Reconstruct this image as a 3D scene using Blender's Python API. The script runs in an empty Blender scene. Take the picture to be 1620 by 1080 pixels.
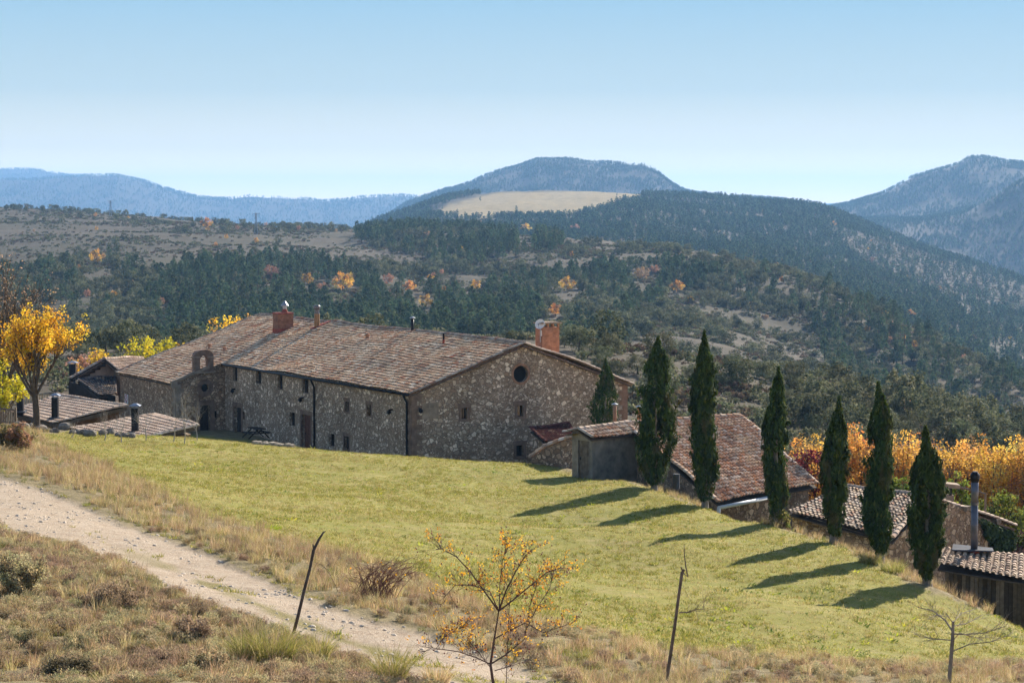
import bpy, bmesh, math, random
import numpy as np
from math import sin, cos, tan, atan, atan2, radians, pi, sqrt
from mathutils import Vector

SC = bpy.context.scene
COL = SC.collection
RNG = np.random.default_rng(7)

# ---------------------------------------------------------------- camera
F = 3600.0                       # focal length in photo pixels (1620 wide)
HOR = 324.0                      # eye-level line in the photo
TH = atan((540 - HOR) / F)
cam = bpy.data.cameras.new('camera')
cam.sensor_width = 36.0
cam.lens = 36.0 * F / 1620.0
cam.clip_start = 0.5
cam.clip_end = 40000
camo = bpy.data.objects.new('camera', cam)
camo.location = (0, 0, 0)
camo.rotation_euler = (pi / 2 - TH, 0, 0)
COL.objects.link(camo)
SC.camera = camo

# ---------------------------------------------------------------- sky, sun, exposure
SUN_AZ = radians(30.0)           # right of straight ahead
SUN_EL = radians(26.3)
SC.view_settings.view_transform = 'Standard'
SC.view_settings.look = 'None'
SC.view_settings.gamma = 1.0
SC.view_settings.exposure = 1.28
world = bpy.data.worlds.new('World')
SC.world = world
world.use_nodes = True
wn = world.node_tree
wn.nodes.clear()
wout = wn.nodes.new('ShaderNodeOutputWorld')
wbg = wn.nodes.new('ShaderNodeBackground')
wsky = wn.nodes.new('ShaderNodeTexSky')
wsky.sky_type = 'NISHITA'
wsky.sun_disc = False
wsky.sun_elevation = SUN_EL
wsky.sun_rotation = SUN_AZ
wsky.altitude = 900
wsky.air_density = 1.0
wsky.dust_density = 0.8
wsky.ozone_density = 1.5
wtc = wn.nodes.new('ShaderNodeTexCoord')
wmp = wn.nodes.new('ShaderNodeMapping')
wmp.inputs['Scale'].default_value = (1, 1, 1.0)
wnm = wn.nodes.new('ShaderNodeVectorMath')
wnm.operation = 'NORMALIZE'
wn.links.new(wtc.outputs['Generated'], wmp.inputs['Vector'])
wn.links.new(wmp.outputs[0], wnm.inputs[0])
wn.links.new(wnm.outputs[0], wsky.inputs['Vector'])
# near the horizon the sky pales from blue to a milky white band
wsp = wn.nodes.new('ShaderNodeSeparateXYZ')
wn.links.new(wtc.outputs['Generated'], wsp.inputs[0])
wrp = wn.nodes.new('ShaderNodeValToRGB')
SKY_K = 4.45
for e_, (p_, c_) in zip([wrp.color_ramp.elements[0]] + [wrp.color_ramp.elements.new(x) for x in (.1, .2, .3, .4)] + [wrp.color_ramp.elements[-1]],
                        [(0.0, (2.3, 1.6, .95)), (0.03, (1.8, 1.4, .88)), (0.10, (1.02, .95, .72)), (0.20, (.61, .73, .73)), (0.36, (.385, .62, .79)), (0.9, (.22, .46, .74))]):
    e_.position = p_; e_.color = (*[q_ * SKY_K / 16 for q_ in c_], 1)
wml = wn.nodes.new('ShaderNodeMath'); wml.operation = 'MULTIPLY'; wml.inputs[1].default_value = 4.0
wn.links.new(wsp.outputs['Z'], wml.inputs[0]); wn.links.new(wml.outputs[0], wrp.inputs[0])
wsc = wn.nodes.new('ShaderNodeMix'); wsc.data_type = 'RGBA'; wsc.blend_type = 'MULTIPLY'; wsc.inputs[0].default_value = 1.0
wsc.inputs[7].default_value = (16, 16, 16, 1)
wn.links.new(wrp.outputs[0], wsc.inputs[6])
wfr = wn.nodes.new('ShaderNodeMapRange'); wfr.interpolation_type = 'SMOOTHSTEP'
wfr.inputs[1].default_value = 0.12; wfr.inputs[2].default_value = 0.30
wn.links.new(wsp.outputs['Z'], wfr.inputs[0])
wmx = wn.nodes.new('ShaderNodeMix'); wmx.data_type = 'RGBA'
wn.links.new(wfr.outputs[0], wmx.inputs[0]); wn.links.new(wsc.outputs[2], wmx.inputs[6]); wn.links.new(wsky.outputs[0], wmx.inputs[7])
wn.links.new(wmx.outputs[2], wbg.inputs['Color'])
wbg.inputs['Strength'].default_value = 0.088
wn.links.new(wbg.outputs[0], wout.inputs['Surface'])

sun = bpy.data.lights.new('sun', 'SUN')
sun.energy = 5.0
sun.angle = radians(0.53)
sun.color = (1.0, 0.90, 0.76)
suno = bpy.data.objects.new('sun', sun)
sd = Vector((sin(SUN_AZ) * cos(SUN_EL), cos(SUN_AZ) * cos(SUN_EL), sin(SUN_EL)))
suno.rotation_euler = sd.to_track_quat('Z', 'Y').to_euler()
suno.location = (60, 60, 80)
COL.objects.link(suno)

cy = SC.cycles
cy.max_bounces = 6
cy.diffuse_bounces = 3
cy.glossy_bounces = 2
cy.transmission_bounces = 3
cy.transparent_max_bounces = 4
cy.volume_bounces = 0
cy.use_denoising = True
cy.use_adaptive_sampling = True
cy.adaptive_threshold = 0.02
cy.caustics_reflective = False
cy.caustics_refractive = False

# ---------------------------------------------------------------- pixel <-> world helpers (photo pixels, 1620 x 1080)
def ray(u, v):
    x = (u - 810) / F
    y = -(v - 540) / F
    return np.array([x, cos(TH) + sin(TH) * y, -sin(TH) + cos(TH) * y])

def P(u, v, D):
    """world point at pixel (u, v) and distance D along y"""
    r = ray(u, v)
    return r * (D / r[1])

def z_of(v, D):
    y = -(np.asarray(v, float) - 540) / F
    return D * (-sin(TH) + cos(TH) * y) / (cos(TH) + sin(TH) * y)

def x_of(u, D, z):
    return (np.asarray(u, float) - 810) / F * (D * cos(TH) - z * sin(TH))

def proj(p):
    p = np.asarray(p, float)
    x, y, z = p[..., 0], p[..., 1], p[..., 2]
    f = y * cos(TH) - z * sin(TH)
    up = y * sin(TH) + z * cos(TH)
    return 810 + F * x / f, 540 - F * up / f

# ---------------------------------------------------------------- noise
def _hash(ix, iy, seed):
    n = (ix.astype(np.int64) * 374761393 + iy.astype(np.int64) * 668265263 + seed * 974711) & 0x7fffffff
    n = (n ^ (n >> 13)) * 1274126177 & 0x7fffffff
    n = n ^ (n >> 16)
    return (n & 0xffff) / 65535.0

def vnoise(x, y, seed=0):
    x = np.asarray(x, float); y = np.asarray(y, float)
    ix = np.floor(x); iy = np.floor(y)
    fx = x - ix; fy = y - iy
    fx = fx * fx * (3 - 2 * fx); fy = fy * fy * (3 - 2 * fy)
    a = _hash(ix, iy, seed); b = _hash(ix + 1, iy, seed)
    c = _hash(ix, iy + 1, seed); d = _hash(ix + 1, iy + 1, seed)
    return a + (b - a) * fx + (c - a) * fy + (a - b - c + d) * fx * fy

def fbm(x, y, seed=0, octv=4):
    s = 0; amp = 1; tot = 0
    for k in range(octv):
        s = s + amp * (vnoise(np.asarray(x) * 2 ** k, np.asarray(y) * 2 ** k, seed + k * 17) - 0.5)
        tot += amp; amp *= 0.5
    return s / tot * 2

def inpoly(u, v, poly):
    u = np.asarray(u, float); v = np.asarray(v, float)
    r = np.zeros(u.shape, bool)
    n = len(poly)
    for i in range(n):
        x1, y1 = poly[i]; x2, y2 = poly[(i + 1) % n]
        if y1 == y2: continue
        c = ((y1 > v) != (y2 > v)) & (u < (x2 - x1) * (v - y1) / (y2 - y1) + x1)
        r ^= c
    return r

# ---------------------------------------------------------------- scene-graph helpers
def tag(o, label=None, cat=None, group=None, kind=None):
    if label: o['label'] = label
    if cat: o['category'] = cat
    if group: o['group'] = group
    if kind: o['kind'] = kind
    return o

def empty(name, loc):
    o = bpy.data.objects.new(name, None)
    o.location = tuple(loc)
    o.empty_display_size = 0.3
    COL.objects.link(o)
    return o

def link(name, me, parent=None):
    o = bpy.data.objects.new(name, me)
    if parent: o.parent = parent
    COL.objects.link(o)
    return o

def copy_tree(o, parent=None):
    c = o.copy()
    COL.objects.link(c)
    if parent: c.parent = parent
    for ch in list(o.children):
        copy_tree(ch, c)
    return c

def np_mesh(name, verts, faces, mats, cols=None, fmat=None, smooth=False, attrs=None):
    """verts (N,3), faces (M,k), cols (M,3) per face"""
    me = bpy.data.meshes.new(name)
    verts = np.asarray(verts, np.float32); faces = np.asarray(faces, np.int32)
    n, k = faces.shape
    me.vertices.add(len(verts)); me.vertices.foreach_set('co', verts.ravel())
    me.loops.add(n * k); me.loops.foreach_set('vertex_index', faces.ravel())
    me.polygons.add(n)
    me.polygons.foreach_set('loop_start', np.arange(0, n * k, k, dtype=np.int32))
    if fmat is not None: me.polygons.foreach_set('material_index', np.asarray(fmat, np.int32))
    me.polygons.foreach_set('use_smooth', np.full(n, smooth, bool))
    me.update(calc_edges=True)
    if cols is not None:
        a = me.attributes.new('tint', 'FLOAT_COLOR', 'FACE')
        c4 = np.ones((n, 4), np.float32); c4[:, :3] = cols
        a.data.foreach_set('color', c4.ravel())
    if attrs:
        for an, val in attrs.items():
            val = np.asarray(val, np.float32)
            if val.ndim == 1:
                a = me.attributes.new(an, 'FLOAT', 'POINT'); a.data.foreach_set('value', val)
            else:
                a = me.attributes.new(an, 'FLOAT_COLOR', 'POINT')
                c4 = np.ones((len(val), 4), np.float32); c4[:, :3] = val
                a.data.foreach_set('color', c4.ravel())
    for m in (mats if isinstance(mats, (list, tuple)) else [mats]): me.materials.append(m)
    return me

class MB:
    """collects simple shapes and links them as ONE mesh object"""
    def __init__(s):
        s.v = []; s.f = []; s.c = []; s.m = []
    def face(s, pts, col=(1, 1, 1), m=0):
        i = len(s.v); s.v += [tuple(p) for p in pts]
        s.f.append(tuple(range(i, i + len(pts)))); s.c.append(col); s.m.append(m)
    def faces(s, pts, fs, col=(1, 1, 1), m=0):
        i = len(s.v); s.v += [tuple(p) for p in pts]
        for f in fs: s.f.append(tuple(i + k for k in f)); s.c.append(col); s.m.append(m)
    def hexa(s, b, t, col=(1, 1, 1), m=0):
        """b, t: four bottom and four top points, counter-clockwise"""
        s.faces(list(b) + list(t), [(3, 2, 1, 0), (4, 5, 6, 7), (0, 1, 5, 4), (1, 2, 6, 5), (2, 3, 7, 6), (3, 0, 4, 7)], col, m)
    def box(s, o, ex, ey, ez, col=(1, 1, 1), m=0):
        o, ex, ey, ez = map(np.asarray, (o, ex, ey, ez))
        b = [o, o + ex, o + ex + ey, o + ey]
        s.hexa(b, [p + ez for p in b], col, m)
    def tube(s, path, rad, n=6, col=(1, 1, 1), m=0, cap=True):
        path = [np.asarray(p, float) for p in path]
        if np.isscalar(rad): rad = [rad] * len(path)
        i0 = len(s.v); prev = None
        for k, p in enumerate(path):
            d = path[min(k + 1, len(path) - 1)] - path[max(k - 1, 0)]
            d = d / (np.linalg.norm(d) + 1e-9)
            if prev is None:
                a = np.cross(d, (0.0, 0.31, 0.95)); 
                if np.linalg.norm(a) < .05: a = np.cross(d, (1.0, 0, 0))
            else:
                a = prev - d * prev.dot(d)
            a = a / (np.linalg.norm(a) + 1e-9); prev = a
            b = np.cross(d, a)
            for j in range(n):
                t = 2 * pi * j / n
                s.v.append(tuple(p + (a * cos(t) + b * sin(t)) * rad[k]))
        for k in range(len(path) - 1):
            for j in range(n):
                a0 = i0 + k * n + j; a1 = i0 + k * n + (j + 1) % n
                s.f.append((a0, a1, a1 + n, a0 + n)); s.c.append(col); s.m.append(m)
        if cap:
            s.f.append(tuple(i0 + j for j in range(n))[::-1]); s.c.append(col); s.m.append(m)
            e = i0 + (len(path) - 1) * n
            s.f.append(tuple(e + j for j in range(n))); s.c.append(col); s.m.append(m)
    def add_np(s, V, Fc, C, m=0):
        i = len(s.v); s.v += [tuple(p) for p in V]
        for f, c in zip(Fc, C): s.f.append(tuple(int(i + k) for k in f)); s.c.append(tuple(c)); s.m.append(m)
    def mesh(s, name, mats, base=(0, 0, 0), smooth=False):
        me = bpy.data.meshes.new(name)
        V = np.asarray(s.v, float) - np.asarray(base, float)
        me.from_pydata(V.tolist(), [], s.f)
        a = me.attributes.new('tint', 'FLOAT_COLOR', 'FACE')
        c4 = np.ones((len(s.f), 4), np.float32); c4[:, :3] = np.asarray(s.c)
        a.data.foreach_set('color', c4.ravel())
        me.polygons.foreach_set('material_index', np.asarray(s.m, np.int32))
        if smooth: me.polygons.foreach_set('use_smooth', np.ones(len(s.f), bool))
        for x in (mats if isinstance(mats, (list, tuple)) else [mats]): me.materials.append(x)
        me.update()
        return me
    def build(s, name, mats, parent=None, base=None, smooth=False):
        if base is None: base = parent_base(parent)
        o = link(name, s.mesh(name, mats, base, smooth), parent)
        return o

def parent_base(p):
    b = np.zeros(3)
    while p is not None:
        b += np.array(p.location); p = p.parent
    return b

# ---------------------------------------------------------------- materials
def new_mat(name):
    m = bpy.data.materials.new(name); m.use_nodes = True
    nt = m.node_tree
    b = nt.nodes['Principled BSDF']
    b.inputs['Specular IOR Level'].default_value = 0.12
    return m, nt, b

def nd(nt, t, **kw):
    n = nt.nodes.new(t)
    for k, v in kw.items(): setattr(n, k, v)
    return n

def mixc(nt, fac, a, b, mode='MIX'):
    n = nd(nt, 'ShaderNodeMix', data_type='RGBA', blend_type=mode)
    for i, x in ((0, fac), (6, a), (7, b)):
        if hasattr(x, 'is_output'): nt.links.new(x, n.inputs[i])
        elif i == 0: n.inputs[0].default_value = x
        else: n.inputs[i].default_value = (*x, 1)
    return n.outputs[2]

def ramp(nt, fac, stops, interp='LINEAR'):
    r = nd(nt, 'ShaderNodeValToRGB'); cr = r.color_ramp; cr.interpolation = interp
    while len(cr.elements) < len(stops): cr.elements.new(0.5)
    for e, (p, c) in zip(cr.elements, stops):
        e.position = p
        e.color = (*c, 1) if hasattr(c, '__len__') else (c, c, c, 1)
    nt.links.new(fac, r.inputs[0])
    return r.outputs[0]

def noise(nt, vec, scale, detail=3, rough=0.55, out=0):
    n = nd(nt, 'ShaderNodeTexNoise')
    n.inputs['Scale'].default_value = scale; n.inputs['Detail'].default_value = detail
    n.inputs['Roughness'].default_value = rough
    if vec is not None: nt.links.new(vec, n.inputs['Vector'])
    return n.outputs[out]

def objco(nt):
    return nd(nt, 'ShaderNodeTexCoord').outputs['Object']

def bump(nt, b, h, strength, dist):
    n = nd(nt, 'ShaderNodeBump'); n.inputs['Strength'].default_value = strength
    n.inputs['Distance'].default_value = dist
    nt.links.new(h, n.inputs['Height']); nt.links.new(n.outputs[0], b.inputs['Normal'])

def simple(name, col, rough=0.8, var=0.25, scale=4.0, metal=0.0, bmp=0.0):
    m, nt, b = new_mat(name)
    co = objco(nt)
    f = noise(nt, co, scale, 4, 0.6)
    lo = tuple(c * (1 - var) for c in col); hi = tuple(min(1, c * (1 + var)) for c in col)
    nt.links.new(ramp(nt, f, [(0.3, lo), (0.7, hi)]), b.inputs['Base Color'])
    b.inputs['Roughness'].default_value = rough; b.inputs['Metallic'].default_value = metal
    if bmp: bump(nt, b, f, 0.6, bmp)
    return m

def tinted(name, rough=0.85, var=0.2, scale=3.0, bmp=0.01):
    """takes each face's own colour (tiles, boards, stones)"""
    m, nt, b = new_mat(name)
    at = nd(nt, 'ShaderNodeAttribute', attribute_name='tint')
    f = noise(nt, objco(nt), scale, 4, 0.65)
    v = ramp(nt, f, [(0.25, 1 - var), (0.75, 1 + var)])
    nt.links.new(mixc(nt, 1.0, at.outputs[0], v, 'MULTIPLY'), b.inputs['Base Color'])
    b.inputs['Roughness'].default_value = rough; b.inputs['Specular IOR Level'].default_value = 0.04
    if bmp: bump(nt, b, f, 0.5, bmp)
    return m

def leafy(name, transl=0.4, hue=0.03, val=0.35, rough=0.8, tcol=None, spec=0.06):
    """leaf material: per-face colour, per-plant variation, light passing through"""
    m, nt, b = new_mat(name)
    at = nd(nt, 'ShaderNodeAttribute', attribute_name='tint')
    oi = nd(nt, 'ShaderNodeObjectInfo')
    hs = nd(nt, 'ShaderNodeHueSaturation')
    mh = nd(nt, 'ShaderNodeMapRange'); mh.inputs[3].default_value = 0.5 - hue; mh.inputs[4].default_value = 0.5 + hue
    mv = nd(nt, 'ShaderNodeMapRange'); mv.inputs[3].default_value = 1 - val; mv.inputs[4].default_value = 1 + val
    nt.links.new(oi.outputs['Random'], mh.inputs[0])
    ml = nd(nt, 'ShaderNodeMath', operation='MULTIPLY'); ml.inputs[1].default_value = 7.31
    fr = nd(nt, 'ShaderNodeMath', operation='FRACT')
    nt.links.new(oi.outputs['Random'], ml.inputs[0]); nt.links.new(ml.outputs[0], fr.inputs[0]); nt.links.new(fr.outputs[0], mv.inputs[0])
    nt.links.new(mh.outputs[0], hs.inputs['Hue']); nt.links.new(mv.outputs[0], hs.inputs['Value'])
    nt.links.new(at.outputs[0], hs.inputs['Color'])
    nt.links.new(hs.outputs[0], b.inputs['Base Color'])
    b.inputs['Roughness'].default_value = rough
    b.inputs['Specular IOR Level'].default_value = spec
    tr = nd(nt, 'ShaderNodeBsdfTranslucent')
    if tcol:
        nt.links.new(mixc(nt, 1.0, hs.outputs[0], tcol, 'MULTIPLY'), tr.inputs['Color'])
    else:
        nt.links.new(hs.outputs[0], tr.inputs['Color'])
    mx = nd(nt, 'ShaderNodeMixShader'); mx.inputs[0].default_value = transl
    nt.links.new(b.outputs[0], mx.inputs[1]); nt.links.new(tr.outputs[0], mx.inputs[2])
    nt.links.new(mx.outputs[0], nt.nodes['Material Output'].inputs['Surface'])
    return m
# ================================================================ NEAR GROUND
# control points: photo pixel u, v and distance -> height of the ground
GC = [ # foreground heath bank and road
 (0,1080,42),(300,1080,40.5),(600,1080,42),(160,935,53),(0,935,55),(300,1000,48),(0,860,62),(200,905,57),
 (400,1010,49),(463,1000,50),(-400,900,56),(-400,1080,42),
 (0,750,88),(100,800,80),(0,810,74),(200,850,70),(120,870,65),(350,940,60),(500,930,60),(500,1020,50.5),(750,1060,46.5),(650,1010,52),(-300,720,92),(-300,800,76),(800,1090,44),
 # verge between road and lawn
 (0,700,112),(100,750,94),(200,785,86),(350,840,78),(450,875,72),(600,930,64),(750,980,58),(900,1020,54),(1050,1080,49),(1300,1080,51),(1500,1085,51),(1700,1080,52),(2000,1080,50),
 # lawn
 (150,705,119),(300,740,112),(300,700,128),(450,800,92),(600,850,85),(600,780,106),(640,732,124),(800,950,67.5),(800,830,95),(930,843,97),(860,800,105),(900,773,115),(960,768,116.5),(830,737,125),
 (1000,905,84),(1100,1000,67),(1300,965,77.5),(1400,1000,71),(1035,774,113.3),(1115,801,107),(1225,830,100),(1320,858,94.5),(1393,885,89.6),(1468,922,84),(985,757,117),(1075,785,110),(1550,1000,75),(1620,1040,70),
 # lawn crest
 (300,693,133),(450,706,131),(550,716,131),(640,722,131),(740,730,130),(830,733,128),(930,757,122.3),(990,764,120),(100,684,138),(0,678,142),(-300,670,150)]
GX = []
for u, v, D in GC:
    GX.append(P(u, v, D))
# behind the crest and the trees the ground drops (direct heights)
def _gp(u, D, z): GX.append(np.array([x_of(u, D, z), D, z]))
for u, D, z in [(360,180,-18.4),(330,188,-18.6),(480,172,-18.6),(550,165,-18.8),(640,155,-19.0),(560,145,-17.3),(640,142,-17.0),(740,150,-19.0),(830,150,-19.0),(840,138,-16.6),(430,150,-16.6),(300,152,-16.2),
                (200,165,-17.5),(120,150,-16.2),(60,150,-15.6),(0,165,-17.5),(-300,170,-17.5),(150,185,-19.),(0,200,-20),(-300,210,-22),
                (1000,127,-15.3),(1010,138,-17),(1080,128,-17),(1180,112,-17.2),(1250,112,-17.5),(1330,104,-17.0),(1420,100,-16.8),(1500,96,-16.9),(1560,90,-16.9),(1620,90,-17.5),(1620,80,-15.6),(1800,80,-16.5),(2000,70,-14.5),(1800,100,-19),
                (1000,165,-19.5),(1200,150,-20),(1400,140,-20.4),(1620,130,-21),(1900,130,-22),(900,180,-20),(600,200,-20),(300,212,-20.5),(900,215,-21.5),(1300,200,-22),(1620,200,-24),
                (810,26,-5.6),(0,26,-5.6),(1620,26,-6.6),(-500,26,-5.5),(2100,26,-7),(810,10,-2.6),(810,0,-1.6),(-2000,8,-2.2),(3600,8,-2.8)]:
    _gp(u, D, z)
for u, vb, D in [(1035,774,113.3),(1115,801,107),(1225,830,100),(1320,858,94.5),(1393,885,89.6),(1468,922,84)]:
    zt = float(z_of(vb, D))
    for dD, dz in ((-5, .10), (-11, .42), (-18, .80)): _gp(u - 25 + dD, D + dD, zt + dz)
GX = np.array(GX)

def _tps(r2):
    return 0.5 * r2 * np.log(np.maximum(r2, 1e-9))
def _rbf_fit(X, Y, Z, lam):
    n = len(X)
    A = np.zeros((n + 3, n + 3))
    r2 = (X[:, None] - X[None]) ** 2 + (Y[:, None] - Y[None]) ** 2
    A[:n, :n] = _tps(r2) + lam * np.eye(n)
    A[:n, n] = 1; A[:n, n + 1] = X; A[:n, n + 2] = Y
    A[n:, :n] = A[:n, n:].T
    return np.linalg.solve(A, np.concatenate([Z, [0, 0, 0]]))
_S = 20.0
_W = _rbf_fit(GX[:, 0] / _S, GX[:, 1] / _S, GX[:, 2], 0.004)

def _ground_smooth(x, y):
    x = np.asarray(x, float); y = np.asarray(y, float); sh = x.shape
    X = x.ravel() / _S; Y = y.ravel() / _S
    out = np.empty(len(X)); cx = GX[:, 0] / _S; cyy = GX[:, 1] / _S; n = len(cx)
    for i in range(0, len(X), 20000):
        a = X[i:i + 20000]; b = Y[i:i + 20000]
        out[i:i + 20000] = _tps((a[:, None] - cx) ** 2 + (b[:, None] - cyy) ** 2) @ _W[:n] + _W[n] + _W[n + 1] * a + _W[n + 2] * b
    return out.reshape(sh)

# soft masks, drawn in photo pixels on the ground they lie on
ROAD = [(-900,640),(-300,705),(0,752),(60,768),(130,798),(200,830),(260,850),(330,875),(400,905),(470,940),(560,972),(640,990),(720,1018),(800,1045),(860,1068),(960,1110),(1200,1180),
        (1000,1220),(800,1120),(680,1088),(600,1058),(540,1040),(470,1010),(400,975),(330,958),(260,925),(200,890),(130,868),(60,850),(0,832),(-300,790),(-900,720)]
LAWN = [(60,686),(150,683),(300,688),(450,700),(640,712),(830,727),(850,728),(920,756),(985,758),(1035,776),(1115,803),(1222,833),(1318,861),(1370,888),(1440,925),(1520,955),(1620,985),(1800,1020),
        (1800,1075),(1620,1042),(1400,1050),(1200,1035),(1050,1025),(930,998),(850,985),(770,962),(700,935),(650,905),(560,880),(490,865),(400,835),(320,815),(230,765),(180,745),(110,712)]

def _polydist(u, v, poly):
    """signed distance in pixels (positive inside), v stretched for the grazing view"""
    d = np.full(u.shape, 1e9)
    for i in range(len(poly)):
        x1, y1 = poly[i]; x2, y2 = poly[(i + 1) % len(poly)]
        dx, dy = x2 - x1, (y2 - y1) * 2.2
        t = np.clip(((u - x1) * dx + (v - y1) * 2.2 * dy) / (dx * dx + dy * dy + 1e-9), 0, 1)
        d = np.minimum(d, np.hypot(u - x1 - t * dx, (v - y1) * 2.2 - t * dy))
    return np.where(inpoly(u, v, poly), d, -d)

def ground_masks(u, v, y):
    wob = 14 * fbm(u / 40, v / 18, 5) + 8 * fbm(u / 9, v / 5, 9)
    sc = np.clip(60 / np.maximum(y, 10), .4, 2)
    road = np.clip((_polydist(u, v, ROAD) / sc + wob * 0.6) / 14 + 0.5, 0, 1) * (y < 125)
    lawn = np.clip((_polydist(u, v, LAWN) / sc + wob) / 16 + 0.5, 0, 1)
    return road, lawn

nD = 560; nU = 620
gD = np.concatenate([[-14, -6, 0, 5, 10, 15, 19, 22.5], np.exp(np.linspace(math.log(25), math.log(216), nD))])
gU = np.linspace(-760, 2380, nU)
_U, _D = np.meshgrid(gU, gD)
_X = (_U - 810) / F * np.maximum(_D, 25 + 0 * _D) * 1.004
_Zs = _ground_smooth(_X, _D)
_u, _v = proj(np.stack([_X, np.maximum(_D, 20), _Zs], -1))
g_road, g_lawn = ground_masks(_u, _v, _D)
rough_amt = (1 - g_road) * (1 - 0.85 * g_lawn)
_Z = _Zs + rough_amt * (0.10 * fbm(_X / 1.6, _D / 1.6, 3) + 0.05 * fbm(_X / .5, _D / .5, 8)) \
     + g_lawn * 0.05 * fbm(_X / 2.5, _D / 2.5, 21) - g_road * 0.10 + g_road * (0.03 * fbm(_X / .6, _D / .6, 31) + 0.05 * fbm(_X / 2.2, _D / 2.2, 33))
gv = np.stack([_X, _D, _Z], -1)
G_shape = _X.shape
_idx = np.arange(_X.size).reshape(G_shape)
g_faces = np.stack([_idx[:-1, :-1], _idx[:-1, 1:], _idx[1:, 1:], _idx[1:, :-1]], -1).reshape(-1, 4)

def ground_z(x, y):
    x = np.asarray(x, float); y = np.asarray(y, float)
    fi = np.interp(y, gD, np.arange(len(gD)))
    i0 = np.clip(np.floor(fi).astype(int), 0, len(gD) - 2); t = fi - i0
    uu = x / (np.maximum(y, 25) * 1.004) * F + 810
    fj = (uu - gU[0]) / (gU[1] - gU[0])
    j0 = np.clip(np.floor(fj).astype(int), 0, nU - 2); s = np.clip(fj - j0, 0, 1)
    return (_Z[i0, j0] * (1 - t) * (1 - s) + _Z[i0 + 1, j0] * t * (1 - s) + _Z[i0, j0 + 1] * (1 - t) * s + _Z[i0 + 1, j0 + 1] * t * s)

_Ds = np.exp(np.linspace(math.log(25), math.log(215), 1500))
def ground_at(u, v):
    """first ground point seen at photo pixel (u, v)"""
    r = ray(u, v)
    pts = r[None] * (_Ds / r[1])[:, None]
    below = pts[:, 2] <= ground_z(pts[:, 0], pts[:, 1])
    k = int(np.argmax(below)) if below.any() else len(_Ds) - 1
    p = pts[k].copy(); p[2] = ground_z(p[0], p[1])
    return p

# ---- ground material: earth, lawn, road, mixed by soft masks
def ground_material():
    m, nt, b = new_mat('ground')
    co = objco(nt)
    road = nd(nt, 'ShaderNodeAttribute', attribute_name='road').outputs['Fac']
    lawn = nd(nt, 'ShaderNodeAttribute', attribute_name='lawn').outputs['Fac']
    strip = nd(nt, 'ShaderNodeAttribute', attribute_name='strip').outputs['Fac']
    n_big = noise(nt, co, 0.25, 4); n_mid = noise(nt, co, 1.6, 5, .65); n_fin = noise(nt, co, 9, 4, .7); n_ff = noise(nt, co, 28, 3, .7)
    # dry heath soil
    dry = ramp(nt, n_mid, [(0.25, (0.13, 0.105, 0.055)), (0.5, (0.24, 0.19, 0.10)), (0.75, (0.34, 0.27, 0.155))])
    dry = mixc(nt, ramp(nt, n_fin, [(0.42, 0.0), (0.7, 0.65)]), dry, (0.06, 0.062, 0.026))
    # lawn
    lw = ramp(nt, n_mid, [(0.25, (0.165, 0.16, 0.028)), (0.5, (0.235, 0.22, 0.040)), (0.75, (0.32, 0.27, 0.07))])
    lw = mixc(nt, ramp(nt, n_fin, [(0.45, 0.0), (0.75, 0.7)]), lw, (0.30, 0.24, 0.095))
    lw = mixc(nt, ramp(nt, n_big, [(0.4, 0.0), (0.7, 0.5)]), lw, (0.17, 0.18, 0.03))
    # road
    rd = ramp(nt, n_mid, [(0.25, (0.24, 0.17, 0.11)), (0.5, (0.40, 0.31, 0.22)), (0.75, (0.50, 0.41, 0.31))])
    vor = nd(nt, 'ShaderNodeTexVoronoi'); vor.inputs['Scale'].default_value = 14
    nt.links.new(co, vor.inputs['Vector'])
    rd = mixc(nt, ramp(nt, vor.outputs['Color'], [(0.35, 0.0), (0.9, 0.55)]), rd, (0.52, 0.44, 0.35))
    rd = mixc(nt, ramp(nt, n_ff, [(0.52, 0.0), (0.68, 0.8)]), rd, (0.17, 0.13, 0.09))
    rd = mixc(nt, ramp(nt, noise(nt, co, 0.8, 5, .7), [(0.45, 0.0), (0.7, 0.35)]), rd, (0.24, 0.19, 0.13))
    rd = mixc(nt, strip, rd, mixc(nt, n_fin, (0.14, 0.13, 0.04), (0.30, 0.24, 0.12)))
    wc = nd(nt, 'ShaderNodeTexVoronoi'); wc.inputs['Scale'].default_value = 0.55; nt.links.new(co, wc.inputs['Vector'])
    lw = mixc(nt, ramp(nt, noise(nt, co, 0.7, 5, .7), [(0.50, 0.0), (0.68, 0.75)]), lw, (0.33, 0.265, 0.11))
    lw = mixc(nt, ramp(nt, wc.outputs['Distance'], [(0.06, 0.6), (0.22, 0.0)]), lw, (0.17, 0.20, 0.03))
    c = mixc(nt, lawn, dry, lw)
    c = mixc(nt, road, c, rd)
    nt.links.new(c, b.inputs['Base Color'])
    b.inputs['Roughness'].default_value = 0.95
    b.inputs['Specular IOR Level'].default_value = 0.1
    h = nd(nt, 'ShaderNodeMath', operation='ADD'); nt.links.new(n_fin, h.inputs[0]); nt.links.new(n_ff, h.inputs[1])
    bump(nt, b, h.outputs[0], 0.8, 0.06)
    return m
M_GROUND = ground_material()

# grassy strip along the middle of the track
STRIP = [(60,800),(100,820),(183,862),(272,893),(369,936),(459,971),(560,1012),(640,1040),(760,1078)]
_su = np.array([p[0] for p in STRIP]); _sv = np.array([p[1] for p in STRIP])
_mid = np.interp(_u, _su, _sv)
g_strip = np.clip(1.0 - np.abs(_v - _mid) / (8 * np.clip(60 / np.maximum(_D, 10), .4, 2)) + 1.5 * fbm(_X / 1.3, _D / 1.3, 44), 0, 1) * np.clip((_u - 150) / 150, 0, 1) * (_D > 30)

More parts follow.
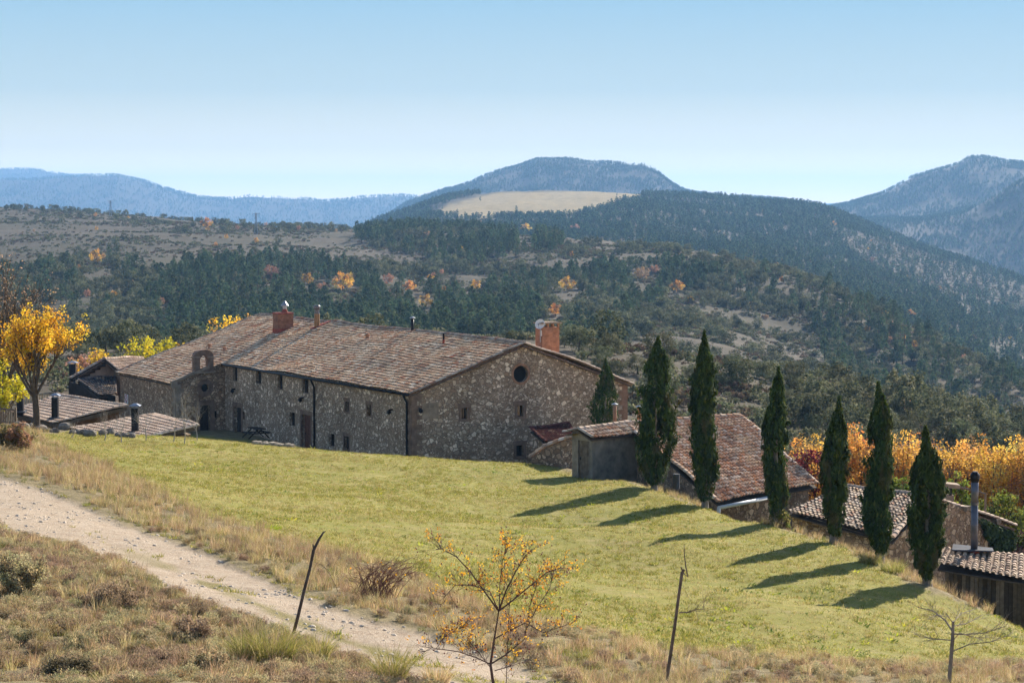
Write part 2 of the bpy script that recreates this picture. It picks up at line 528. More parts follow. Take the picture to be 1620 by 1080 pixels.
_fc = lambda a: (a[:-1, :-1] + a[1:, 1:]).reshape(-1) / 2
_fr = _fc(g_road); _fl = _fc(g_lawn)
cls = np.where(_fr > .5, 2, np.where(_fl > .5, 1, 0))
flat_v = gv.reshape(-1, 3)
for k, nm in ((0, 'ground'), (1, 'lawn'), (2, 'dirt_road')):
    fs = g_faces[cls == k]
    used, inv = np.unique(fs, return_inverse=True)
    me = np_mesh(nm, flat_v[used], inv.reshape(-1, 4), M_GROUND, smooth=True,
                 attrs={'road': g_road.ravel()[used], 'lawn': g_lawn.ravel()[used], 'strip': g_strip.ravel()[used]})
    tag(link(nm, me), kind='structure')

# ================================================================ FAR HILLS (one lofted terrain through ridge and valley lines)
hU = np.linspace(-1100, 2720, 765)
def _line(vpts, dpts, sharp=False):
    vu, vv = zip(*vpts)
    du, dd = zip(*dpts)
    ker = np.hanning(13); ker /= ker.sum()
    if sharp: ker = np.hanning(6); ker /= ker.sum()
    sm = lambda a: np.convolve(np.pad(a, (len(ker) // 2, len(ker) - 1 - len(ker) // 2), 'edge'), ker, 'valid')
    return sm(np.interp(hU, vu, vv)), sm(np.interp(hU, du, dd))
CURV = [
 ([(-1100,720),(850,725),(1050,752),(1300,800),(1620,870),(2720,900)], [(0,182)]),
 ([(-1100,640),(0,610),(300,600),(850,640),(1050,690),(1300,735),(1620,790),(2720,900)], [(0,225)]),
 ([(-1100,600),(0,560),(200,555),(500,550),(880,545),(1000,562),(1150,585),(1250,606),(1400,645),(1620,700),(2720,950)], [(0,300),(900,290),(1620,300)]),      # crest of the near slope
 ([(-1100,640),(0,575),(500,575),(900,572),(1250,625),(1400,665),(1620,730),(2720,950)], [(0,420)]),                       # small valley behind it
 ([(-1100,560),(0,542),(500,545),(900,552),(1150,575),(1330,625),(1500,680),(1620,720),(2720,950)], [(0,640),(1620,520)]),
 ([(-1100,400),(0,440),(250,425),(500,430),(700,445),(900,455),(1100,490),(1300,560),(1400,600),(1500,640),(1620,680),(2720,900)], [(-1100,900),(700,950),(1300,780),(1620,640)]),
 ([(-1100,330),(0,329),(100,333),(250,346),(400,355),(480,362),(560,366),(640,364),(700,364),(790,370),(880,379),(1000,389),(1100,400),(1200,425),(1300,456),(1400,503),(1500,560),(1620,622),(2720,800)],
  [(-1100,1900),(0,1800),(500,1500),(900,1250),(1200,1050),(1620,720)]),                                                   # plateau rim and spur
 ([(-1100,360),(0,360),(400,380),(560,385),(700,372),(880,388),(1200,440),(1400,520),(1620,640),(2720,820)], [(-1100,2200),(0,2000),(900,1450),(1620,850)]),
 ([(-1100,420),(400,420),(560,372),(700,338),(800,338),(900,335),(1000,330),(1100,355),(1250,385),(1400,430),(1620,520),(2720,800)], [(0,2300),(900,1900),(1620,1300)]),
 ([(-1100,420),(400,420),(520,400),(560,364),(620,342),(700,313),(760,306),(820,304),(920,304),(1010,309),(1080,312),(1150,317),(1250,322),(1300,330),(1340,346),(1400,373),(1500,407),(1620,447),(2720,700)],
  [(0,2600),(900,2350),(1300,2100),(1620,1700)]),                                                                          # hill with the golden field
 ([(-1100,430),(560,400),(800,330),(1100,340),(1300,350),(1400,395),(1620,470),(2720,700)], [(0,2800),(1620,2100)]),
 ([(-1100,430),(560,400),(800,330),(1100,345),(1300,345),(1380,352),(1450,350),(1520,338),(1570,314),(1620,284),(1720,262),(2720,250)], [(0,3000),(1620,2500)]),
 ([(-1100,430),(560,400),(700,330),(900,330),(1100,340),(1300,350),(1440,345),(1540,330),(1620,300),(2720,290)], [(0,3200),(1620,2800)]),
 ([(-1100,430),(520,400),(560,360),(600,345),(640,318),(700,300),(740,290),(770,276),(800,265),(850,253),(900,257),(925,262),(960,264),(990,266),(1020,267),(1040,276),(1060,291),(1080,301),(1100,305),(1150,311),(1200,313),(1240,315),(1285,327),(1300,328),(1340,320),(1380,309),(1420,293),(1440,282),(1480,269),(1510,262),(1530,250),(1560,250),(1620,256),(1750,262),(2000,250),(2720,240)],
  [(0,3900),(800,3700),(1100,3400),(1620,3300)]),                                                                          # the two mountains
 ([(-1100,420),(640,400),(2720,420)], [(0,4700)]),
 ([(-1100,292),(0,288),(60,286),(100,283),(180,279),(230,287),(300,309),(340,314),(400,313),(450,315),(500,319),(560,316),(640,311),(760,322),(900,332),(2720,332)], [(0,6200)]),
 ([(-1100,330),(2720,340)], [(0,7000)]),
 ([(-1100,275),(0,271),(60,272),(110,280),(180,285),(240,293),(265,298),(300,311),(330,322),(600,326),(2720,326)], [(0,8200)]),
 ([(-1100,326),(2720,326)], [(0,12000)]),
]
_L = [_line(*c, sharp=(k >= 9)) for k, c in enumerate(CURV)]
KD = np.array([l[1] for l in _L]) * np.array([1] * 7 + [1.1, 1.32, 1.4, 1.5] + [1.6] * 7 + [1.6])[:, None]; KV = np.array([l[0] for l in _L])
for k in range(1, len(KD)): KD[k] = np.maximum(KD[k], KD[k - 1] * 1.04)
KZ = np.array([z_of(KV[k], KD[k]) for k in range(len(KD))])
def _pchip_rows(X, Y, nsub):
    """monotone cubic through rows of X (K,U); returns stacked rows"""
    h = np.diff(X, axis=0); d = np.diff(Y, axis=0) / h
    m = np.zeros_like(Y)
    w1 = 2 * h[1:] + h[:-1]; w2 = h[1:] + 2 * h[:-1]
    with np.errstate(divide='ignore', invalid='ignore'):
        mm = (w1 + w2) / (w1 / d[:-1] + w2 / d[1:])
    m[1:-1] = np.where(d[:-1] * d[1:] > 0, mm, 0)
    m[0] = d[0]; m[-1] = d[-1]
    ox, oy = [], []
    for k in range(len(X) - 1):
        n = nsub[k]
        for t in np.linspace(0, 1, n, endpoint=False):
            x = X[k] * (X[k + 1] / X[k]) ** t
            s = (x - X[k]) / h[k]
            y = (2 * s**3 - 3 * s**2 + 1) * Y[k] + (s**3 - 2 * s**2 + s) * h[k] * m[k] + (-2 * s**3 + 3 * s**2) * Y[k + 1] + (s**3 - s**2) * h[k] * m[k + 1]
            ox.append(x); oy.append(y)
    ox.append(X[-1]); oy.append(Y[-1])
    return np.array(ox), np.array(oy)
_ns = [10, 14, 10, 10, 26, 34, 8, 14, 22, 6, 10, 8, 22, 8, 20, 6, 12, 4]
HD, HZ = _pchip_rows(KD, KZ, _ns)
_HU = np.broadcast_to(hU, HD.shape)
HX = x_of(_HU, HD, HZ)
_rel = np.clip((HD - 230) / 400, 0, 1)
HZ = HZ + HD * _rel * (0.0022 * fbm(HX / (0.05 * HD + 10), np.log(HD) * 22, 51, 4) + 0.0006 * fbm(HX / (0.008 * HD + 3), np.log(HD) * 90, 61, 3)) + 0.25 * fbm(HX / 6, HD / 6, 71) * np.clip((500 - HD) / 300, 0, 1)
hV = proj(np.stack([HX, HD, HZ], -1))[1]
h_idx = np.arange(HX.size).reshape(HX.shape)
h_faces = np.stack([h_idx[:-1, :-1], h_idx[:-1, 1:], h_idx[1:, 1:], h_idx[1:, :-1]], -1).reshape(-1, 4)
H_run = np.minimum.accumulate(hV, axis=0)

def hill_at(u, v):
    """first far-terrain point seen at photo pixel (u, v)"""
    j = int(np.clip(round((u - hU[0]) / (hU[1] - hU[0])), 0, len(hU) - 1))
    k = int(np.argmax(hV[:, j] <= v)) if (hV[:, j] <= v).any() else len(hV) - 1
    if k == 0: return np.array([HX[0, j], HD[0, j], HZ[0, j]])
    a, b = hV[k - 1, j], hV[k, j]
    t = np.clip((a - v) / (a - b + 1e-9), 0, 1)
    D = HD[k - 1, j] * (1 - t) + HD[k, j] * t; z = HZ[k - 1, j] * (1 - t) + HZ[k, j] * t
    return np.array([x_of(u, D, z), D, z])

FIELD = [(686,338),(712,322),(760,311),(790,305),(930,302),(1012,306),(1008,312),(980,318),(945,330),(925,336),(900,339),(860,341),(820,343),(760,345)]
TRACK = [(1257,505),(1253,515),(1240,530),(1247,545),(1265,556)]
h_field = np.clip(_polydist(_HU, hV, FIELD) / 5 + .5, 0, 1) * ((HD > 2200) & (HD < 3600))
def hill_material():
    m, nt, b = new_mat('hillside')
    co = objco(nt)
    fld = nd(nt, 'ShaderNodeAttribute', attribute_name='field').outputs['Fac']
    n1 = noise(nt, co, 0.01, 5, .65); n2 = noise(nt, co, 0.09, 5, .7); n3 = noise(nt, co, 0.9, 4, .7)
    c = ramp(nt, n2, [(0.3, (0.060, 0.048, 0.036)), (0.5, (0.098, 0.079, 0.061)), (0.72, (0.155, 0.128, 0.10))])
    c = mixc(nt, ramp(nt, n3, [(0.40, 0.0), (0.62, 0.8)]), c, (0.045, 0.045, 0.03))
    c = mixc(nt, ramp(nt, n1, [(0.45, 0.0), (0.62, 0.55)]), c, (0.06, 0.058, 0.036))
    f = ramp(nt, n2, [(0.3, (0.20, 0.15, 0.07)), (0.7, (0.32, 0.25, 0.13))])
    c = mixc(nt, fld, c, f)
    nt.links.new(c, b.inputs['Base Color'])
    b.inputs['Roughness'].default_value = 1.0; b.inputs['Specular IOR Level'].default_value = 0.05
    return m
M_HILL = hill_material()
me = np_mesh('hills', np.stack([HX, HD, HZ], -1).reshape(-1, 3), h_faces, M_HILL, smooth=True, attrs={'field': h_field.ravel()})
tag(link('hills', me), kind='structure')

# ================================================================ HAZE
def make_haze():
    mb = MB()
    mb.box((-14000, -60, -600), (28000, 0, 0), (0, 20500, 0), (0, 0, 850))
    m = bpy.data.materials.new('haze'); m.use_nodes = True
    nt = m.node_tree; nt.nodes.clear()
    o = nt.nodes.new('ShaderNodeOutputMaterial')
    p = nt.nodes.new('ShaderNodeVolumePrincipled')
    p.inputs['Color'].default_value = (0.27, 0.56, 1.0, 1)
    p.inputs['Density'].default_value = HAZE_DENS
    p.inputs['Anisotropy'].default_value = 0.15
    nt.links.new(p.outputs[0], o.inputs['Volume'])
    m.cycles.homogeneous_volume = True
    tag(mb.build('haze', m, None, (0, 0, 0)), kind='stuff')
HAZE_DENS = 0.00007
make_haze()
# ================================================================ MATERIALS FOR BUILDINGS
def stone_material(name, scale=3.0, dark=1.0, warm=1.0, mortar=(0.115, 0.09, 0.07)):
    m, nt, b = new_mat(name)
    co = objco(nt)
    wn_ = noise(nt, co, 1.3, 3, .6, out=1)
    wv = nd(nt, 'ShaderNodeVectorMath', operation='MULTIPLY_ADD')
    wv.inputs[1].default_value = (0.35, 0.35, 0.35)
    nt.links.new(wn_, wv.inputs[0]); nt.links.new(co, wv.inputs[2])
    st = nd(nt, 'ShaderNodeMapping'); st.inputs['Scale'].default_value = (1, 1, 1.25)
    nt.links.new(wv.outputs[0], st.inputs['Vector'])
    def layer(sc):
        v1 = nd(nt, 'ShaderNodeTexVoronoi'); v1.inputs['Scale'].default_value = sc
        v2 = nd(nt, 'ShaderNodeTexVoronoi', feature='DISTANCE_TO_EDGE'); v2.inputs['Scale'].default_value = sc
        for v in (v1, v2): nt.links.new(st.outputs[0], v.inputs['Vector'])
        sp = nd(nt, 'ShaderNodeSeparateColor'); nt.links.new(v1.outputs['Color'], sp.inputs[0])
        return sp.outputs[0], sp.outputs[1], v2.outputs['Distance']
    r1, g1, d1 = layer(scale)
    r2, g2, d2 = layer(scale * 2.1)
    cols = [(0.0, (0.15, 0.118, 0.094)), (0.25, (0.25, 0.205, 0.165)), (0.45, (0.20, 0.15, 0.115)), (0.65, (0.31, 0.265, 0.215)), (0.85, (0.40, 0.355, 0.30)), (1.0, (0.50, 0.455, 0.395))]
    cols = [(p, (c[0] * dark * warm, c[1] * dark, c[2] * dark / warm)) for p, c in cols]
    c1 = ramp(nt, r1, cols); c2 = ramp(nt, r2, cols)
    e1 = ramp(nt, d1, [(0.05, 0.0), (0.10, 1.0)]); e2 = ramp(nt, d2, [(0.04, 0.0), (0.10, 1.0)])
    # some big stones are kept whole, elsewhere the small ones fill in
    pick = ramp(nt, g1, [(0.55, 0.0), (0.57, 1.0)])
    stc = mixc(nt, pick, c2, c1)
    edg = mixc(nt, pick, e2, e1)
    mm = noise(nt, co, 0.35, 4, .65)
    stain = ramp(nt, mm, [(0.3, 0.70), (0.7, 1.15)])
    fin = noise(nt, co, 12, 3, .7)
    mo = mixc(nt, fin, tuple(c * .65 for c in mortar), tuple(c * 1.45 for c in mortar))
    c = mixc(nt, edg, mo, stc)
    c = mixc(nt, 1.0, c, stain, 'MULTIPLY')
    c = mixc(nt, 1.0, c, ramp(nt, fin, [(0.3, 0.8), (0.7, 1.15)]), 'MULTIPLY')
    nt.links.new(c, b.inputs['Base Color'])
    b.inputs['Roughness'].default_value = 0.92
    bump(nt, b, edg, 0.9, 0.05)
    return m

M_STONE = stone_material('rubble_stone', 3.0, 1.75, 1.14, (0.26, 0.19, 0.135))
M_STONE2 = stone_material('rubble_stone_warm', 2.7, 1.4, 1.28, (0.22, 0.155, 0.105))
M_STONE3 = stone_material('rubble_stone_tan', 2.4, 1.2, 1.22, (0.19, 0.13, 0.085))
M_SAND = simple('brown_sandstone', (0.20, 0.132, 0.095), 0.9, 0.35, 2.2, bmp=0.02)
M_ASHLAR = simple('pale_ashlar', (0.29, 0.22, 0.16), 0.9, 0.35, 1.8, bmp=0.02)
M_BLOCK = simple('concrete_block', (0.25, 0.21, 0.165), 0.95, 0.45, 1.5, bmp=0.02)
M_RENDER = simple('plaster', (0.28, 0.21, 0.15), 0.95, 0.3, 1.2, bmp=0.01)
M_WOOD = simple('old_wood', (0.085, 0.055, 0.038), 0.8, 0.45, 3)
M_DARKWOOD = simple('dark_wood', (0.035, 0.025, 0.02), 0.8, 0.4, 3)
M_GREYWOOD = simple('weathered_wood', (0.17, 0.13, 0.095), 0.85, 0.4, 4)
M_DOORRED = simple('brown_door_wood', (0.13, 0.055, 0.035), 0.75, 0.35, 4)
M_BLACK = simple('black_metal', (0.018, 0.018, 0.022), 0.45, 0.2, 5, 0.3)
M_STEEL = simple('grey_steel', (0.30, 0.31, 0.34), 0.35, 0.15, 3, 0.7)
M_FLUE = simple('dark_steel', (0.12, 0.12, 0.14), 0.38, 0.3, 1.5, 0.6)
M_WHITE = simple('white_paint', (0.72, 0.70, 0.68), 0.5, 0.08, 3)
M_REDPAINT = simple('red_sign_paint', (0.45, 0.05, 0.06), 0.5, 0.08, 3)
M_LEAD = simple('grey_flashing', (0.075, 0.08, 0.095), 0.95, 0.3, 1.5, 0.0)
M_PIPE = simple('pale_pvc', (0.50, 0.52, 0.54), 0.5, 0.1, 3)
M_TERRA = simple('terracotta', (0.33, 0.18, 0.11), 0.85, 0.3, 4)
M_REDSEAL = simple('red_sealant', (0.25, 0.07, 0.05), 0.8, 0.35, 3)
M_TILE = tinted('roof_tiles', 0.88, 0.32, 7.0, 0.012)
M_ROCK = simple('limestone_rock', (0.19, 0.165, 0.14), 0.92, 0.5, 2.5, bmp=0.06)
m_, nt_, b_ = new_mat('window_glass')
b_.inputs['Base Color'].default_value = (0.012, 0.013, 0.016, 1); b_.inputs['Roughness'].default_value = 0.12
b_.inputs['Specular IOR Level'].default_value = 0.5
M_GLASS = m_
M_DARKOPEN = simple('dark_opening', (0.012, 0.011, 0.010), .8, .3, 3)
def brick_material(name, c1, c2, mortar, scale=1.0, axis=(1, 1)):
    m, nt, b = new_mat(name)
    co = objco(nt)
    sx = nd(nt, 'ShaderNodeSeparateXYZ'); nt.links.new(co, sx.inputs[0])
    ad = nd(nt, 'ShaderNodeMath', operation='ADD'); nt.links.new(sx.outputs[0], ad.inputs[0]); nt.links.new(sx.outputs[1], ad.inputs[1])
    cb = nd(nt, 'ShaderNodeCombineXYZ'); nt.links.new(ad.outputs[0], cb.inputs[0]); nt.links.new(sx.outputs[2], cb.inputs[1])
    br = nd(nt, 'ShaderNodeTexBrick')
    br.inputs['Scale'].default_value = scale
    br.inputs['Color1'].default_value = (*c1, 1); br.inputs['Color2'].default_value = (*c2, 1); br.inputs['Mortar'].default_value = (*mortar, 1)
    br.inputs['Brick Width'].default_value = 0.30; br.inputs['Row Height'].default_value = 0.085; br.inputs['Mortar Size'].default_value = 0.012
    nt.links.new(cb.outputs[0], br.inputs['Vector'])
    f = noise(nt, co, 3, 4, .65)
    nt.links.new(mixc(nt, 1.0, br.outputs[0], ramp(nt, f, [(0.3, 0.65), (0.7, 1.25)]), 'MULTIPLY'), b.inputs['Base Color'])
    b.inputs['Roughness'].default_value = 0.9
    bump(nt, b, br.outputs['Fac'], -0.5, 0.01)
    return m
M_BRICK = brick_material('brown_brick', (0.20, 0.085, 0.055), (0.29, 0.13, 0.075), (0.22, 0.16, 0.12))
M_BRICK2 = brick_material('orange_brick', (0.40, 0.18, 0.095), (0.33, 0.14, 0.075), (0.30, 0.20, 0.14))

PAL_MAIN = [((0.74, 0.54, 0.35), 6), ((0.66, 0.43, 0.26), 6), ((0.54, 0.29, 0.165), 3.5), ((0.44, 0.29, 0.18), 2), ((0.46, 0.19, 0.105), 1.2), ((0.82, 0.65, 0.46), 4), ((0.60, 0.39, 0.25), 4), ((0.30, 0.19, 0.125), 1)]
PAL_BARN = [((0.52, 0.35, 0.235), 5), ((0.44, 0.25, 0.155), 4), ((0.58, 0.43, 0.31), 4), ((0.30, 0.21, 0.155), 2), ((0.50, 0.27, 0.15), 2), ((0.62, 0.50, 0.39), 3)]
PAL_PALE = [((0.56, 0.42, 0.31), 5), ((0.50, 0.38, 0.29), 4), ((0.60, 0.47, 0.36), 4), ((0.44, 0.31, 0.23), 3)]
PAL_GREY = [((0.40, 0.32, 0.25), 5), ((0.33, 0.25, 0.19), 4), ((0.48, 0.40, 0.32), 3), ((0.25, 0.19, 0.15), 2.5), ((0.34, 0.19, 0.13), 2)]
PAL_DARK = [((0.10, 0.085, 0.08), 4), ((0.16, 0.13, 0.115), 3), ((0.07, 0.075, 0.08), 2), ((0.20, 0.15, 0.12), 1)]
PAL_RED = [((0.15, 0.05, 0.04), 4), ((0.11, 0.04, 0.035), 3), ((0.19, 0.075, 0.055), 2)]

def sag(p):
    """old roofs dip and wave a little"""
    p = np.asarray(p, float)
    return 0.16 * fbm(p[..., 0] / 4.5 + 3, p[..., 1] / 4.5, 901, 2) - 0.02

def lichen(cols, p, rng):
    f = np.clip(fbm(p[:, 0] / .9, p[:, 1] / .9, 905, 3) * 1.6 - .35 + rng.normal(0, .25, len(p)), 0, .55)[:, None]
    g = np.clip(fbm(p[:, 0] / 1.2 + 9, p[:, 1] / 1.2, 907, 3) * 1.4 - .55 + rng.normal(0, .2, len(p)), 0, .5)[:, None]
    return (cols * (1 - f) + np.array([.62, .46, .29]) * f) * (1 - g) + np.array([.22, .15, .105]) * g

def pick_cols(rng, pal, n):
    w = np.array([p[1] for p in pal], float); w /= w.sum()
    c = np.array([p[0] for p in pal])[rng.choice(len(pal), n, p=w)]
    return c * rng.uniform(0.82, 1.16, (n, 1))

def tiled_roof(mb, q, pitch, course, pal, seed=1, jit=1.0, hgt=0.78, thick=0.26, ends=True, under=(0.13, 0.10, 0.08)):
    """q: eave-left, eave-right, ridge-right, ridge-left. Rows of barrel tiles over a slab."""
    rng = np.random.default_rng(seed)
    e0, e1, r1, r0 = [np.asarray(p, float) for p in q]
    nrm = np.cross(e1 - e0, r0 - e0); nrm /= np.linalg.norm(nrm)
    if nrm[2] < 0: nrm = -nrm
    wid = max(np.linalg.norm(e1 - e0), np.linalg.norm(r1 - r0)); ln = (np.linalg.norm(r0 - e0) + np.linalg.norm(r1 - e1)) / 2
    nc = max(2, int(round(wid / pitch))); nr = max(2, int(round(ln / course)))
    # slab
    dn = nrm * thick; up_ = nrm * (.035 if jit <= .6 else .20)
    mb.hexa([e0 - dn, e1 - dn, r1 - dn, r0 - dn], [e0 - up_, e1 - up_, r1 - up_, r0 - up_], under)
    def pt(s, t):   # s across 0..1, t up the slope 0..1 (arrays)
        s = s[..., None]; t = t[..., None]
        return (e0 * (1 - s) + e1 * s) * (1 - t) + (r0 * (1 - s) + r1 * s) * t
    C, R = np.meshgrid(np.arange(nc), np.arange(nr)); C = C.ravel(); R = R.ravel(); n = len(C)
    for kind in (0, 1):      # channel tiles below, cover tiles above
        off = 0.5 if kind else 0.0
        cols = pick_cols(rng, pal, n)
        if jit > .6: cols = lichen(cols, pt(C / nc, R / nr), rng)
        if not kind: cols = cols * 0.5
        sc_ = (C + off) / nc + rng.normal(0, .03, n) / nc * jit
        if kind == 0: sc_ = C / nc + 0.0 * sc_
        t0 = (R - 0.22) / nr + rng.normal(0, .05, n) / nr * jit; t1 = (R + 1.02) / nr
        t0 = np.where(R == 0, -0.12 / nr + rng.normal(0, .03, n) / nr * jit, t0)
        lift0 = 0.06 + np.abs(rng.normal(0, .012, n)) * jit; lift1 = 0.012
        rad0 = pitch * 0.335; rad1 = pitch * 0.27
        skew = rng.normal(0, .03, n) * jit * pitch
        na = 5
        Vs = []
        for (t, lift, rad, sgn) in ((t0, lift0, rad0, 1), (t1, np.full(n, lift1), rad1, -1)):
            ctr = pt(np.clip(sc_, 0.0, 1.0), t)
            ax = pt(np.clip(sc_ + .5 / nc, 0, 1.2), t) - pt(np.clip(sc_ - .5 / nc, -.2, 1.2), t)
            ax /= np.linalg.norm(ax, axis=1, keepdims=True)
            for a in np.linspace(0, pi, na):
                x = cos(a) * rad + sgn * skew * .5; h = sin(a) * rad * hgt
                if kind: hh = lift + h + pitch * 0.05
                else: hh = lift * 0.3 + 0.02 + (pitch * 0.30 - h) * 0.5
                Vs.append(ctr + ax * np.reshape(x, (-1, 1)) + nrm * np.reshape(hh, (-1, 1)))
        V = np.stack(Vs, 1).reshape(-1, 3)
        if jit > .6: V[:, 2] += sag(V)
        base = np.arange(n)[:, None] * (2 * na)
        Fs = np.concatenate([base + np.array([[j, j + 1, na + j + 1, na + j]]) for j in range(na - 1)], 0)
        mb.add_np(V, Fs, np.concatenate([cols] * (na - 1), 0))
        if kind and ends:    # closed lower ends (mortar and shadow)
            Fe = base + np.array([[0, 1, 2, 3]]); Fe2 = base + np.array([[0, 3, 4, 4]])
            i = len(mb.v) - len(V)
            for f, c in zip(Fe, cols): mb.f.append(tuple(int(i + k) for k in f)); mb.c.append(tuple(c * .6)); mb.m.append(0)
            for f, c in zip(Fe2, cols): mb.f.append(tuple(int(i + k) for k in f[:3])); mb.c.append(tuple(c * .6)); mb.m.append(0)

def barrel_row(mb, p0, p1, rad, pal, seed=3, course=0.42, up=(0, 0, 1)):
    """a line of overlapping barrel tiles from p0 up to p1 (ridge, hip or verge)"""
    rng = np.random.default_rng(seed)
    p0 = np.asarray(p0, float); p1 = np.asarray(p1, float)
    d = p1 - p0; L = np.linalg.norm(d); d /= L
    n = max(2, int(L / course)); up = np.asarray(up, float); side = np.cross(d, up); side /= np.linalg.norm(side); up = np.cross(side, d)
    cols = pick_cols(rng, pal, n)
    for k in range(n):
        a = p0 + d * (L * k / n - 0.05); b = p0 + d * (L * (k + 1) / n + 0.04)
        j = rng.normal(0, .012, 2)
        pts = []
        for (c, r, li) in ((a + side * j[0], rad * 1.12, 0.03), (b + side * j[1], rad * .95, 0.0)):
            for t in np.linspace(0, pi, 7): pts.append(c + side * cos(t) * r + up * (sin(t) * r * .85 + li))
        for z_ in range(len(pts)): pts[z_] = pts[z_] + np.array([0, 0, float(sag(pts[z_]))])
        fs = [(q, q + 1, q + 8, q + 7) for q in range(6)] + [(6, 5, 4, 3, 2, 1, 0), (7, 8, 9, 10, 11, 12, 13)]
        mb.faces(pts, fs, tuple(cols[k]))

def circle2(cx, cyy, r, n=20):
    return [(cx + r * cos(2 * pi * k / n), cyy + r * sin(2 * pi * k / n)) for k in range(n)]
def rect2(x0, y0, x1, y1): return [(x0, y0), (x1, y0), (x1, y1), (x0, y1)]

def panel(mb, org, ex, ey, inward, outline, holes=(), depth=0.32, col=(1, 1, 1), m=0):
    """flat wall face with real openings and their reveals"""
    org, ex, ey, inward = [np.asarray(a, float) for a in (org, ex, ey, inward)]
    w = lambda p, d=0.0: org + ex * p[0] + ey * p[1] + inward * d
    bm = bmesh.new(); es = []
    for loop in [outline] + list(holes):
        vs = [bm.verts.new((p[0], p[1], 0)) for p in loop]
        es += [bm.edges.new((vs[i], vs[(i + 1) % len(vs)])) for i in range(len(vs))]
    bmesh.ops.triangle_fill(bm, edges=es, use_beauty=True, use_dissolve=False, normal=(0, 0, 1))
    bad = [f for f in bm.faces if any(inpoly(np.array([f.calc_center_median().x]), np.array([f.calc_center_median().y]), h)[0] for h in holes)]
    bmesh.ops.delete(bm, geom=bad, context='FACES_ONLY')
    bm.verts.index_update()
    pts = [w((v.co.x, v.co.y)) for v in bm.verts]
    mb.faces(pts, [tuple(v.index for v in f.verts) for f in bm.faces], col, m)
    bm.free()
    for loop in holes:
        n = len(loop)
        for i in range(n):
            a, b = loop[i], loop[(i + 1) % n]
            mb.face([w(a), w(b), w(b, depth), w(a, depth)], col, m)

class Frame:
    """local frame of a wall: x along, y up, d inward"""
    def __init__(s, org, ex, inward):
        s.o = np.asarray(org, float); s.ex = np.asarray(ex, float); s.n = np.asarray(inward, float); s.ey = np.array([0, 0, 1.0])
    def w(s, x, y, d=0.0): return s.o + s.ex * x + s.ey * y + s.n * d
    def px(s, u, v):
        """wall coordinates of photo pixel (u, v)"""
        r = ray(u, v); t = s.o.dot(s.n) / r.dot(s.n); p = r * t - s.o
        return p.dot(s.ex), p[2]
    def rpx(s, u0, v0, u1, v1):
        um, vm = (u0 + u1) / 2, (v0 + v1) / 2
        xa = s.px(u0, vm)[0]; xb = s.px(u1, vm)[0]; yb = s.px(um, v1)[1]; yt = s.px(um, v0)[1]
        return min(xa, xb), yb, max(xa, xb), yt
    def block(s, mb, x0, y0, x1, y1, d0, d1, col=(1, 1, 1), m=0):
        mb.box(s.w(x0, y0, d0), s.ex * (x1 - x0), s.ey * (y1 - y0), s.n * (d1 - d0), col, m)

def add_window(fr, r, thing, glass=M_GLASS, surround=None, bars=1, depth=0.26, sill=True, fm=None):
    x0, y0, x1, y1 = r
    mb = MB(); t = 0.055
    g = 0.004
    for a in ((x0 + g, y0 + g, x0 + t, y1 - g), (x1 - t, y0 + g, x1 - g, y1 - g), (x0 + t, y0 + g, x1 - t, y0 + t), (x0 + t, y1 - t, x1 - t, y1 - g)): fr.block(mb, *a, depth - .05, depth + .03)
    if bars: fr.block(mb, (x0 + x1) / 2 - .02, y0 + t, (x0 + x1) / 2 + .02, y1 - t, depth - .04, depth + .02)
    w = mb.build('window', fm or M_WOOD, thing)
    mb = MB(); fr.block(mb, x0 + t, y0 + t, x1 - t, y1 - t, depth + .005, depth + .02); mb.build('pane', glass, w)
    if surround:
        mb = MB(); k = surround; e = 0.012
        fr.block(mb, x0 - k * .9, y1, x1 + k * .9, y1 + k, -e, .10)
        fr.block(mb, x0 - k * .75, y0 - k * .5, x1 + k * .75, y0, -e * 1.6, .10)
        fr.block(mb, x0 - k * .7, y0, x0, y1, -e * .7, .10); fr.block(mb, x1, y0, x1 + k * .7, y1, -e * .7, .10)
        mb.build('surround', M_SAND, w)
    return w

def add_door(fr, r, thing, mat, surround=0.3, depth=0.3, label=None):
    x0, y0, x1, y1 = r
    mb = MB(); n = max(3, int((x1 - x0) / .2)); ww = (x1 - x0 - .008) / n
    for k in range(n): fr.block(mb, x0 + .004 + k * ww, y0, x0 + .004 + (k + 1) * ww - .012, y1 - .004, depth - .03 - .006 * (k % 2), depth + .03)
    fr.block(mb, x0 + .006, y0 + .3, x1 - .006, y0 + .42, depth - .06, depth - .037); fr.block(mb, x0 + .006, y1 - .45, x1 - .006, y1 - .33, depth - .06, depth - .037)
    d = mb.build('door', mat, thing)
    if label: d['label'] = label
    mb = MB(); fr.block(mb, x1 - .16, y0 + 1.0, x1 - .11, y0 + 1.14, depth - .09, depth - .036); mb.build('handle', M_BLACK, d)
    if surround:
        mb = MB(); k = surround
        fr.block(mb, x0 - k, y1, x1 + k, y1 + k * 1.1, -.015, .12); fr.block(mb, x0 - k, y0, x0, y1, -.011, .12); fr.block(mb, x1, y0, x1 + k, y1, -.011, .12)
        mb.build('surround', M_SAND, d)
    return d

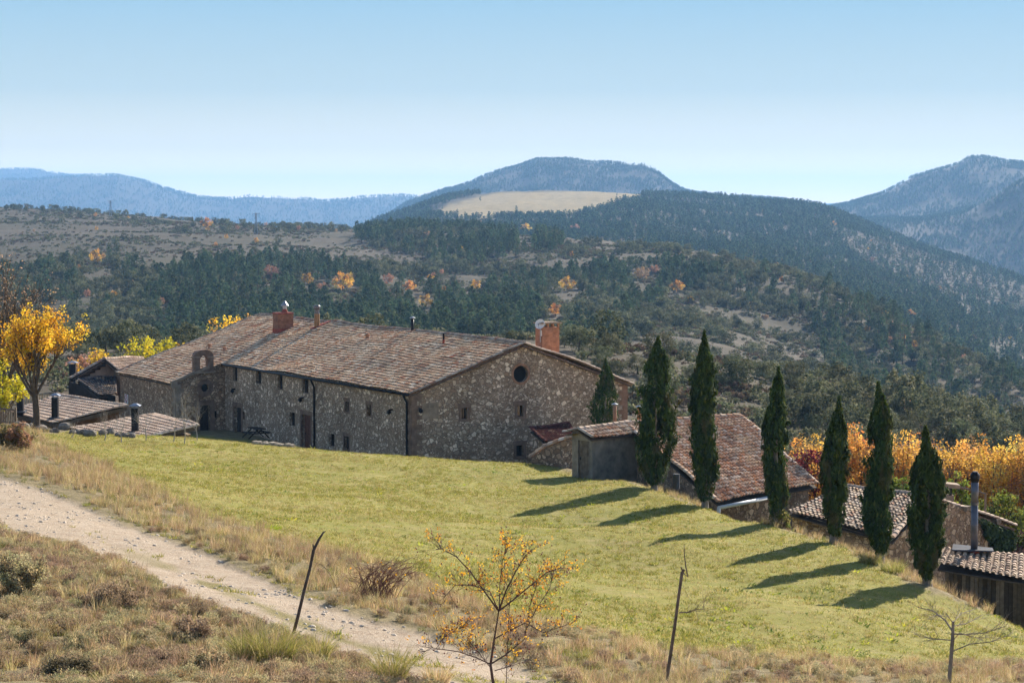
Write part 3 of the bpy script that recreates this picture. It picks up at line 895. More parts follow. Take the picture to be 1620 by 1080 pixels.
# ================================================================ THE STONE FARMHOUSE
PHI = 0.50680634; HW = 18.1943; HRISE = 3.22738; HL = 48.4833; CB = 4.333; CA = 34.7307
HO = P(648, 622, 157.0)
HA = np.array([-sin(PHI), cos(PHI), 0.0]); HB = np.array([cos(PHI), sin(PHI), 0.0]); HZv = np.array([0, 0, 1.0])
SL = HRISE / (HW / 2)
def hp(A, B, h): return HO + HA * A + HB * B + HZv * h
def roof_px(u, v, right=False):
    """(A, B) of photo pixel on the front (or back) roof slope"""
    r = ray(u, v)
    M = np.stack([HA, HB + HZv * (SL if not right else -SL), -r], 1)
    o = HO if not right else HO + HZv * SL * HW
    a = np.linalg.solve(M, -o)
    return a[0], a[1]
HBASE = -7.4
IN = 0.28
house = empty('stone_farmhouse', hp(0, 0, HBASE))
tag(house, 'long stone farmhouse with a low tiled roof and a round window in its gable', 'house')
fL = Frame(hp(0, IN, 0), HA, HB)                # long facade (x = A)
fG = Frame(hp(IN, 0, 0), HB, HA)                # near gable (x = B)
topL = SL * IN - 0.10
L_WIN = [(368.3,580,375.5,602.5),(405,587,413.3,607),(439,593,447,616),(478.2,600,488,622)]
L_WIN2 = [(546,635,551.8,651),(581,640,587,657),(520,686,529,706),(544,690,552,711),(458,652,466.5,673.5),(383.5,651,387.3,663)]
L_DOOR = [(370.5,644,381.5,684),(477,656,491.5,709)]
G_WIN = [(730,645,739.5,663),(818.6,641,828,658.5),(817,704,828,722)]
mb = MB()
rl = [fL.rpx(*r) for r in L_WIN]; rl2 = [fL.rpx(*r) for r in L_WIN2]; rd = [fL.rpx(*r) for r in L_DOOR]
panel(mb, fL.o, fL.ex, fL.ey, fL.n, [(IN, HBASE), (HL - IN, HBASE), (HL - IN, topL), (IN, topL)], [rect2(*r) for r in rl + rl2 + rd])
rg = [fG.rpx(*r) for r in G_WIN]
gx, gy = fG.px(823.8, 591.4); gr = 0.60
rt = lambda B: SL * min(B, HW - B) - 0.10
panel(mb, fG.o, fG.ex, fG.ey, fG.n, [(IN, HBASE), (HW - IN, HBASE), (HW - IN, rt(IN)), (HW / 2, rt(HW / 2)), (IN, rt(IN))], [rect2(*r) for r in rg] + [circle2(gx, gy, gr)])
fR = Frame(hp(0, HW - IN, 0), HA, -HB); fB = Frame(hp(HL - IN, 0, 0), HB, -HA)
panel(mb, fR.o, fR.ex, fR.ey, fR.n, [(IN, HBASE), (HL - IN, HBASE), (HL - IN, topL), (IN, topL)])
panel(mb, fB.o, fB.ex, fB.ey, fB.n, [(IN, HBASE), (HW - IN, HBASE), (HW - IN, rt(IN)), (HW / 2, rt(HW / 2)), (IN, rt(IN))])
wall = mb.build('wall', M_STONE, house)
for r in rl: add_window(fL, r, house)
for k, r in enumerate(rl2): add_window(fL, r, house, surround=0.28 if k in (0, 1, 3) else None, bars=0)
for k, r in enumerate(rg): add_window(fG, r, house, surround=0.32, bars=1 if k == 0 else 0)
add_door(fL, rd[0], house, M_DARKWOOD, 0.34); add_door(fL, rd[1], house, M_DOORRED, 0.3, label='red-brown plank door')
# round gable window with its sandstone ring
def round_window(fr, cx, cyy, r, thing, ring=0.16, matr=M_SAND):
    mb = MB(); n = 24
    for k in range(n):
        a0, a1 = 2 * pi * k / n, 2 * pi * (k + 1) / n - .012
        q = [(cx + rr * cos(a), cyy + rr * sin(a)) for rr, a in ((r, a0), (r + ring, a0), (r + ring, a1), (r, a1))]
        mb.hexa([fr.w(*p, .12) for p in q], [fr.w(*p, -.025) for p in q])
    w = mb.build('round_window', matr, thing)
    mb = MB(); mb.face([fr.w(x, y, .30) for x, y in circle2(cx, cyy, r + .01, 24)]); mb.build('pane', M_DARKOPEN, w)
round_window(fG, gx, gy, gr, house, 0.17, M_TERRA)
# dressed corner stones, one course after another
def quoins(name, fr1, fr2, x1, x2, y0, y1, thing, mat=M_SAND, seed=2, w=(0.45, 0.8)):
    rng = np.random.default_rng(seed); mb = MB(); y = y0; k = 0
    s1 = 1 if x1 < 5 else -1; s2 = 1 if x2 < 5 else -1
    while y < y1 - .1:
        h = min(rng.uniform(.28, .42), y1 - y); la, lb = (w[1], w[0]) if k % 2 else w
        la *= rng.uniform(.85, 1.1); lb *= rng.uniform(.85, 1.1)
        # an L-shaped stone wrapping the corner
        fr1.block(mb, min(x1, x1 + s1 * la), y + .008, max(x1, x1 + s1 * la), y + h, -.014, .05)
        fr2.block(mb, min(x2 - s2 * .014, x2 + s2 * lb), y + .008, max(x2 - s2 * .014, x2 + s2 * lb), y + h, -.0165, .05)
        y += h; k += 1
    return mb.build(name, mat, thing)
quoins('quoins', fL, fG, IN, IN, HBASE, topL - .05, house)
quoins('quoins', fR, fG, IN, HW - IN, HBASE, topL - .05, house, M_BRICK2 if False else simple('reddish_stone', (0.26, 0.15, 0.10), .9, .3, 2, bmp=.02), 5)
# pale blocked-up opening in the gable
x0, y0, x1, y1 = fG.rpx(668, 637, 694, 663)
mb = MB()
for k, (a, b) in enumerate(((0, .45), (.45, 1))):
    for j in range(3):
        fG.block(mb, x0 + (x1 - x0) * a + .01, y0 + (y1 - y0) * j / 3 + .008, x0 + (x1 - x0) * b - .01, y0 + (y1 - y0) * (j + 1) / 3, -.012 - .002 * ((j + k) % 2), .05)
mb.build('blocked_opening', M_ASHLAR, house)
# roof
mb = MB()
PITCH, COURSE = 0.27, 0.40
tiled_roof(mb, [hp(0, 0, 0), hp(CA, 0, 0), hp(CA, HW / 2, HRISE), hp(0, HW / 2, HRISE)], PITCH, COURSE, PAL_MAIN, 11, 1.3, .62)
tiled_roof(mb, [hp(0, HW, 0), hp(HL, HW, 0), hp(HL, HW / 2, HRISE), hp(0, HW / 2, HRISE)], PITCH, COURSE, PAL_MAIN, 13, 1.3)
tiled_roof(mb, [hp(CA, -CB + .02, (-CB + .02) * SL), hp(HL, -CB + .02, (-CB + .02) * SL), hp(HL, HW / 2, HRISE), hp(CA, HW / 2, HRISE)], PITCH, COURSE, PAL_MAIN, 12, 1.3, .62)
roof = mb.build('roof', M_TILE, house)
mb = MB(); barrel_row(mb, hp(0, HW / 2, HRISE + .03), hp(HL, HW / 2, HRISE + .03), 0.17, PAL_GREY, 5); mb.build('ridge_tiles', M_TILE, roof)
for a_, b_, r_, pl_, s_ in ((hp(.02, 0, 0.06), hp(.02, HW / 2, HRISE + .06), .12, PAL_GREY, 6), (hp(.02, HW, .06), hp(.02, HW / 2, HRISE + .06), .13, PAL_PALE, 7), (hp(HL, -CB, -CB * SL + .06), hp(HL, HW / 2, HRISE + .06), .12, PAL_GREY, 8)):
    mb = MB(); barrel_row(mb, a_, b_, r_, pl_, s_); mb.build('verge_tiles', M_TILE, roof)
# brick course under the verge of the gable
mb = MB()
for s in (0, 1):
    n = 34
    for k in range(n):
        b0, b1 = (HW / 2) * k / n, (HW / 2) * (k + 1) / n - .03
        if s: b0, b1 = HW - b1, HW - b0
        f = lambda B: SL * min(B, HW - B)
        q = [(b0, f(b0) - .26), (b1, f(b1) - .26), (b1, f(b1) - .145), (b0, f(b0) - .145)]
        mb.hexa([hp(IN - .004, *p) for p in q], [hp(.10 + .04 * (k % 2), *p) for p in q])
mb.build('cornice', M_TERRA, house)
# gutter and downpipes
mb = MB(); mb.tube([hp(-.05, -.10, -.10), hp(CA - .4, -.10, -.10)], .085, 8); gut = mb.build('gutter', M_BLACK, house, smooth=True)
for (u, v) in ((499, 660), (645.5, 660)):
    A = max(.35, fL.px(u, v)[0]); mb = MB()
    mb.tube([hp(A, -.10, -.16), hp(A, .02, -.42), hp(A, .17, -.7), hp(A, .17, HBASE + .2)], .075, 8); mb.build('downpipe', M_BLACK, house, smooth=True)
# wall lamps
for fr, u, v in ((fL, 480, 632), (fL, 372.5, 618), (fL, 621, 651), (fG, 663, 649)):
    x, y = fr.px(u, v); mb = MB()
    fr.block(mb, x - .04, y + .1, x + .04, y + .2, -.32, .02)
    mb.tube([fr.w(x, y - .18, -.28), fr.w(x, y - .08, -.28), fr.w(x, y + .08, -.28), fr.w(x, y + .12, -.28)], [.05, .16, .13, .03], 8)
    mb.build('wall_lamp', M_BLACK, house)
# --- chimneys (parts of the house)
def rp(u, v, right=False):
    A, B = roof_px(u, v, right); return A, B, hp(A, B, SL * (B if not right else HW - B))
A, B, c1 = rp(448, 522)
mb = MB(); w, d = 0.72, 0.5
cor = lambda w, d, h: [c1 + HB * sx * w + HA * sy * d + HZv * h for sx, sy in ((-1, -1), (1, -1), (1, 1), (-1, 1))]
mb.hexa(cor(w, d, -.5), cor(w, d, 1.38)); chim = mb.build('chimney', M_BRICK, house)
mb = MB(); mb.hexa(cor(w + .07, d + .07, 1.38), cor(w + .03, d + .03, 1.50)); mb.build('top_slab', M_REDSEAL, chim); mb = MB(); mb.hexa(cor(w + .05, d + .05, -.45), cor(w + .03, d + .03, .14)); mb.build('flashing', M_REDSEAL, chim)
top = c1 + HZv * 1.5 + HB * .15
mb = MB(); mb.tube([top, top + HZv * .16, top + HZv * .3], [.27, .22, .17], 12); mb.build('collar', M_REDSEAL, chim)
mb = MB(); mb.tube([top + HZv * .28, top + HZv * .62], .17, 12); mb.tube([top + HZv * .56, top + HZv * .6, top + HZv * .98], [.34, .34, .02], 14); mb.build('cowl', M_STEEL, chim)
A, B, c2 = rp(501.5, 519)
mb = MB(); mb.tube([c2 - HZv * .5, c2 + HZv * 1.2], .23, 14); ch2 = mb.build('chimney', simple('ochre_flue', (0.26, 0.15, 0.075), .7, .35, 2), house)
mb = MB(); mb.tube([c2 + HZv * 1.2, c2 + HZv * 1.45, c2 + HZv * 1.6], [.2, .2, .2], 14); mb.tube([c2 + HZv * 1.58, c2 + HZv * 1.66, c2 + HZv * 1.84, c2 + HZv * 1.92], [.22, .29, .29, .2], 14); mb.build('cowl', M_FLUE, ch2)
mb = MB()
def on_roof(A, B, e): return hp(A, B, SL * B + e)
mb.hexa([on_roof(A + x, B + y, .1) for x, y in ((-.3, -.5), (.3, -.5), (.3, HW / 2 - B - .15), (-.3, HW / 2 - B - .15))], [on_roof(A + x, B + y, .185) for x, y in ((-.3, -.5), (.3, -.5), (.3, HW / 2 - B - .15), (-.3, HW / 2 - B - .15))]); mb.build('flashing', M_REDSEAL, ch2)
A, B, c3 = rp(652.5, 526)
mb = MB(); mb.tube([c3 - HZv * .3, c3 + HZv * 1.08], .115, 12); ch3 = mb.build('flue', M_BLACK, house, smooth=True)
mb = MB(); mb.tube([c3 + HZv * 1.12, c3 + HZv * 1.15, c3 + HZv * 1.26], [.24, .24, .02], 12); mb.tube([c3 + HZv * 1.0, c3 + HZv * 1.14], .03, 6); mb.build('cowl', M_STEEL, ch3)
mb = MB(); mb.hexa([on_roof(A + x, B + y, .1) for x, y in ((-.35, -.3), (.35, -.3), (.3, min(1.0, HW / 2 - B - .15)), (-.3, min(1.0, HW / 2 - B - .15)))], [on_roof(A + x, B + y, .19) for x, y in ((-.35, -.3), (.35, -.3), (.3, min(1.0, HW / 2 - B - .15)), (-.3, min(1.0, HW / 2 - B - .15)))]); mb.build('flashing', M_TERRA, ch3)
A, B, c4 = rp(581.5, 535)
mb = MB(); mb.tube([c4 - HZv * .2, c4 + HZv * .28], [.16, .14], 10); mb.tube([c4 + HZv * .26, c4 + HZv * .32, c4 + HZv * .4], [.2, .2, .06], 10); mb.build('roof_vent', M_TERRA, house)
A, B, c5 = rp(701.8, 545)
mb = MB(); mb.tube([c5 - HZv * .2, c5 + HZv * .38], [.1, .09], 10); v5 = mb.build('vent_pipe', M_REDSEAL, house)
mb = MB(); mb.tube([c5 + HZv * .38, c5 + HZv * .85], .07, 10); mb.build('pipe_top', M_BLACK, v5)
# orange brick chimney behind the ridge, open under its tiled cap
cA, cB = 3.4, HW / 2 + 2.1
c6 = hp(cA, cB, SL * (HW - cB))
pu, pv = proj(c6 + HZv * 1.2)
for _ in range(30):
    pu, pv = proj(c6 + HZv * 1.2); cB += (866 - pu) * .02; c6 = hp(cA, cB, SL * (HW - cB))
ztop = z_of(517, c6[1]) - c6[2]
cor6 = lambda w, d, h: [c6 + HB * sx * w + HA * sy * d + HZv * h for sx, sy in ((-1, -1), (1, -1), (1, 1), (-1, 1))]
mb = MB(); mb.hexa(cor6(.72, .5, -.6), cor6(.72, .5, ztop)); ch6 = mb.build('chimney', M_BRICK2, house); ch6['label'] = 'orange brick chimney with an open tiled cap'
mb = MB()
for x in (-.66, -.22, .22, .66):
    for y in (-.44, .44):
        p = c6 + HB * x + HA * y + HZv * ztop; mb = MB(); mb.box(p - HB * .06 - HA * .06, HB * .12, HA * .12, HZv * .26); mb.build('cap_post', M_TERRA, ch6)
mb = MB(); mb.hexa(cor6(.86, .64, ztop + .26), cor6(.86, .64, ztop + .33)); mb.hexa(cor6(.78, .56, ztop + .331), cor6(.7, .5, ztop + .39)); mb.build('cap', M_RENDER, ch6)
# satellite dish clamped to that chimney
dp = c6 - HB * .80 - HA * .35 + HZv * (ztop + .12)
dish = empty('satellite_dish', dp - HZv * .8)
tag(dish, 'round grey satellite dish on a mast beside the orange brick chimney', 'satellite dish')
mb = MB(); mb.tube([dp - HZv * 1.2 + HB * .0, dp], .03, 8); mb.tube([dp - HZv * .9, dp - HZv * .9 + HB * .2], .02, 6); mb.tube([dp - HZv * .3, dp - HZv * .3 + HB * .2], .02, 6); mb.build('mast', M_STEEL, dish)
dn = np.array([-.35, -.85, .38]); dn /= np.linalg.norm(dn)
da = np.cross(dn, [0, 0, 1]); da /= np.linalg.norm(da); db = np.cross(da, dn)
mb = MB(); pts = [dp + HZv * .1]; 
for rr, off in ((.14, .012), (.27, .045), (.38, .09)):
    for k in range(18): pts.append(dp + HZv * .1 + (da * cos(2 * pi * k / 18) + db * sin(2 * pi * k / 18)) * rr + dn * off)
fs = [(0, 1 + k, 1 + (k + 1) % 18) for k in range(18)]
for r in (0, 1): fs += [(1 + r * 18 + k, 1 + (r + 1) * 18 + k, 1 + (r + 1) * 18 + (k + 1) % 18, 1 + r * 18 + (k + 1) % 18) for k in range(18)]
mb.faces(pts, fs); mb.build('reflector', M_WHITE, dish, smooth=True)
mb = MB(); fp = dp + HZv * .1 + dn * .42 - db * .12; mb.tube([dp + HZv * .1 - db * .36 + dn * .08, fp], .014, 6); mb.tube([fp, fp - dn * .12], [.045, .055], 8); mb.build('feed_arm', M_STEEL, dish)
mb = MB(); bx = dp - HZv * .75 - HA * .1 + HB * .12; mb.box(bx - HB * .1, HB * .28, HA * .1, HZv * .42); mb.tube([bx + HZv * .42, bx + HZv * .95 - HB * .1], .018, 5); mb.build('junction_box', M_WHITE, dish)

# ================================================================ CHAPEL (its roof runs on from the house roof)
chapel = empty('stone_chapel', hp(CA, -CB, HBASE))
tag(chapel, 'small stone chapel joined to the farmhouse with an arched bell gable and round window', 'chapel')
fC = Frame(hp(CA, 0, 0), HB, HA)               # front, x = B
fCl = Frame(hp(0, -CB + .25, 0), HA, HB)       # long side, x = A
mb = MB()
cd = fC.rpx(316.5, 641, 332.5, 693); cw = fC.rpx(338.5, 649.5, 344, 661); ox, oy = fC.px(324.5, 613.4)
cy_ = lambda B: SL * B - 0.02
panel(mb, fC.o, fC.ex, fC.ey, fC.n, [(-CB + .25, HBASE), (IN - .002, HBASE), (IN - .002, cy_(IN)), (-CB + .25, cy_(-CB + .25))], [rect2(*cd), rect2(*cw), circle2(ox, oy, .34)], 0.4)
ct = (-CB + .25) * SL - .12
panel(mb, fCl.o, fCl.ex, fCl.ey, fCl.n, [(CA, HBASE), (HL - IN, HBASE), (HL - IN, ct), (CA, ct)])
fCb = Frame(hp(HL - IN - .003, 0, 0), HB, -HA)
panel(mb, fCb.o, fCb.ex, fCb.ey, fCb.n, [(-CB + .25, HBASE), (IN, HBASE), (IN, cy_(IN) - .1), (-CB + .25, cy_(-CB + .25) - .1)])
mb.build('wall', M_STONE2, chapel)
add_door(fC, cd, chapel, M_DARKWOOD, 0.4, 0.4); add_window(fC, cw, chapel, bars=0)
round_window(fC, ox, oy, .34, chapel, .38, M_SAND)
quoins('quoins', fCl, fC, 99, -CB + .25, HBASE, ct - .1, chapel, M_ASHLAR, 8) if False else None
mb = MB(); y = HBASE; k = 0
while y < ct - .15:
    h = .36; l1, l2 = (.8, .45) if k % 2 else (.45, .75)
    fCl.block(mb, CA - .014, y + .01, CA + l1, y + h, -.014, .06); fC.block(mb, -CB + .25, y + .01, -CB + .25 + l2, y + h, -.016, .05); y += h; k += 1
mb.build('quoins', M_ASHLAR, chapel)
# stone coping along the front slope
mb = MB(); n = 9
for k in range(n):
    b0 = -CB - .05 + (CB - 1.05) * k / n; b1 = -CB - .05 + (CB - 1.05) * (k + 1) / n - .015
    q = [(b0, SL * b0 - .02), (b1, SL * b1 - .02), (b1, SL * b1 + .20), (b0, SL * b0 + .20)]
    mb.hexa([hp(CA + .40, *p) for p in q], [hp(CA - .06, *p) for p in q])
q = [(-CB - .06, -CB * SL - .35), (-CB + .4, -CB * SL - .35), (-CB + .4, -CB * SL + .10), (-CB - .06, -CB * SL - .02)]
mb.hexa([hp(CA + .34, *p) for p in q], [hp(CA - .10, *p) for p in q])
mb.build('coping', M_ASHLAR, chapel)
# bell gable with an open arch
x0, yb, x1, yt = fC.rpx(307.6, 553, 337.7, 588)
bxm = (x0 + x1) / 2; bw = (x1 - x0) / 2; ow = bw * .42; spr = yb + (yt - yb) * .50
arch = [(bxm - ow, yb + .30), (bxm - ow, spr)] + [(bxm - ow * cos(pi * t / 10), spr + ow * 1.25 * sin(pi * t / 10)) for t in range(1, 10)] + [(bxm + ow, spr), (bxm + ow, yb + .30)]
outl = [(x0, yb), (x1, yb), (x1, yt - .5)] + [(bxm + bw * cos(pi * t / 12), yt - .5 + .5 * sin(pi * t / 12)) for t in range(1, 12)] + [(x0, yt - .5)]
mb = MB()
panel(mb, fC.w(0, 0, -.03), fC.ex, fC.ey, fC.n, outl, [arch], 0.56)
panel(mb, fC.w(0, 0, .53), fC.ex, fC.ey, -fC.n, outl, [arch], 0.0)
for i in range(len(outl)):
    a, b = outl[i], outl[(i + 1) % len(outl)]
    mb.face([fC.w(*a, -.03), fC.w(*b, -.03), fC.w(*b, .53), fC.w(*a, .53)])
bg = mb.build('bell_gable', M_SAND, chapel)
for r_ in ((x0 - .14, yb - .12, x1 + .14, yb, -.12, .60), (x0 - .1, spr + .25, bxm - ow * 1.0, spr + .36, -.075, .56), (bxm + ow, spr + .25, x1 + .1, spr + .36, -.075, .56)):
    mb = MB(); fC.block(mb, *r_); mb.build('moulding', M_ASHLAR, bg)
# little tile stubs on the roof near the bell gable
for (u, v) in ((331.5, 551), (355, 556)):
    A, B, c = rp(u, v); mb = MB(); mb.tube([c - HZv * .1, c + HZv * .34], [.14, .12], 8); mb.tube([c + HZv * .30, c + HZv * .42], [.2, .15], 8); mb.build('roof_vent', M_TERRA, house)
# white sign on the chapel side
xs, ys, xe, ye = fCl.rpx(198.2, 623.5, 203.2, 640)
mb = MB(); fCl.block(mb, xs, ys, xe, ye, -.05, -.015)
sign = mb.mesh('sign', M_WHITE, fCl.w(xs, ys, -.03)); sgn = empty('prohibition_sign', fCl.w(xs, ys, -.03)); link('panel', sign, sgn)
tag(sgn, 'small white board with a round red prohibition mark on the chapel side wall', 'sign')
cxs, cys = (xs + xe) / 2, ys + (ye - ys) * .62; rr = min((xe - xs), (ye - ys)) * .40
mb = MB()
for k in range(20):
    a0, a1 = 2 * pi * k / 20, 2 * pi * (k + 1) / 20
    q = [(cxs + r_ * cos(a), cys + r_ * sin(a)) for r_, a in ((rr * .72, a0), (rr, a0), (rr, a1), (rr * .72, a1))]
    mb.face([fCl.w(*p, -.056) for p in q])
q = [(cxs - rr * .6, cys + rr * .45), (cxs - rr * .45, cys + rr * .6), (cxs + rr * .6, cys - rr * .45), (cxs + rr * .45, cys - rr * .6)]
mb.face([fCl.w(*p, -.058) for p in q]); mb.build('red_ring', M_REDPAINT, sgn)
for r_ in ((cxs - rr * .7, ys + .12, cxs + rr * .7, ys + .17), (cxs - rr * .5, ys + .22, cxs + rr * .5, ys + .26)): mb = MB(); fCl.block(mb, *r_, -.055, -.051); mb.build('dark_bar', M_BLACK, sgn)
# bench and table in the shaded yard
# ================================================================ OTHER BUILDINGS
def poly_wall(mb, pts_top, zb, col=(1, 1, 1), m=0, thick=0.3):
    """vertical wall under a line of top points down to height zb, with thickness"""
    for a, b in zip(pts_top[:-1], pts_top[1:]):
        a = np.asarray(a, float); b = np.asarray(b, float)
        d = np.array([b[0] - a[0], b[1] - a[1], 0]); d /= np.linalg.norm(d)
        n = np.array([-d[1], d[0], 0]) * thick
        lo = lambda p: np.array([p[0], p[1], zb])
        mb.hexa([lo(a), lo(b), lo(b) + n, lo(a) + n], [a, b, b + n, a + n], col, m)

def roofed_shed(name, label, cat, q, pal, base_z, wallmat, inset=0.3, pitch=0.27, course=0.42, seed=1, ridge=True, under=(0.10, 0.08, 0.065), wall_drop=0.28, jit=1.0, rim=True, hgt=0.78):
    """a single tiled slope q (eave-left, eave-right, ridge-right, ridge-left) on four walls"""
    q = [np.asarray(p, float) for p in q]
    base = np.array([q[0][0], q[0][1], base_z]); t = empty(name, base); tag(t, label, cat)
    mb = MB(); tiled_roof(mb, q, pitch, course, pal, seed, jit, hgt, under=under); r = mb.build('roof', M_TILE, t)
    if ridge:
        mb = MB(); barrel_row(mb, q[3] + [0, 0, .04], q[2] + [0, 0, .04], .13, pal, seed + 1)
        if rim:
            barrel_row(mb, q[0] + [0, 0, .05], q[3] + [0, 0, .05], .11, pal, seed + 2); barrel_row(mb, q[1] + [0, 0, .05], q[2] + [0, 0, .05], .11, pal, seed + 3)
        mb.build('ridge_tiles', M_TILE, r)
    c = sum(q) / 4
    w = []
    for p in q:
        d = c - p; d[2] = 0; L = np.linalg.norm(d); p2 = p + d * (inset * 1.4 / L)
        w.append(p2)
    # heights on the roof plane
    nrm = np.cross(q[1] - q[0], q[3] - q[0])
    for p in w: p[2] = q[0][2] - (nrm[0] * (p[0] - q[0][0]) + nrm[1] * (p[1] - q[0][1])) / nrm[2] - wall_drop
    mb = MB(); mb.hexa([np.array([p[0], p[1], base_z]) for p in w], w); mb.build('wall', wallmat, t)
    return t, r, w

# ---- long barn with the big tiled slope
bq = [P(1137,793,113), P(1294,765,119.6), P(1170,658.5,128.2), P(990,669,124)]
barn, barn_roof, bw_ = roofed_shed('stone_barn', 'long low stone barn with a sunlit terracotta roof behind the cypresses', 'barn', bq, PAL_BARN, -19.5, M_STONE2, 0.35, 0.27, 0.42, 31, jit=1.3, hgt=1.05)
# pale drain pipe under the eave
e0, e1 = bq[0] + np.array([-.1, -.15, -.45]), bq[1] + np.array([0, 0, -.5])
mb = MB(); mb.tube([P(1137,803,112.2), P(1216,787,116.2)], .10, 10); mb.tube([P(1137,803,112.2), P(1137,803,112.2) - [0, 0, 2]], .095, 10); mb.build('drainpipe', M_PIPE, barn, smooth=True)
mb = MB(); mb.tube([P(1070,757,114.0) - [0,0,.5], P(1070,757,114.0)+[0,0,.25]], .17, 10); mb.build('vent_stub', M_LEAD, barn)
for (u, v0, v1, D, r, mt, cowl) in ((972.5, 672, 641, 125.3, .10, M_TERRA, True), (1011, 672, 645, 125.2, .11, simple('orange_flue', (0.45, 0.17, 0.06), .7, .2, 3), True)):
    p0, p1 = P(u, v0, D) - [0, 0, .3], P(u, v1, D); p1[0] = p0[0]
    mb = MB(); mb.tube([p0, p1], r, 10); fl = mb.build('flue', mt, barn, smooth=True)
    mb = MB(); mb.tube([p1 + [0, 0, .05], p1 + [0, 0, .07], p1 + [0, 0, .14]], [r * 1.9, r * 1.9, .02], 10); mb.tube([p1, p1 + [0, 0, .06]], r * .4, 6); mb.build('cowl', M_STEEL, fl)

# ---- small block shed with the wooden door, its roof leaning into the barn
sh = empty('block_shed', P(933, 755, 121.0) - [0, 0, .3])
tag(sh, 'little grey concrete block shed with a weathered wooden door beside the barn', 'shed')
c0 = P(937, 753, 121.0); zt = z_of(686, 121.0); zb = c0[2] - 1.2
front = P(905, 747, 122.3) - c0; front[2] = 0; side = P(1012, 740, 123.5) - c0; side[2] = 0
fw = np.linalg.norm(front); sw = np.linalg.norm(side); fd = front / fw; sdv = side / sw
fF = Frame(np.array([c0[0], c0[1], 0]), fd, sdv)
apx = z_of(676, 122)
fwc = fw
mb = MB()
sdr = fF.rpx(912.5, 697, 932, 752)
panel(mb, fF.o, fF.ex, fF.ey, fF.n, [(0, zb), (fw, zb), (fw, zt), (fw * .42, apx - .06), (0, zt - .02)], [rect2(max(.12, sdr[0]), zb + 1.0, min(fw - .2, sdr[2]), sdr[3])], .16)
S1 = np.array([c0[0], c0[1], 0]) + sdv * 0
mb.face([c0 * [1, 1, 0] + [0, 0, zb], c0 * [1, 1, 0] + sdv * sw + [0, 0, zb], c0 * [1, 1, 0] + sdv * sw + [0, 0, zt - .05], c0 * [1, 1, 0] + [0, 0, zt - .02]])
l0 = c0 * [1, 1, 0] + fd * fw
mb.face([l0 + [0, 0, zb], l0 + sdv * sw + [0, 0, zb], l0 + sdv * sw + [0, 0, zt], l0 + [0, 0, zt]])
e_ = c0 * [1, 1, 0] + sdv * sw; f_ = l0 + sdv * sw
mb.face([e_ + [0, 0, zb], f_ + [0, 0, zb], f_ + [0, 0, zt], e_ + (f_ - e_) * .42 * [1, 1, 0] + [0, 0, apx - .06], e_ + [0, 0, zt - .05]])
mb.build('wall', M_BLOCK, sh)
add_door(fF, (max(.12, sdr[0]), zb + 1.0, min(fw - .2, sdr[2]), sdr[3]), sh, M_GREYWOOD, 0, .12)
rg0 = c0 * [1, 1, 0] + fd * fw * .42 - sdv * .35 + [0, 0, apx + .06]; rg1 = rg0 + sdv * (sw + .3); rg1[2] += .05
el0 = c0 * [1, 1, 0] - fd * .30 - sdv * .3 + [0, 0, zt - .12]; el1 = el0 + sdv * (sw + .3)
er0 = c0 * [1, 1, 0] + fd * (fw + .32) - sdv * .3 + [0, 0, zt + .0]; er1 = er0 + sdv * (sw + .3)
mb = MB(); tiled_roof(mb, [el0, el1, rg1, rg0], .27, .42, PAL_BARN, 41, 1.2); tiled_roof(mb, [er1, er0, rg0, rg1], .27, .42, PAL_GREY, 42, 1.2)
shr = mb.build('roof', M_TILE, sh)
mb = MB(); barrel_row(mb, rg0 + [0, 0, .03], rg1 + [0, 0, .03], .13, PAL_PALE, 43); barrel_row(mb, el0 + [0, 0, .05], rg0 + [0, 0, .05], .11, PAL_GREY, 44); barrel_row(mb, er0 + [0, 0, .05], rg0 + [0, 0, .05], .11, PAL_GREY, 45); mb.build('ridge_tiles', M_TILE, shr)

# ---- lean-to porch on the farmhouse gable
pq = [P(866,697,151), P(909,691,153), P(897,670,159.5), P(838,678,157)]
pq = [P(864,699,152.5), P(912,694,155.0), P(899,671,162.0), P(839,678,158.0)]
porch, _, _ = roofed_shed('lean_to_porch', 'lean-to with a dark red tiled roof against the farmhouse gable', 'porch', pq, PAL_RED, -19.6, M_RENDER, .5, .27, .42, 51)
# ---- garden wall with sloping tile coping
gw = empty('garden_wall', P(842, 728, 127) - [0, 0, .4]); tag(gw, 'low plastered garden wall with sloping tile coping beside the block shed', 'wall')
tp = [P(841,724,127.5), P(862,708,127.2), P(880,700,126.8), P(906,690,126.0)]
mb = MB(); poly_wall(mb, [p - [0, 0, .05] for p in tp], -17.2, thick=.35); mb.build('wall', M_STONE2, gw)
mb = MB()
for a, b, s in zip(tp[:-1], tp[1:], (1, 2, 3)): barrel_row(mb, a + [0, .12, .0], b + [0, .12, .0], .2, PAL_BARN, 55 + s, .36)
mb.build('coping', M_TILE, gw)

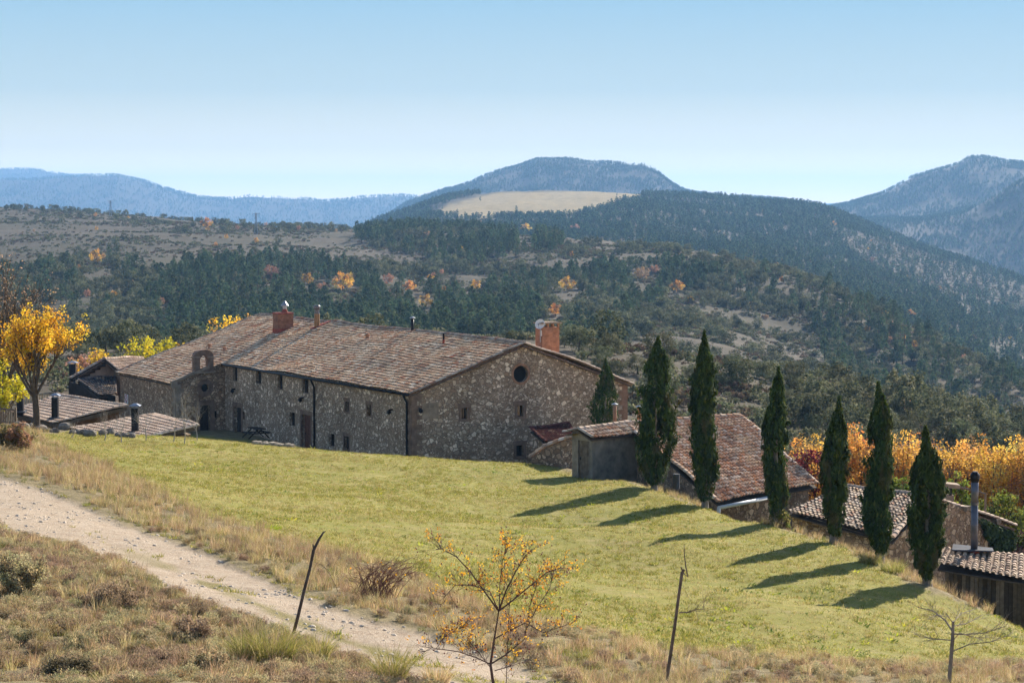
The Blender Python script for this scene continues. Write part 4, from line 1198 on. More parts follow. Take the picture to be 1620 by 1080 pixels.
# ---- second barn on the right: two slopes and a stone gable
apex = P(1470,784,108.0); far = P(1336,768,113.5); el = P(1412,853,102.5); efar = P(1246,808,107.0); er = P(1606,834,113.0)
back = far - apex
erf = er + back
b2 = empty('stone_outbuilding', np.array([apex[0], apex[1], -17.5])); tag(b2, 'stone outbuilding with a weathered tiled roof and an ivy-covered gable corner behind the last cypresses', 'outbuilding')
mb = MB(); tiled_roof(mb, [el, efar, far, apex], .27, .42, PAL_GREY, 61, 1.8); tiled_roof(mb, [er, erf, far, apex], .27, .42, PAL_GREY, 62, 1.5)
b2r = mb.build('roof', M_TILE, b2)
mb = MB(); barrel_row(mb, apex + [0, 0, .05], far + [0, 0, .05], .14, PAL_GREY, 63)
barrel_row(mb, el + [0, 0, .06], apex + [0, 0, .06], .13, PAL_PALE, 64); barrel_row(mb, er + [0, 0, .06], apex + [0, 0, .06], .13, PAL_PALE, 65); mb.build('ridge_tiles', M_TILE, b2r)
gdir = er - el; gdir[2] = 0; glen = np.linalg.norm(gdir); gdir /= glen; gin = np.array([-gdir[1], gdir[0], 0])
if gin[1] < 0: gin = -gin
o2 = el + gin * .3; fG2 = Frame(np.array([o2[0], o2[1], 0]), gdir, gin)
ax = (apex - el).dot(gdir)
mb = MB(); panel(mb, fG2.o, fG2.ex, fG2.ey, fG2.n, [(.3, -18.5), (glen - .3, -18.5), (glen - .3, er[2] - .1), (ax, apex[2] - .16), (.3, el[2] - .14)])
w0 = fG2.w(.3, 0); ef = efar + (far - efar) * .08
mb.face([np.array([w0[0], w0[1], -18.5]), np.array([ef[0], ef[1], -18.5]), np.array([ef[0], ef[1], efar[2] - .12]), np.array([w0[0], w0[1], el[2] - .14])])
w1 = fG2.w(glen - .3, 0); w2 = w1 + back
mb.face([np.array([w1[0], w1[1], -18.5]), np.array([w2[0], w2[1], -18.5]), np.array([w2[0], w2[1], er[2] - .14]), np.array([w1[0], w1[1], er[2] - .14])])
mb.build('wall', M_STONE3, b2)
for (x, y) in ((ax + 1.8, apex[2] - .85), (ax + 5.2, apex[2] - 1.85)): mb = MB(); fG2.block(mb, x, y, x + .5, y + .22, -.22, .1); mb.build('beam_end', M_GREYWOOD, b2)
mb = MB()
for k in range(40):
    t = k / 40; p = er * (1 - t) + apex * t
    q = p + gin * .02 - [0, 0, .16]; dd = (apex - er) / 40
    mb.hexa([q, q + dd * .92, q + dd * .92 + gin * .3, q + gin * .3], [a + [0, 0, .1] for a in (q, q + dd * .92, q + dd * .92 + gin * .3, q + gin * .3)])
mb.build('cornice', M_SAND, b2)
# ivy on the gable corner
# stone-capped chimney behind the ridge with a horizontal pole
cpos = P(1497, 790, 112.5); mb = MB(); mb.box(cpos - [.32, .3, .8], (.64, 0, 0), (0, .6, 0), (0, 0, 1.05)); sc_ = mb.build('chimney', M_RENDER, b2)
for dx in (-.24, .16): mb = MB(); mb.box(cpos + [dx, -.2, .25], (.08, 0, 0), (0, .4, 0), (0, 0, .45)); mb.build('cap_post', M_BLACK, sc_)
mb = MB(); mb.box(cpos + [-.55, -.45, .7], (1.15, 0, -.12), (0, .9, 0), (0, 0, .2)); mb.build('cap', M_ASHLAR, sc_)
# tall metal flue
fz = P(1541, 874, 93.6); ft = P(1542.5, 748, 93.6)
flue = empty('metal_flue', fz); tag(flue, 'tall dark metal flue pipe rising from the plank shed roof', 'chimney flue')
mb = MB(); h = ft[2] - fz[2]; mb.tube([fz - [0, 0, .15], fz + [0, 0, h * .62]], .145, 14); mb.tube([fz + [0, 0, h * .6], fz + [0, 0, h * .9]], .155, 14); mb.build('pipe', M_FLUE, flue, smooth=True)
mb = MB(); mb.tube([fz + [0, 0, h * .88], fz + [0, 0, h * .93], fz + [0, 0, h * .98], fz + [0, 0, h * 1.02]], [.15, .2, .2, .1], 14); mb.tube([fz + [-.16, 0, h * .93], fz + [-.3, 0, h * .9], fz + [-.33, 0, h * .96]], .03, 6); mb.build('cowl', M_BLACK, flue)
mb = MB(); mb.tube([fz + [0, 0, -.1], fz + [0, 0, .1]], [.26, .17], 12); mb.build('collar', M_REDSEAL, flue)
for a_, b_, r_ in ((.60, .63, .165), (.33, .35, .155)): mb = MB(); mb.tube([fz + [0, 0, h * a_], fz + [0, 0, h * b_]], r_, 14); mb.build('band', M_FLUE, flue)
# plank shed below it
pq = [P(1484,893,91.6), P(1640,918,90.0), P(1640,882,94.4), P(1496,869,94.2)]
ps, psr, pw = roofed_shed('plank_shed', 'low shed of dark upright planks with a stone-coloured tiled roof', 'shed', pq, PAL_PALE, -18.5, M_DARKWOOD, .25, .27, .36, 71, ridge=False, jit=1.4)
mb = MB(); a, b, c, d = [p + [0, 0, .27] for p in (P(1506,879,93.3), P(1572,881,93.1), P(1570,876,94.5), P(1508,870,94.4))]
mb.hexa([p - [0, 0, .05] for p in (a, b, c, d)], [a, b, c, d]); mb.build('flashing', M_LEAD, psr)
rng = np.random.default_rng(5); mb = MB(); a = pw[0]; b = pw[1]; d = b - a; L = np.linalg.norm(d[:2]); n = int(L / .17); nn = np.array([d[1], -d[0], 0]) / L
for k in range(n):
    p = a + d * (k / n); e = d / n * .9; o = nn * (.03 + rng.uniform(0, .02)); cc = np.array([.11, .085, .06]) * rng.uniform(.5, 1.7)
    z1 = np.array([0, 0, -18.3])
    p0 = np.array([p[0], p[1], -18.3]); p1 = p0 + np.array([e[0], e[1], 0])
    mb.hexa([p0 + nn * .003, p0 + o, p1 + o, p1 + nn * .003][::-1], [np.array([q[0], q[1], p[2] - .02]) for q in (p0 + nn * .003, p0 + o, p1 + o, p1 + nn * .003)][::-1], tuple(cc))
mb.build('planks', tinted('plank_wood', .85, .35, 6), ps)
# wooden rail between the chimney and the flue
rail = MB(); rail.tube([P(1500,768,113.5), P(1530,773,113.2), P(1560,781,113)], [.07, .06, .055], 7)
rail.tube([P(1559,780,113), P(1559,780,113) - [0, 0, 2.2]], .055, 7)
o = rail.build('wooden_rail', M_GREYWOOD, None, P(1530,773,113)); o.location = tuple(P(1530,773,113)); tag(o, 'pale peeled log rail behind the tall metal flue', 'rail')
# brown roof at the edge
rq = [P(1572,872,115), P(1700,905,111), P(1720,855,118), P(1598,838,119)]
roofed_shed('brown_roofed_shed', 'shed with a plain brown tiled roof beyond the plank shed', 'shed', rq, [((.26, .13, .09), 3), ((.22, .105, .075), 3), ((.30, .16, .11), 2)], -20, M_DARKWOOD, .3, .25, .38, 75)

# ================================================================ LEFT GROUP
q1 = [P(83,670,150), P(18,652.5,158), P(93,626.5,161), P(200,643,153)]
s1, s1r, w1_ = roofed_shed('tiled_shed', 'low shed with a pale new tiled roof and two black flues beside the yellow tree', 'shed', [q1[1], q1[0], q1[3], q1[2]], PAL_PALE, -19, simple('brown_cladding', (0.10, 0.055, 0.03), .8, .4, 2.5), .45, .36, .48, 81, jit=.25)
q2 = [P(118,690,141), P(200,693,139), P(313,673,142), P(248,655,150)]
q2 = [P(112,679,147), P(206,697,140.5), P(313,673,142.5), P(246,655,150.5)]
s2, s2r, _ = roofed_shed('half_sunken_shed', 'half-sunken shed with a pale tiled roof and one black flue by the bare saplings', 'shed', q2, PAL_PALE, -19, M_RENDER, .4, .36, .48, 85, jit=.3)
def black_flue(name, u, vb, vt, D, w, label, parent=None, square=True):
    p0 = P(u, vb, D); p1 = P(u, vt, D)
    h = p1[2] - p0[2]; t = empty(name, p0); tag(t, label, 'chimney flue')
    mb = MB(); mb.box(p0 - [w / 2, w / 2, .3], (w, 0, 0), (0, w, 0), (0, 0, h + .02)); mb.build('stack', M_BLACK, t)
    mb = MB(); mb.box(p0 - [w * .9, w * .9, .04], (w * 1.8, 0, 0), (0, w * 1.8, 0), (0, 0, .1)); mb.build('base_flashing', M_LEAD, t)
    c = p0 + [0, 0, h - .2]
    mb = MB(); mb.hexa([c + [sx * w * .85, sy * w * .85, .06] for sx, sy in ((-1, -1), (1, -1), (1, 1), (-1, 1))], [c + [sx * w * .25, sy * w * .25, .2] for sx, sy in ((-1, -1), (1, -1), (1, 1), (-1, 1))])
    for sx, sy in ((-1, -1), (1, -1), (1, 1), (-1, 1)): mb.box(c + [sx * w * .4 - .02, sy * w * .4 - .02, -.1], (.04, 0, 0), (0, .04, 0), (0, 0, .18))
    mb.build('cap', M_STEEL, t)
black_flue('black_flue', 32.5, 651, 613, 155.5, .42, 'black square flue between the wooden fence and the yellow tree trunk')
black_flue('black_flue', 87.5, 661, 622, 151.5, .42, 'black square flue on the tiled shed just beyond the yellow tree trunk')
black_flue('black_flue', 214, 685, 638, 143, .42, 'black square flue on the half-sunken shed roof')
# outbuilding at the far end with timber eaves
ap = P(165, 566, 203); oe = P(112, 598, 200); rr_ = P(226, 566, 209); rd_ = P(186, 584, 201.5); rdf = P(240, 580, 208)
lf = oe + (rr_ - ap)
ob = empty('timber_eaved_barn', np.array([ap[0], ap[1], -20])); tag(ob, 'small barn with open timber eaves peeping out behind the chapel end', 'barn')
mb = MB(); tiled_roof(mb, [rd_, rdf, rr_, ap], .34, .45, PAL_PALE, 91, .8); tiled_roof(mb, [oe, lf, rr_, ap], .34, .45, PAL_GREY, 92, .8); obr = mb.build('roof', M_TILE, ob)
mb = MB(); barrel_row(mb, ap + [0, 0, .04], rr_ + [0, 0, .04], .15, PAL_PALE, 93); barrel_row(mb, oe + [0, 0, .05], ap + [0, 0, .05], .15, PAL_GREY, 94); mb.build('ridge_tiles', M_TILE, obr)
bk = np.array([.9, 1.6, 0])
def sh_(p, dz=0): return p + bk * .55 + [0, 0, dz]
mb = MB(); mb.face([sh_(oe, -.2) * [1, 1, 0] + [0, 0, -20.5], sh_(rd_) * [1, 1, 0] + [0, 0, -20.5], sh_(rd_, -.2), sh_(ap, -.2), sh_(oe, -.2)])
mb.build('wall', M_RENDER, ob)
mb = MB()
for t in np.linspace(.12, .9, 6):
    p = oe * (1 - t) + ap * t - [0, 0, .38]; mb.box(p, (.16, 0, 0), bk * .6, (0, 0, .18))
mb.tube([oe - [0, 0, .25], ap - [0, 0, .25]], .12, 4); mb.build('rafters', M_DARKWOOD, ob)
# dark lean-to in front of it
lq = [P(157,626,196), P(183,623,199), P(182,592,204), P(123,600,200)]
lt, _, _ = roofed_shed('dark_lean_to', 'lean-to with dark glazed tiles tucked against the chapel end', 'shed', lq, PAL_DARK, -20.5, M_DARKWOOD, .3, .36, .5, 95, jit=.8)
mb = MB(); a = P(109,652,199.5); b = P(183,652,197.5); mb.hexa([a - [0,0,1.5], b - [0,0,1.5], b + [0,1.5,-1.5], a + [0,1.5,-1.5]], [np.array([p[0], p[1], z]) for p, z in zip((a, b, b + [0,1.5,0], a + [0,1.5,0]), (z_of(604,199.5), z_of(626,197.5), z_of(626,199), z_of(604,201)))]); mb.build('side_wall', M_DARKWOOD, lt)
black_flue('black_flue', 115.5, 612, 571, 204, .55, 'black square flue standing at the outer corner of the timber-eaved barn')
# wooden fences
def fence(name, label, pts, h, sp, mat=M_GREYWOOD, post=.11):
    base = np.asarray(pts[0]) ; t = empty(name, base); tag(t, label, 'fence')
    pts = [np.asarray(p, float) for p in pts]
    mb = MB(); 
    for a, b in zip(pts[:-1], pts[1:]):
        for hh in (h * .95, h * .12): 
            d = b - a; mb.tube([a + [0, 0, hh], b + [0, 0, hh]], .055, 4)
    mb.build('rails', mat, t)
    for p in pts:
        mb = MB(); mb.box(p - [post / 2, post / 2, .4], (post, 0, 0), (0, post, 0), (0, 0, h + .5)); mb.build('post', mat, t)
    mb = MB()
    for a, b in zip(pts[:-1], pts[1:]):
        n = int(np.linalg.norm(b - a) / sp)
        for k in range(1, n): 
            p = a + (b - a) * k / n; mb.box(p + [-.03, -.02, .05], (.06, 0, 0), (0, .03, 0), (0, 0, h * .95))
    mb.build('pickets', mat, t)
fence('picket_fence', 'weathered wooden picket fence ending at a post near the yellow tree', [P(25,672,137), P(-12,668,138.5), P(-60,662,140)], .95, .16)
fence('picket_fence', 'paler wooden picket fence running behind the black flue and the yellow tree', [P(92,641,162), P(30,642,163), P(-50,643,164)], .85, .2, simple('pale_wood', (0.30, 0.24, 0.16), .85, .3, 4))
# low dry-stone edging in front of the yard
def rock_mesh(seed, r=(1, 1, 1)):
    rng = np.random.default_rng(seed); bm = bmesh.new(); bmesh.ops.create_icosphere(bm, subdivisions=2, radius=1)
    dirs = rng.normal(size=(9, 3)); dirs /= np.linalg.norm(dirs, axis=1, keepdims=True); lim = rng.uniform(.6, .95, 9)
    for v in bm.verts:
        p = np.array(v.co)
        for d, l in zip(dirs, lim):
            e = p.dot(d) - l
            if e > 0: p = p - d * e * .85
        v.co = Vector(p * np.asarray(r) * rng.uniform(.96, 1.04))
    me = bpy.data.meshes.new('rock'); bm.to_mesh(me); bm.free(); me.materials.append(M_ROCK); return me
ROCKS = [rock_mesh(k, (1, .8, .72)) for k in range(6)]
rng = np.random.default_rng(3)
RK = [(28,672,.34,'pale boulder at the foot of the picket fence post'),(38,676,.42,'cream boulder between the fence post and the yellow tree'),(50,675,.36,'white-faced stone at the foot of the yellow tree'),(64,679,.42,'flat pale stone just past the yellow tree trunk'),(77,680,.24,None),(88,681,.3,None),(102,677,.46,'round grey boulder, the roundest in the row of stones'),(114,683,.26,None),(124,683,.32,None),(133,684,.36,None),(142,687,.46,'dark brown boulder beside a bare sapling'),(152,680,.36,None),(163,685,.34,None),(174,684,.42,None),(187,687,.26,None),(197,688,.28,None),(209,689,.3,None)]
for k, (u, v, s, lb) in enumerate(RK):
    p = ground_at(u, v + 3); o = link('rock', ROCKS[k % 6]); o.location = (p[0], p[1], p[2] + s * .25); o.scale = (s, s, s); o.rotation_euler = (0, 0, rng.uniform(0, 6))
    tag(o, lb or 'small grey-brown stone in the row edging the lawn by the sheds', 'rock', 'stones edging the lawn by the sheds')
# low stone wall in front of the yard, its pale top showing
lw = MB(); a = ground_at(398, 704); b = ground_at(460, 709)
tp0 = P(398, 698, a[1] + 1.2); tp1 = P(461, 703, b[1] + 1.2)
rngw = np.random.default_rng(9); n = 26
lw.hexa([tp0 * [1, 1, 1] - [0, 0, 1.5], tp1 - [0, 0, 1.5], tp1 + [.2, .5, -1.5], tp0 + [.2, .5, -1.5]], [tp0 - [0, 0, .12], tp1 - [0, 0, .12], tp1 + [.2, .5, -.12], tp0 + [.2, .5, -.12]], (.25, .22, .18))
for k in range(n):
    p = tp0 + (tp1 - tp0) * k / n; q = tp0 + (tp1 - tp0) * (k + .93) / n; hh = rngw.uniform(-.06, .03); cc = np.array([.30, .26, .21]) * rngw.uniform(.7, 1.25)
    lw.hexa([p - [0, 0, .119], q - [0, 0, .119], q + [.2, .5, -.119], p + [.2, .5, -.119]], [p + [0, 0, hh], q + [0, 0, hh], q + [.2, .45, hh], p + [.2, .45, hh]], tuple(cc))
o = lw.build('low_stone_wall', tinted('dry_stone', .95, .4, 4, .03), None, tp0); o.location = tuple(tp0); tag(o, 'low dry-stone wall with a pale flat top in front of the farmhouse door', 'wall')
# bench and table in the shaded yard
def yard_set():
    p = P(395, 691, 177.0); t = empty('picnic_table', p); tag(t, 'dark wooden picnic table in the shade by the farmhouse wall', 'table')
    mb = MB(); mb.box(p + [-.2, 0, .72], HA * -1.9, HB * .8, (0, 0, .06)); mb.build('table_top', M_DARKWOOD, t)
    for k in (-.5, 1.0):
        mb = MB(); mb.box(p + [-.2, 0, .42] - HA * .05 + HB * k, HA * -1.8, HB * .28, (0, 0, .05)); mb.build('seat', M_DARKWOOD, t)
    for k in (.25, 1.5):
        mb = MB(); c = p + [-.2, 0, 0] - HA * k
        mb.tube([c - HB * .5, c + HB * .35 + [0, 0, .75]], .05, 4); mb.tube([c + HB * 1.25, c + HB * .45 + [0, 0, .75]], .05, 4); mb.tube([c - HB * .5 + [0, 0, .4], c + HB * 1.25 + [0, 0, .4]], .045, 4); mb.build('trestle', M_DARKWOOD, t)
yard_set()
# ================================================================ FOLIAGE MESHES
def cloud(rng, ctr, nrm, size, aspect=1.0, up=None):
    """diamond leaves: centres (N,3), facing nrm, long axis random or along up"""
    n = len(ctr)
    if up is None: t = rng.normal(size=(n, 3))
    else: t = np.broadcast_to(up, (n, 3)) + rng.normal(0, .35, (n, 3))
    nrm = nrm / (np.linalg.norm(nrm, axis=1, keepdims=True) + 1e-9)
    t = t - nrm * (t * nrm).sum(1, keepdims=True); t /= (np.linalg.norm(t, axis=1, keepdims=True) + 1e-9)
    b = np.cross(nrm, t); s = np.reshape(size, (-1, 1)) * .5
    V = np.stack([ctr - t * s, ctr + b * s * aspect, ctr + t * s, ctr - b * s * aspect], 1).reshape(-1, 3)
    return V, np.arange(4 * n).reshape(n, 4)

def sph(rng, n):
    d = rng.normal(size=(n, 3)); return d / np.linalg.norm(d, axis=1, keepdims=True)

def clump_crown(rng, ctrs, rad, per, lsize, aspect, pal, out=.8, flat=1.0, up=None, cjit=.18):
    """leaves in clumps; per clump one leaf tone"""
    k = len(ctrs); d = sph(rng, k * per); r = np.repeat(np.broadcast_to(rad, k), per)[:, None]
    rr = rng.uniform(.35, 1.0, (k * per, 1)) ** .6
    off = d * r * rr; off[:, 2] *= flat
    c = np.repeat(ctrs, per, 0) + off
    nrm = d * out + rng.normal(0, .5, d.shape)
    cols = np.repeat(pick_cols(rng, pal, k), per, 0) * rng.uniform(1 - cjit, 1 + cjit, (k * per, 1))
    V, Fc = cloud(rng, c, nrm, rng.uniform(.7, 1.3, k * per) * lsize, aspect, up)
    return V, Fc, cols

M_LEAF = leafy('evergreen_leaves', 0.25, 0.02, 0.36)
M_PINE = leafy('pine_needles', 0.22, 0.02, 0.40)
M_AUT = leafy('autumn_leaves', 0.5, 0.02, 0.2)
M_CYP = leafy('cypress_foliage', 0.28, 0.01, 0.1)
M_BARK = simple('bark', (0.10, 0.075, 0.055), .9, .4, 6)
M_BARKGREY = simple('grey_bark', (0.22, 0.185, 0.15), .9, .4, 6)
M_GRASS = leafy('grass_blades', 0.45, 0.02, 0.25, rough=.7)
PAL_OAK = [((0.14, 0.145, 0.075), 4), ((0.10, 0.112, 0.058), 4), ((0.21, 0.205, 0.115), 3), ((0.065, 0.076, 0.04), 2)]
PAL_PINE = [((0.078, 0.12, 0.058), 4), ((0.11, 0.15, 0.072), 3), ((0.048, 0.078, 0.042), 3), ((0.15, 0.175, 0.085), 1.5)]
PAL_OR = [((0.34, 0.30, 0.10), 1.5), ((0.30, 0.20, 0.12), 1.5), ((0.60, 0.33, 0.07), 4), ((0.64, 0.40, 0.085), 4), ((0.52, 0.24, 0.055), 2.5), ((0.44, 0.28, 0.09), 2.5), ((0.36, 0.19, 0.09), 1)]
PAL_YE = [((0.50, 0.42, 0.06), 2), ((0.40, 0.24, 0.07), 1.2), ((0.70, 0.45, 0.03), 5), ((0.66, 0.36, 0.025), 3), ((0.74, 0.54, 0.05), 4), ((0.48, 0.27, 0.04), 2)]
PAL_YG = [((0.50, 0.44, 0.025), 4), ((0.38, 0.38, 0.03), 3), ((0.58, 0.46, 0.03), 2)]
PAL_RB = [((0.40, 0.25, 0.17), 3), ((0.32, 0.21, 0.15), 3), ((0.42, 0.24, 0.12), 2)]
PAL_GB = [((0.16, 0.20, 0.035), 4), ((0.11, 0.16, 0.03), 4), ((0.22, 0.25, 0.05), 2), ((0.07, 0.10, 0.025), 2)]

def oak_mesh(seed, n=46, per=30, leaf=.30, wide=1.0):
    rng = np.random.default_rng(seed)
    d = sph(rng, n); lob = 1 + .28 * np.sin(d[:, 0] * 3 + seed) * np.cos(d[:, 1] * 3.3 + seed * 2)
    c = d * rng.uniform(.55, 1.0, (n, 1)) * lob[:, None] * np.array([2.25 * wide, 2.25 * wide, 1.75]); c[:, 2] = np.maximum(c[:, 2], -1.55) + 2.25
    V, Fc, C = clump_crown(rng, c, rng.uniform(.5, .85, n), per, leaf, .75, PAL_OAK, 1.0)
    return V, Fc, C
def pine_mesh(seed, n=64, per=16, leaf=.34, H=7.4):
    rng = np.random.default_rng(seed); h = rng.uniform(0, 1, n) ** .85; a = rng.uniform(0, 2 * pi, n)
    R = (2.35 * (1 - h) ** .58 + .15) * rng.uniform(.75, 1.12, n) * (1 - .55 * (h < .12))
    q = rng.uniform(.5, 1, n)
    c = np.stack([np.cos(a) * R * q, np.sin(a) * R * q, 1.3 + h * (H - 1.7)], 1)
    V, Fc, C = clump_crown(rng, c, .34 + .42 * (1 - h), per, leaf, .6, PAL_PINE, 1.2, .6)
    return V, Fc, C
def autumn_mesh(seed, pal, n=46, per=16, leaf=.34, H=6.5, W=2.0, z0=1.2):
    rng = np.random.default_rng(seed); d = sph(rng, n)
    c = d * (rng.uniform(.15, 1.0, (n, 1)) ** .5) * np.array([W, W, (H - z0) / 2]); c[:, 2] += (H + z0) / 2
    return clump_crown(rng, c, rng.uniform(.35, .62, n), per, leaf, .8, pal, .5, 1.2, cjit=.25)
def trunked(V, Fc, C, h, r, mats, name, lean=0):
    """one mesh: crown plus a short trunk"""
    mb = MB(); mb.tube([(0, 0, -.4), (lean * .5, 0, h * .5), (lean, 0, h)], [r, r * .8, r * .4], 6, (.1, .075, .055))
    tv = np.array(mb.v); tf = np.array([f for f in mb.f if len(f) == 4])
    return np_mesh(name, np.concatenate([V, tv]), np.concatenate([Fc, tf + len(V)]), mats, np.concatenate([C, np.tile([[.1, .075, .055]], (len(tf), 1))]), np.concatenate([np.zeros(len(Fc)), np.ones(len(tf))]))

OAKN = [np_mesh('oak_crown', *oak_mesh(100 + k, 70, 46, .21, (1, 1.15, .95, 1.05)[k]), None or [M_LEAF][0:1][0], None) if False else None for k in range(0)]
def crown_me(name, vfc, mat): return np_mesh(name, vfc[0], vfc[1], mat, vfc[2])
OAKN = [crown_me('oak_crown', oak_mesh(100 + k, 72, 46, .20, (1, 1.2, .95, 1.1)[k]), M_LEAF) for k in range(4)]
OAKM = [trunked(*oak_mesh(120 + k, 40, 22, .34, (1, 1.15, .9, 1.05)[k]), 1.6, .22, [M_LEAF, M_BARK], 'holm_oak') for k in range(4)]
PINEM = [trunked(*pine_mesh(140 + k), 6.5, .16, [M_PINE, M_BARK], 'pine_tree') for k in range(4)]
AUTM = [trunked(*autumn_mesh(160 + k, pal, 44, 30, .30, 5.5, 2.2, .8), 3.2, .12, [M_AUT, M_BARK], 'autumn_tree') for k, pal in enumerate((PAL_OR, PAL_OR, PAL_RB, PAL_YE))]
FARM = [trunked(*pine_mesh(180 + k, 26, 8, .75), 5.4, .2, [M_PINE, M_BARK], 'far_pine') for k in range(3)]
FARO = [trunked(*oak_mesh(190 + k, 20, 8, .75), 1.5, .25, [M_LEAF, M_BARK], 'far_oak') for k in range(3)]
def bush_mesh(seed, pal):
    rng = np.random.default_rng(seed); n = 12; c = sph(rng, n) * np.array([.5, .5, .3]); c[:, 2] = np.abs(c[:, 2]) + .2
    return crown_me('bush', clump_crown(rng, c, .3, 9, .26, .6, pal, .8), M_LEAF)
BUSHM = [bush_mesh(200 + k, PAL_OAK) for k in range(3)] + [bush_mesh(210, [((.16, .11, .075), 2), ((.12, .095, .06), 2)])]

# ---------------------------------------------------------------- scattering of uncountable things
def scatter(name, pts, rot, sc, vi, meshes):
    me = bpy.data.meshes.new(name); n = len(pts)
    me.vertices.add(n); me.vertices.foreach_set('co', np.asarray(pts, np.float32).ravel())
    for an, ty, key, val in (('sc', 'FLOAT', 'value', sc), ('vi', 'INT', 'value', vi), ('rot', 'FLOAT_VECTOR', 'vector', rot)):
        a = me.attributes.new(an, ty, 'POINT'); a.data.foreach_set(key, np.asarray(val, np.int32 if ty == 'INT' else np.float32).ravel())
    o = link(name, me)
    ng = bpy.data.node_groups.new('scatter', 'GeometryNodeTree')
    ng.interface.new_socket('Geometry', in_out='INPUT', socket_type='NodeSocketGeometry')
    ng.interface.new_socket('Geometry', in_out='OUTPUT', socket_type='NodeSocketGeometry')
    N = ng.nodes; L = ng.links
    gi = N.new('NodeGroupInput'); go = N.new('NodeGroupOutput'); io = N.new('GeometryNodeInstanceOnPoints'); j = N.new('GeometryNodeJoinGeometry')
    for m in reversed(meshes):
        ob = bpy.data.objects.new(m.name, m); oi = N.new('GeometryNodeObjectInfo')
        oi.inputs['Object'].default_value = ob; oi.inputs['As Instance'].default_value = True
        L.new(oi.outputs['Geometry'], j.inputs[0])
    L.new(gi.outputs[0], io.inputs['Points']); L.new(j.outputs[0], io.inputs['Instance']); io.inputs['Pick Instance'].default_value = True
    for an, ty, inp in (('vi', 'INT', 'Instance Index'), ('sc', 'FLOAT', 'Scale'), ('rot', 'FLOAT_VECTOR', 'Rotation')):
        x = N.new('GeometryNodeInputNamedAttribute'); x.data_type = ty; x.inputs[0].default_value = an
        L.new([s for s in x.outputs if s.enabled and s.name == 'Attribute'][0], io.inputs[inp])
    L.new(io.outputs[0], go.inputs[0])
    o.modifiers.new('scatter', 'NODES').node_group = ng
    return tag(o, kind='stuff')

# ---------------------------------------------------------------- where things grow on the far hills
PINES_P = [[(235,545),(225,470),(268,434),(330,420),(480,412),(560,434),(640,452),(720,472),(790,456),(880,440),(960,428),(1060,424),(1150,440),(1140,470),(1060,482),(995,505),(990,535),(1000,565),(860,575),(500,575),(235,575)],
           [(556,374),(620,360),(700,360),(800,366),(880,375),(892,388),(880,399),(820,406),(760,420),(700,428),(660,408),(600,398)]]
MIX_P = [[(1285,500),(1380,480),(1420,510),(1520,568),(1640,622),(1640,720),(1500,660),(1400,648),(1330,610),(1290,560)]]
OAKS_P = [[(-60,560),(-60,440),(30,436),(110,412),(225,415),(262,440),(235,475),(240,575)],[(1130,445),(1250,428),(1340,468),(1300,505),(1180,490),(1060,485)],[(850,475),(960,480),(1000,520),(930,560),(850,560)]]
SCRUB6 = [[(1330,380),(1400,376),(1560,436),(1640,466),(1640,500),(1500,476),(1370,425)],[(690,344),(800,348),(800,360),(640,362),(600,356)]]
SLOPE_P = [[(880,384),(1100,398),(1250,432),(1140,442),(1060,425),(900,432)],[(985,535),(1060,490),(1160,490),(1290,505),(1300,600),(1240,600),(1000,560)]]

rng = np.random.default_rng(77)
ca = np.stack([HX, HD, HZ], -1)
e1 = ca[:-1, 1:] - ca[:-1, :-1]; e2 = ca[1:, :-1] - ca[:-1, :-1]
cell_area = np.linalg.norm(np.cross(e1, e2), axis=-1)
cu = (_HU[:-1, :-1] + _HU[1:, 1:]) / 2; cv = (hV[:-1, :-1] + hV[1:, 1:]) / 2; cD = (HD[:-1, :-1] + HD[1:, 1:]) / 2
cvis = (hV[1:, :-1] <= H_run[:-1, :-1] + np.clip(9000 / cD[:, :], 2, 14)) & (cu > -160) & (cu < 1780)
cfield = (_polydist(cu, cv, FIELD) > -7) & (cD > 2100) & (cD < 3700)
# patchiness in world space
pch = fbm(HX[:-1, :-1] / 60, cD / 90, 301, 3); pch2 = fbm(HX[:-1, :-1] / 25, cD / 40, 302, 2)
anyp = lambda ps: np.any([inpoly(cu, cv, p) for p in ps], 0)
SEG = np.repeat(np.arange(len(_ns)), _ns)[:, None] + 0 * cu
SEG = SEG.astype(int); mid = (SEG >= 3) & (SEG <= 6); h6 = (SEG >= 7) & (SEG <= 9); mts = (SEG >= 10) & (SEG <= 13); farr = SEG >= 14
spurhill = mid & (hV[:-1, :-1] > 0)
inP, inM, inO, inS, inS6 = anyp(PINES_P), anyp(MIX_P), anyp(OAKS_P), anyp(SLOPE_P), anyp(SCRUB6)
dP = np.zeros_like(cu); dO = np.zeros_like(cu); dB = np.zeros_like(cu); dA = np.zeros_like(cu)
isM = mid
dP = np.where(isM & inP, 0.027 * np.clip(1.1 + 1.9 * pch, .08, 1.7), dP); dO = np.where(isM & inP, 0.007 * np.clip(1.2 - 1.5 * pch, .2, 2), dO)
dP = np.where(isM & inM, 0.017 * np.clip(1 + 1.2 * pch, .2, 1.6), dP); dO = np.where(isM & inM, 0.015, dO)
dO = np.where(isM & inO, 0.026 * np.clip(1.1 + 1.8 * pch2, .1, 1.8), dO); dP = np.where(isM & inO, 0.006 * (pch > 0), dP)
dO = np.where(isM & inS, 0.006 * np.clip(.7 + 3 * pch2, 0, 3), dO)
rest = isM & ~inP & ~inM & ~inO & ~inS
plate = rest & (cv < 420)
dO = np.where(rest, np.where(plate, 0.0008 * np.clip(.2 + 4 * pch2, 0, 3), 0.010 * np.clip(.4 + 3 * pch2, 0, 2)), dO)
